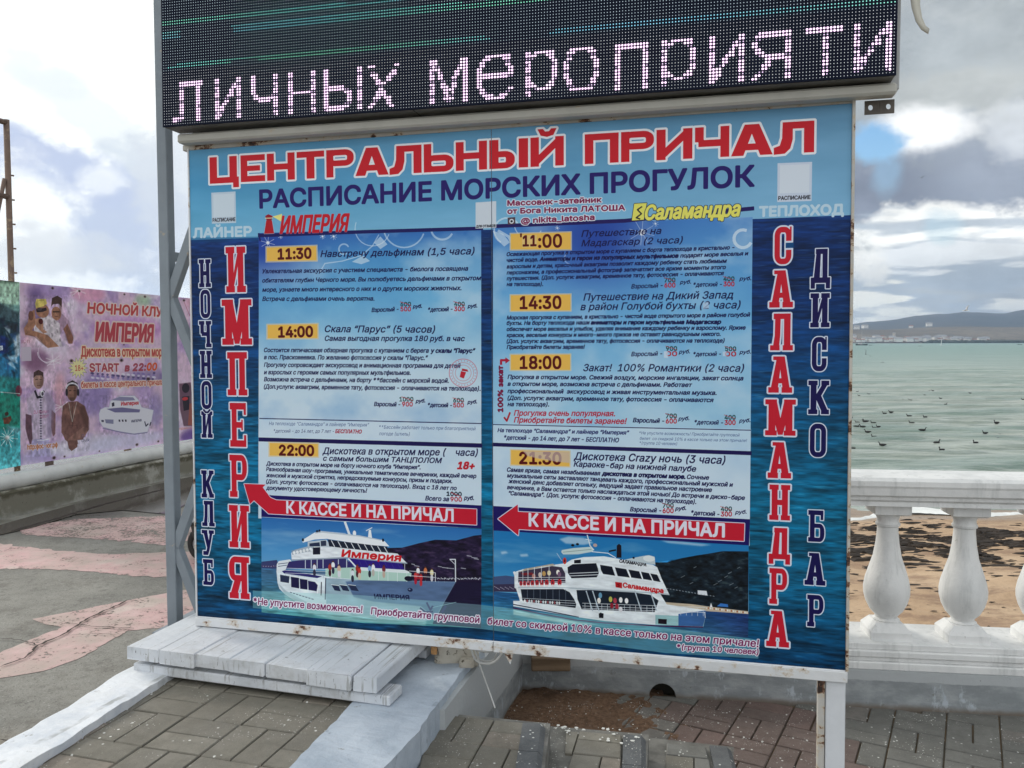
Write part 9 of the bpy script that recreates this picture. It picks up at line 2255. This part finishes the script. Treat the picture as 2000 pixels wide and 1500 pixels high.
part(MB().box((-6,.0,.30),(7,.22,.560),None,.015),'concrete_base',M_PAR,par)
part(MB().box((-6,-.255,.30),(7,-.004,.3835),None,.008),'footing',mat('footing_concrete',rough=.85,bump=.6,bs=40,fn=lambda T,b,c,geo,co:T.mix(T.ss(T.noise(geo,3,7,.7),.35,.65),(.36,.35,.31),(.17,.16,.13))),par)
part(MB().tube([(-6+i*.25,.075+.004*math.sin(i*1.3)+0*i,.616+.004*math.sin(i*.9)) for i in range(53)],.058,16),'pipe_rail',M_PIPE,par,)
for o in par.children:
    if o.name.startswith('pipe_rail'): o.data.polygons.foreach_set('use_smooth',[True]*len(o.data.polygons))
for x in(-4.2,-2.1,.10,2.3,4.4): part(MB().box((x-.05,-.035,.37),(x+.05,-.001,.575),None,.012),'pipe_post',M_PIPE,par)
def banner(name,label,corners,bottom_group):
    """corners top-left, top-right, bottom-right, bottom-left on the banner plane (metres along, up)"""
    t=thing(name,label,'banner',M=BMX);nx,nz=10,6;V=[];UV=[]
    (a,b_,c,d)=corners
    for j in range(nz+1):
        for i in range(nx+1):
            u=i/nx;v=j/nz;x=(1-v)*((1-u)*d[0]+u*c[0])+v*((1-u)*a[0]+u*b_[0]);z=(1-v)*((1-u)*d[1]+u*c[1])+v*((1-u)*a[1]+u*b_[1])
            V.append((x,.004*math.sin(x*6)*math.sin(z*5),z));UV.append((x/2.4,(z-.6)/1.7))
    F=[(j*(nx+1)+i,j*(nx+1)+i+1,(j+1)*(nx+1)+i+1,(j+1)*(nx+1)+i) for j in range(nz) for i in range(nx)]
    me=MB().add(V,F).mesh('printed_sheet',M_BAN);uv=me.uv_layers.new(name='UVMap')
    for l in me.loops: uv.data[l.index].uv=UV[l.vertex_index]
    md=bpy.data.objects.new('printed_sheet',me);COL.objects.link(md);md.parent=t;s=md.modifiers.new('thick','SOLIDIFY');s.thickness=.003;s.offset=-1 if 0 else 1
    s.offset=-1;return t
BMX=Matrix((D3,N3,Vector((0,0,1)))).transposed().to_4x4();BMX.translation=(-3.5876,5.2896,0)
M_BAN=img_mat('banner_print',IM2,.55,1.0,.3,.06)
M_BRN=mat('brown_rusted_rail',rough=.7,bump=.4,bs=30,fn=rusty((.14,.10,.08),.6,(.07,.035,.02),6.))
t=banner('lilac_banner','faded lilac night club banner with red lettering, DJs and a white ship','@',None) if 0 else None
C1=[(0.552,1.979),(2.564,1.962),(2.522,0.669),(0.513,0.695)];C2=[(0.216,1.988),(0.548,1.980),(0.510,0.696),(0.166,0.689)]
b1=banner('lilac_banner','faded lilac night club banner with red lettering, two DJs and a white ship',C1,None)
b2=banner('green_banner','torn looking green and blue photo banner at the far left of the pier rail',C2,None)
bf=thing('banner_rail','brown steel rails carrying the banners above the white pipe','rail',M=BMX)
part(MB().bar((-7,.03,.735),(6,.03,.725),.05,.035),'lower_rail',M_BRN,bf);part(MB().bar((-7,.03,1.80),(6,.03,1.80),.04),'upper_rail',M_BRN,bf)
for x in(-3.3,-1.6,0.791,1.6,3.3): part(MB().box((x-.02,.01,.60),(x+.02,.05,1.8)),'stanchion',M_BRN,bf)
# rusty portal frame rising behind the banners
M_RST=mat('rusty_brown_pipe',rough=.75,bump=.4,bs=30,fn=rusty((.20,.135,.105),.60,(.06,.03,.02),7.))
px,pz0,pz1,pz2=(0.568,0,3.110,2.577)
rf=thing('pipe_frame','tall rusty brown pipe frame standing behind the banners at the far left','frame',M=BMX)
part(MB().tube([(px,.09,.4),(px,.09,pz1)],.020,12),'post',M_RST,rf,True);part(MB().tube([(px,.09,pz1-.02),(-4,.09,pz1-.02)],.019,12),'top_tube',M_RST,rf,True);part(MB().tube([(px,.09,pz2),(-4,.09,pz2)],.019,12),'middle_tube',M_RST,rf,True)
part(MB().tube([(px-.03,.09,pz2+.12),(px-.62,.09,.5)],.014,8),'diagonal_tube',M_RST,rf,True)
for k in range(5): part(MB().tube([(px+.02,.08,2.05+.17*k),(px+.034,.075,2.05+.17*k)],.006,6),'bolt',M_RST,rf)
part(MB().box((px-.14,.075,1.70),(px-.055,.088,1.98),None,.003),'board_stub',mat('faded_board',(.42,.33,.27),.8,var=.15),rf)
# ================================================================== SMALL THINGS UNDER THE SIGN
# hand cart, mostly hidden
CM=Matrix.Translation((-1.67,4.415,0.38))@Matrix.Rotation(rad(-20),4,'Z')
cart=thing('hand_cart','pale cart on a black rubber wheel, peeping out behind the sign','cart',M=CM)
def wheel(c):
    w=MB();pr=[(.052,-.018),(.075,-.022),(.088,-.014),(.090,0),(.088,.014),(.075,.022),(.052,.018)];R=Matrix.Translation(c)@Matrix.Rotation(PI/2,4,'X')
    V=[];F=[];n=28
    for r,z in pr:
        for k in range(n): a=2*PI*k/n;V.append(R@Vector((r*math.cos(a),r*math.sin(a),z)))
    m=len(pr)
    for i in range(m):
        for k in range(n): a=i*n+k;b=i*n+(k+1)%n;j=((i+1)%m)*n;F.append((a,b,j+(k+1)%n,j+k))
    o=part(w.add(V,F),'tyre',mat('black_rubber',(.018,.018,.018),.7),cart,True)
    w=MB();w.lathe([(.010,-.02),(.014,-.018),(.016,-.006),(.050,-.010),(.053,-.016),(.053,.016),(.050,.010),(.016,.006),(.014,.018),(.010,.02)],24,R);r=w.build('rim',mat('grey_wheel_rim',(.45,.45,.46),.4,metal=.3),o,True)
    f=MB();x,y,z=c
    for s in(-1,1): f.add([(x-.02,y+s*.028,z-.01),(x+.02,y+s*.028,z-.01),(x+.035,y+s*.028,z+.115),(x-.05,y+s*.028,z+.115),(x-.02,y+s*.032,z-.01),(x+.02,y+s*.032,z-.01),(x+.035,y+s*.032,z+.115),(x-.05,y+s*.032,z+.115)],[(0,1,2,3),(7,6,5,4),(0,4,5,1),(1,5,6,2),(2,6,7,3),(3,7,4,0)])
    f.box((x-.06,y-.04,z+.112),(x+.045,y+.04,z+.122));part(f,'fork',mat('dark_fork_steel',(.06,.06,.06),.5),cart)
for c in((0,0,.09),(.5,0,.09),(0,.42,.09),(.5,.42,.09)): wheel(c)
part(MB().box((-.06,-.06,.212),(.60,.50,.30),None,.012),'body',mat('pale_grey_plastic',(.55,.57,.60),.45),cart)
part(MB().box((-.075,-.075,.205),(.615,.515,.2125)),'bumper',mat('black_rubber',(.018,.018,.018),.7),cart)
# broken concrete under the sign
M_RUB=mat('broken_concrete',rough=.95,bump=1.,bs=40,fn=lambda T,b,c,geo,co:T.mix(T.ss(T.noise(geo,30,6,.7),.58,.66),T.mix(T.ss(T.noise(geo,9,6,.6),.4,.65),(.42,.38,.32),(.58,.54,.46)),(.10,.085,.06)))
def lump(name,c,s,m,label,cat,seed,n=3):
    bm=bmesh.new();bmesh.ops.create_icosphere(bm,subdivisions=n,radius=1)
    from mathutils import noise as mn
    for v in bm.verts:
        p=v.co.copy();d=1+.35*mn.noise(p*1.3+Vector((seed,0,0)))+.16*mn.noise(p*3.7+Vector((0,seed,0)));q=Vector((max(-.8,min(.8,p.x*d)),max(-.8,min(.8,p.y*d)),max(-.7,min(.75,p.z*d))));v.co=Vector((c[0]+q.x*s[0],c[1]+q.y*s[1],c[2]+q.z*s[2]))
    me=bpy.data.meshes.new(name);bm.to_mesh(me);bm.free();me.materials.append(m);o=bpy.data.objects.new(name,me);COL.objects.link(o);return tag(o,label,cat)
lump('concrete_lump',(-0.206,3.04,0.416),(.10,.08,.085),M_RUB,'crumbling pale concrete lump beneath the sign rail, beside the cables','rubble',3)
lump('mortar_lump',(-0.166,2.966,0.39),(.035,.04,.02),M_RUB,'small grey broken mortar piece at the corner of the blue kerb','rubble',9)
lump('foam_lump',(-0.286,2.97,0.442),(.014,.014,.035),mat('orange_foam',(.45,.24,.10),.9,var=.4,vs_=60,bump=1.,bs=60),'orange lump of dried foam hanging between platform and rubble','foam',5)
# wood block on the foot of the sea wall
WBM=WM@Matrix.Translation((0.169,.0,.0))@Matrix.Rotation(.12,4,'Z')
M_WOOD=mat('old_wood',rough=.85,bump=.6,bs=40,fn=lambda T,b,c,geo,co:T.mix(T.ss(T.noise(T.mapv(co,(3,30,30)),1,6,.6),.35,.7),(.13,.085,.05),(.23,.16,.10)))
wd=thing('wood_block','old brown wooden block lying on the low end of the sea wall','wood block',M=WBM)
MB().box((-.085,-.085,.122),(.085,.20,.182),None,.005).build('block',M_WOOD,wd)
lump('soil_heap',tuple(WBM@Vector((.06,.10,.195))),(.13,.10,.05),M_SOIL,'small heap of brown soil behind the wooden block','soil',6)
# cables
M_CBL=mat('off_white_cable',(.52,.52,.50),.5)
def cable(P,r,label,name='cable',m=None):
    Q=[]
    for i in range(len(P)-1):
        p0=Vector(P[max(i-1,0)]);p1=Vector(P[i]);p2=Vector(P[i+1]);p3=Vector(P[min(i+2,len(P)-1)])
        for k in range(6):
            t=k/6;Q.append(.5*((2*p1)+(p2-p0)*t+(2*p0-5*p1+4*p2-p3)*t*t+(3*p1-p0-3*p2+p3)*t**3))
    Q.append(Vector(P[-1]));o=MB().tube(Q,r,7).build(name,m or M_CBL,None,True);return tag(o,label,'cable')
cable([(-0.177,2.93,0.489),(-0.152,2.92,0.464),(-0.13,2.91,0.416),(-0.084,2.91,0.403),(-0.048,2.91,0.425),(-0.029,2.92,0.464),(-0.042,2.93,0.486)],0.0045,'off white cable hanging in the lowest loop under the sign rail','cable')
cable([(-0.158,2.93,0.483),(-0.134,2.92,0.453),(-0.084,2.92,0.445),(-0.029,2.92,0.464),(-0.02,2.93,0.483)],0.0045,'off white cable in the upper flat loop under the sign rail','cable')
cable([(-0.145,2.93,0.474),(-0.131,2.94,0.432),(-0.113,2.94,0.404),(-0.072,2.95,0.4),(-0.054,2.94,0.441),(-0.061,2.93,0.479)],0.003,'thin cable of the middle loop under the sign rail','cable')
cable([(-0.142,2.93,0.479),(-0.139,2.92,0.464),(-0.108,2.9,0.379),(-0.082,2.885,0.311),(-0.061,2.818,0.283)],0.003,'single straight wire running down from the loops to the step','cable')
# strip of torn film hanging from above the frame
SA=[(1.168,2.5,2.648),(1.175,2.5,2.589),(1.184,2.5,2.537),(1.197,2.5,2.497),(1.214,2.5,2.473),(1.244,2.52,2.468)];SB=[(1.204,2.5,2.648),(1.207,2.5,2.589),(1.208,2.5,2.544),(1.215,2.5,2.509),(1.226,2.5,2.485),(1.248,2.52,2.483)];n=len(SA)
mb=MB();V=[p for p in SA]+[p for p in SB]+[(x,y+.002,z) for x,y,z in SA]+[(x,y+.002,z) for x,y,z in SB]
F=[];
for i in range(n-1): F+=[(i,i+1,n+i+1,n+i),(2*n+i,3*n+i,3*n+i+1,2*n+i+1),(i,2*n+i,2*n+i+1,i+1),(n+i,n+i+1,3*n+i+1,3*n+i)]
F+=[(0,n,3*n,2*n),(n-1,3*n-1,4*n-1,2*n-1)]
tag(mb.add(V,F).build('plastic_strip',mat('pale_plastic_film',(.62,.60,.52),.5),None,True),'curled pale beige strip of plastic hanging beside the LED display','plastic strip')
# ================================================================== AIR
hz=MB().box((-5600,-60,-6.5),(9000,9800,420)).build('haze',None) if 0 else None
_hm=bpy.data.materials.new('thin_sea_air');_hm.use_nodes=True;_t=_hm.node_tree;_t.nodes.clear();_o=_t.nodes.new('ShaderNodeOutputMaterial');_v=_t.nodes.new('ShaderNodeVolumePrincipled')
_v.inputs['Color'].default_value=(.50,.70,1.0,1);_v.inputs['Density'].default_value=8e-5;_v.inputs['Anisotropy'].default_value=.2;_t.links.new(_v.outputs[0],_o.inputs['Volume'])
hz=MB().box((-5600,-60,-6.5),(9000,9800,420)).build('haze',_hm);tag(hz,kind='stuff')

for o in list(COL.objects):
    if '_o' in o: del o['_o']
    if '_s' in o: del o['_s']
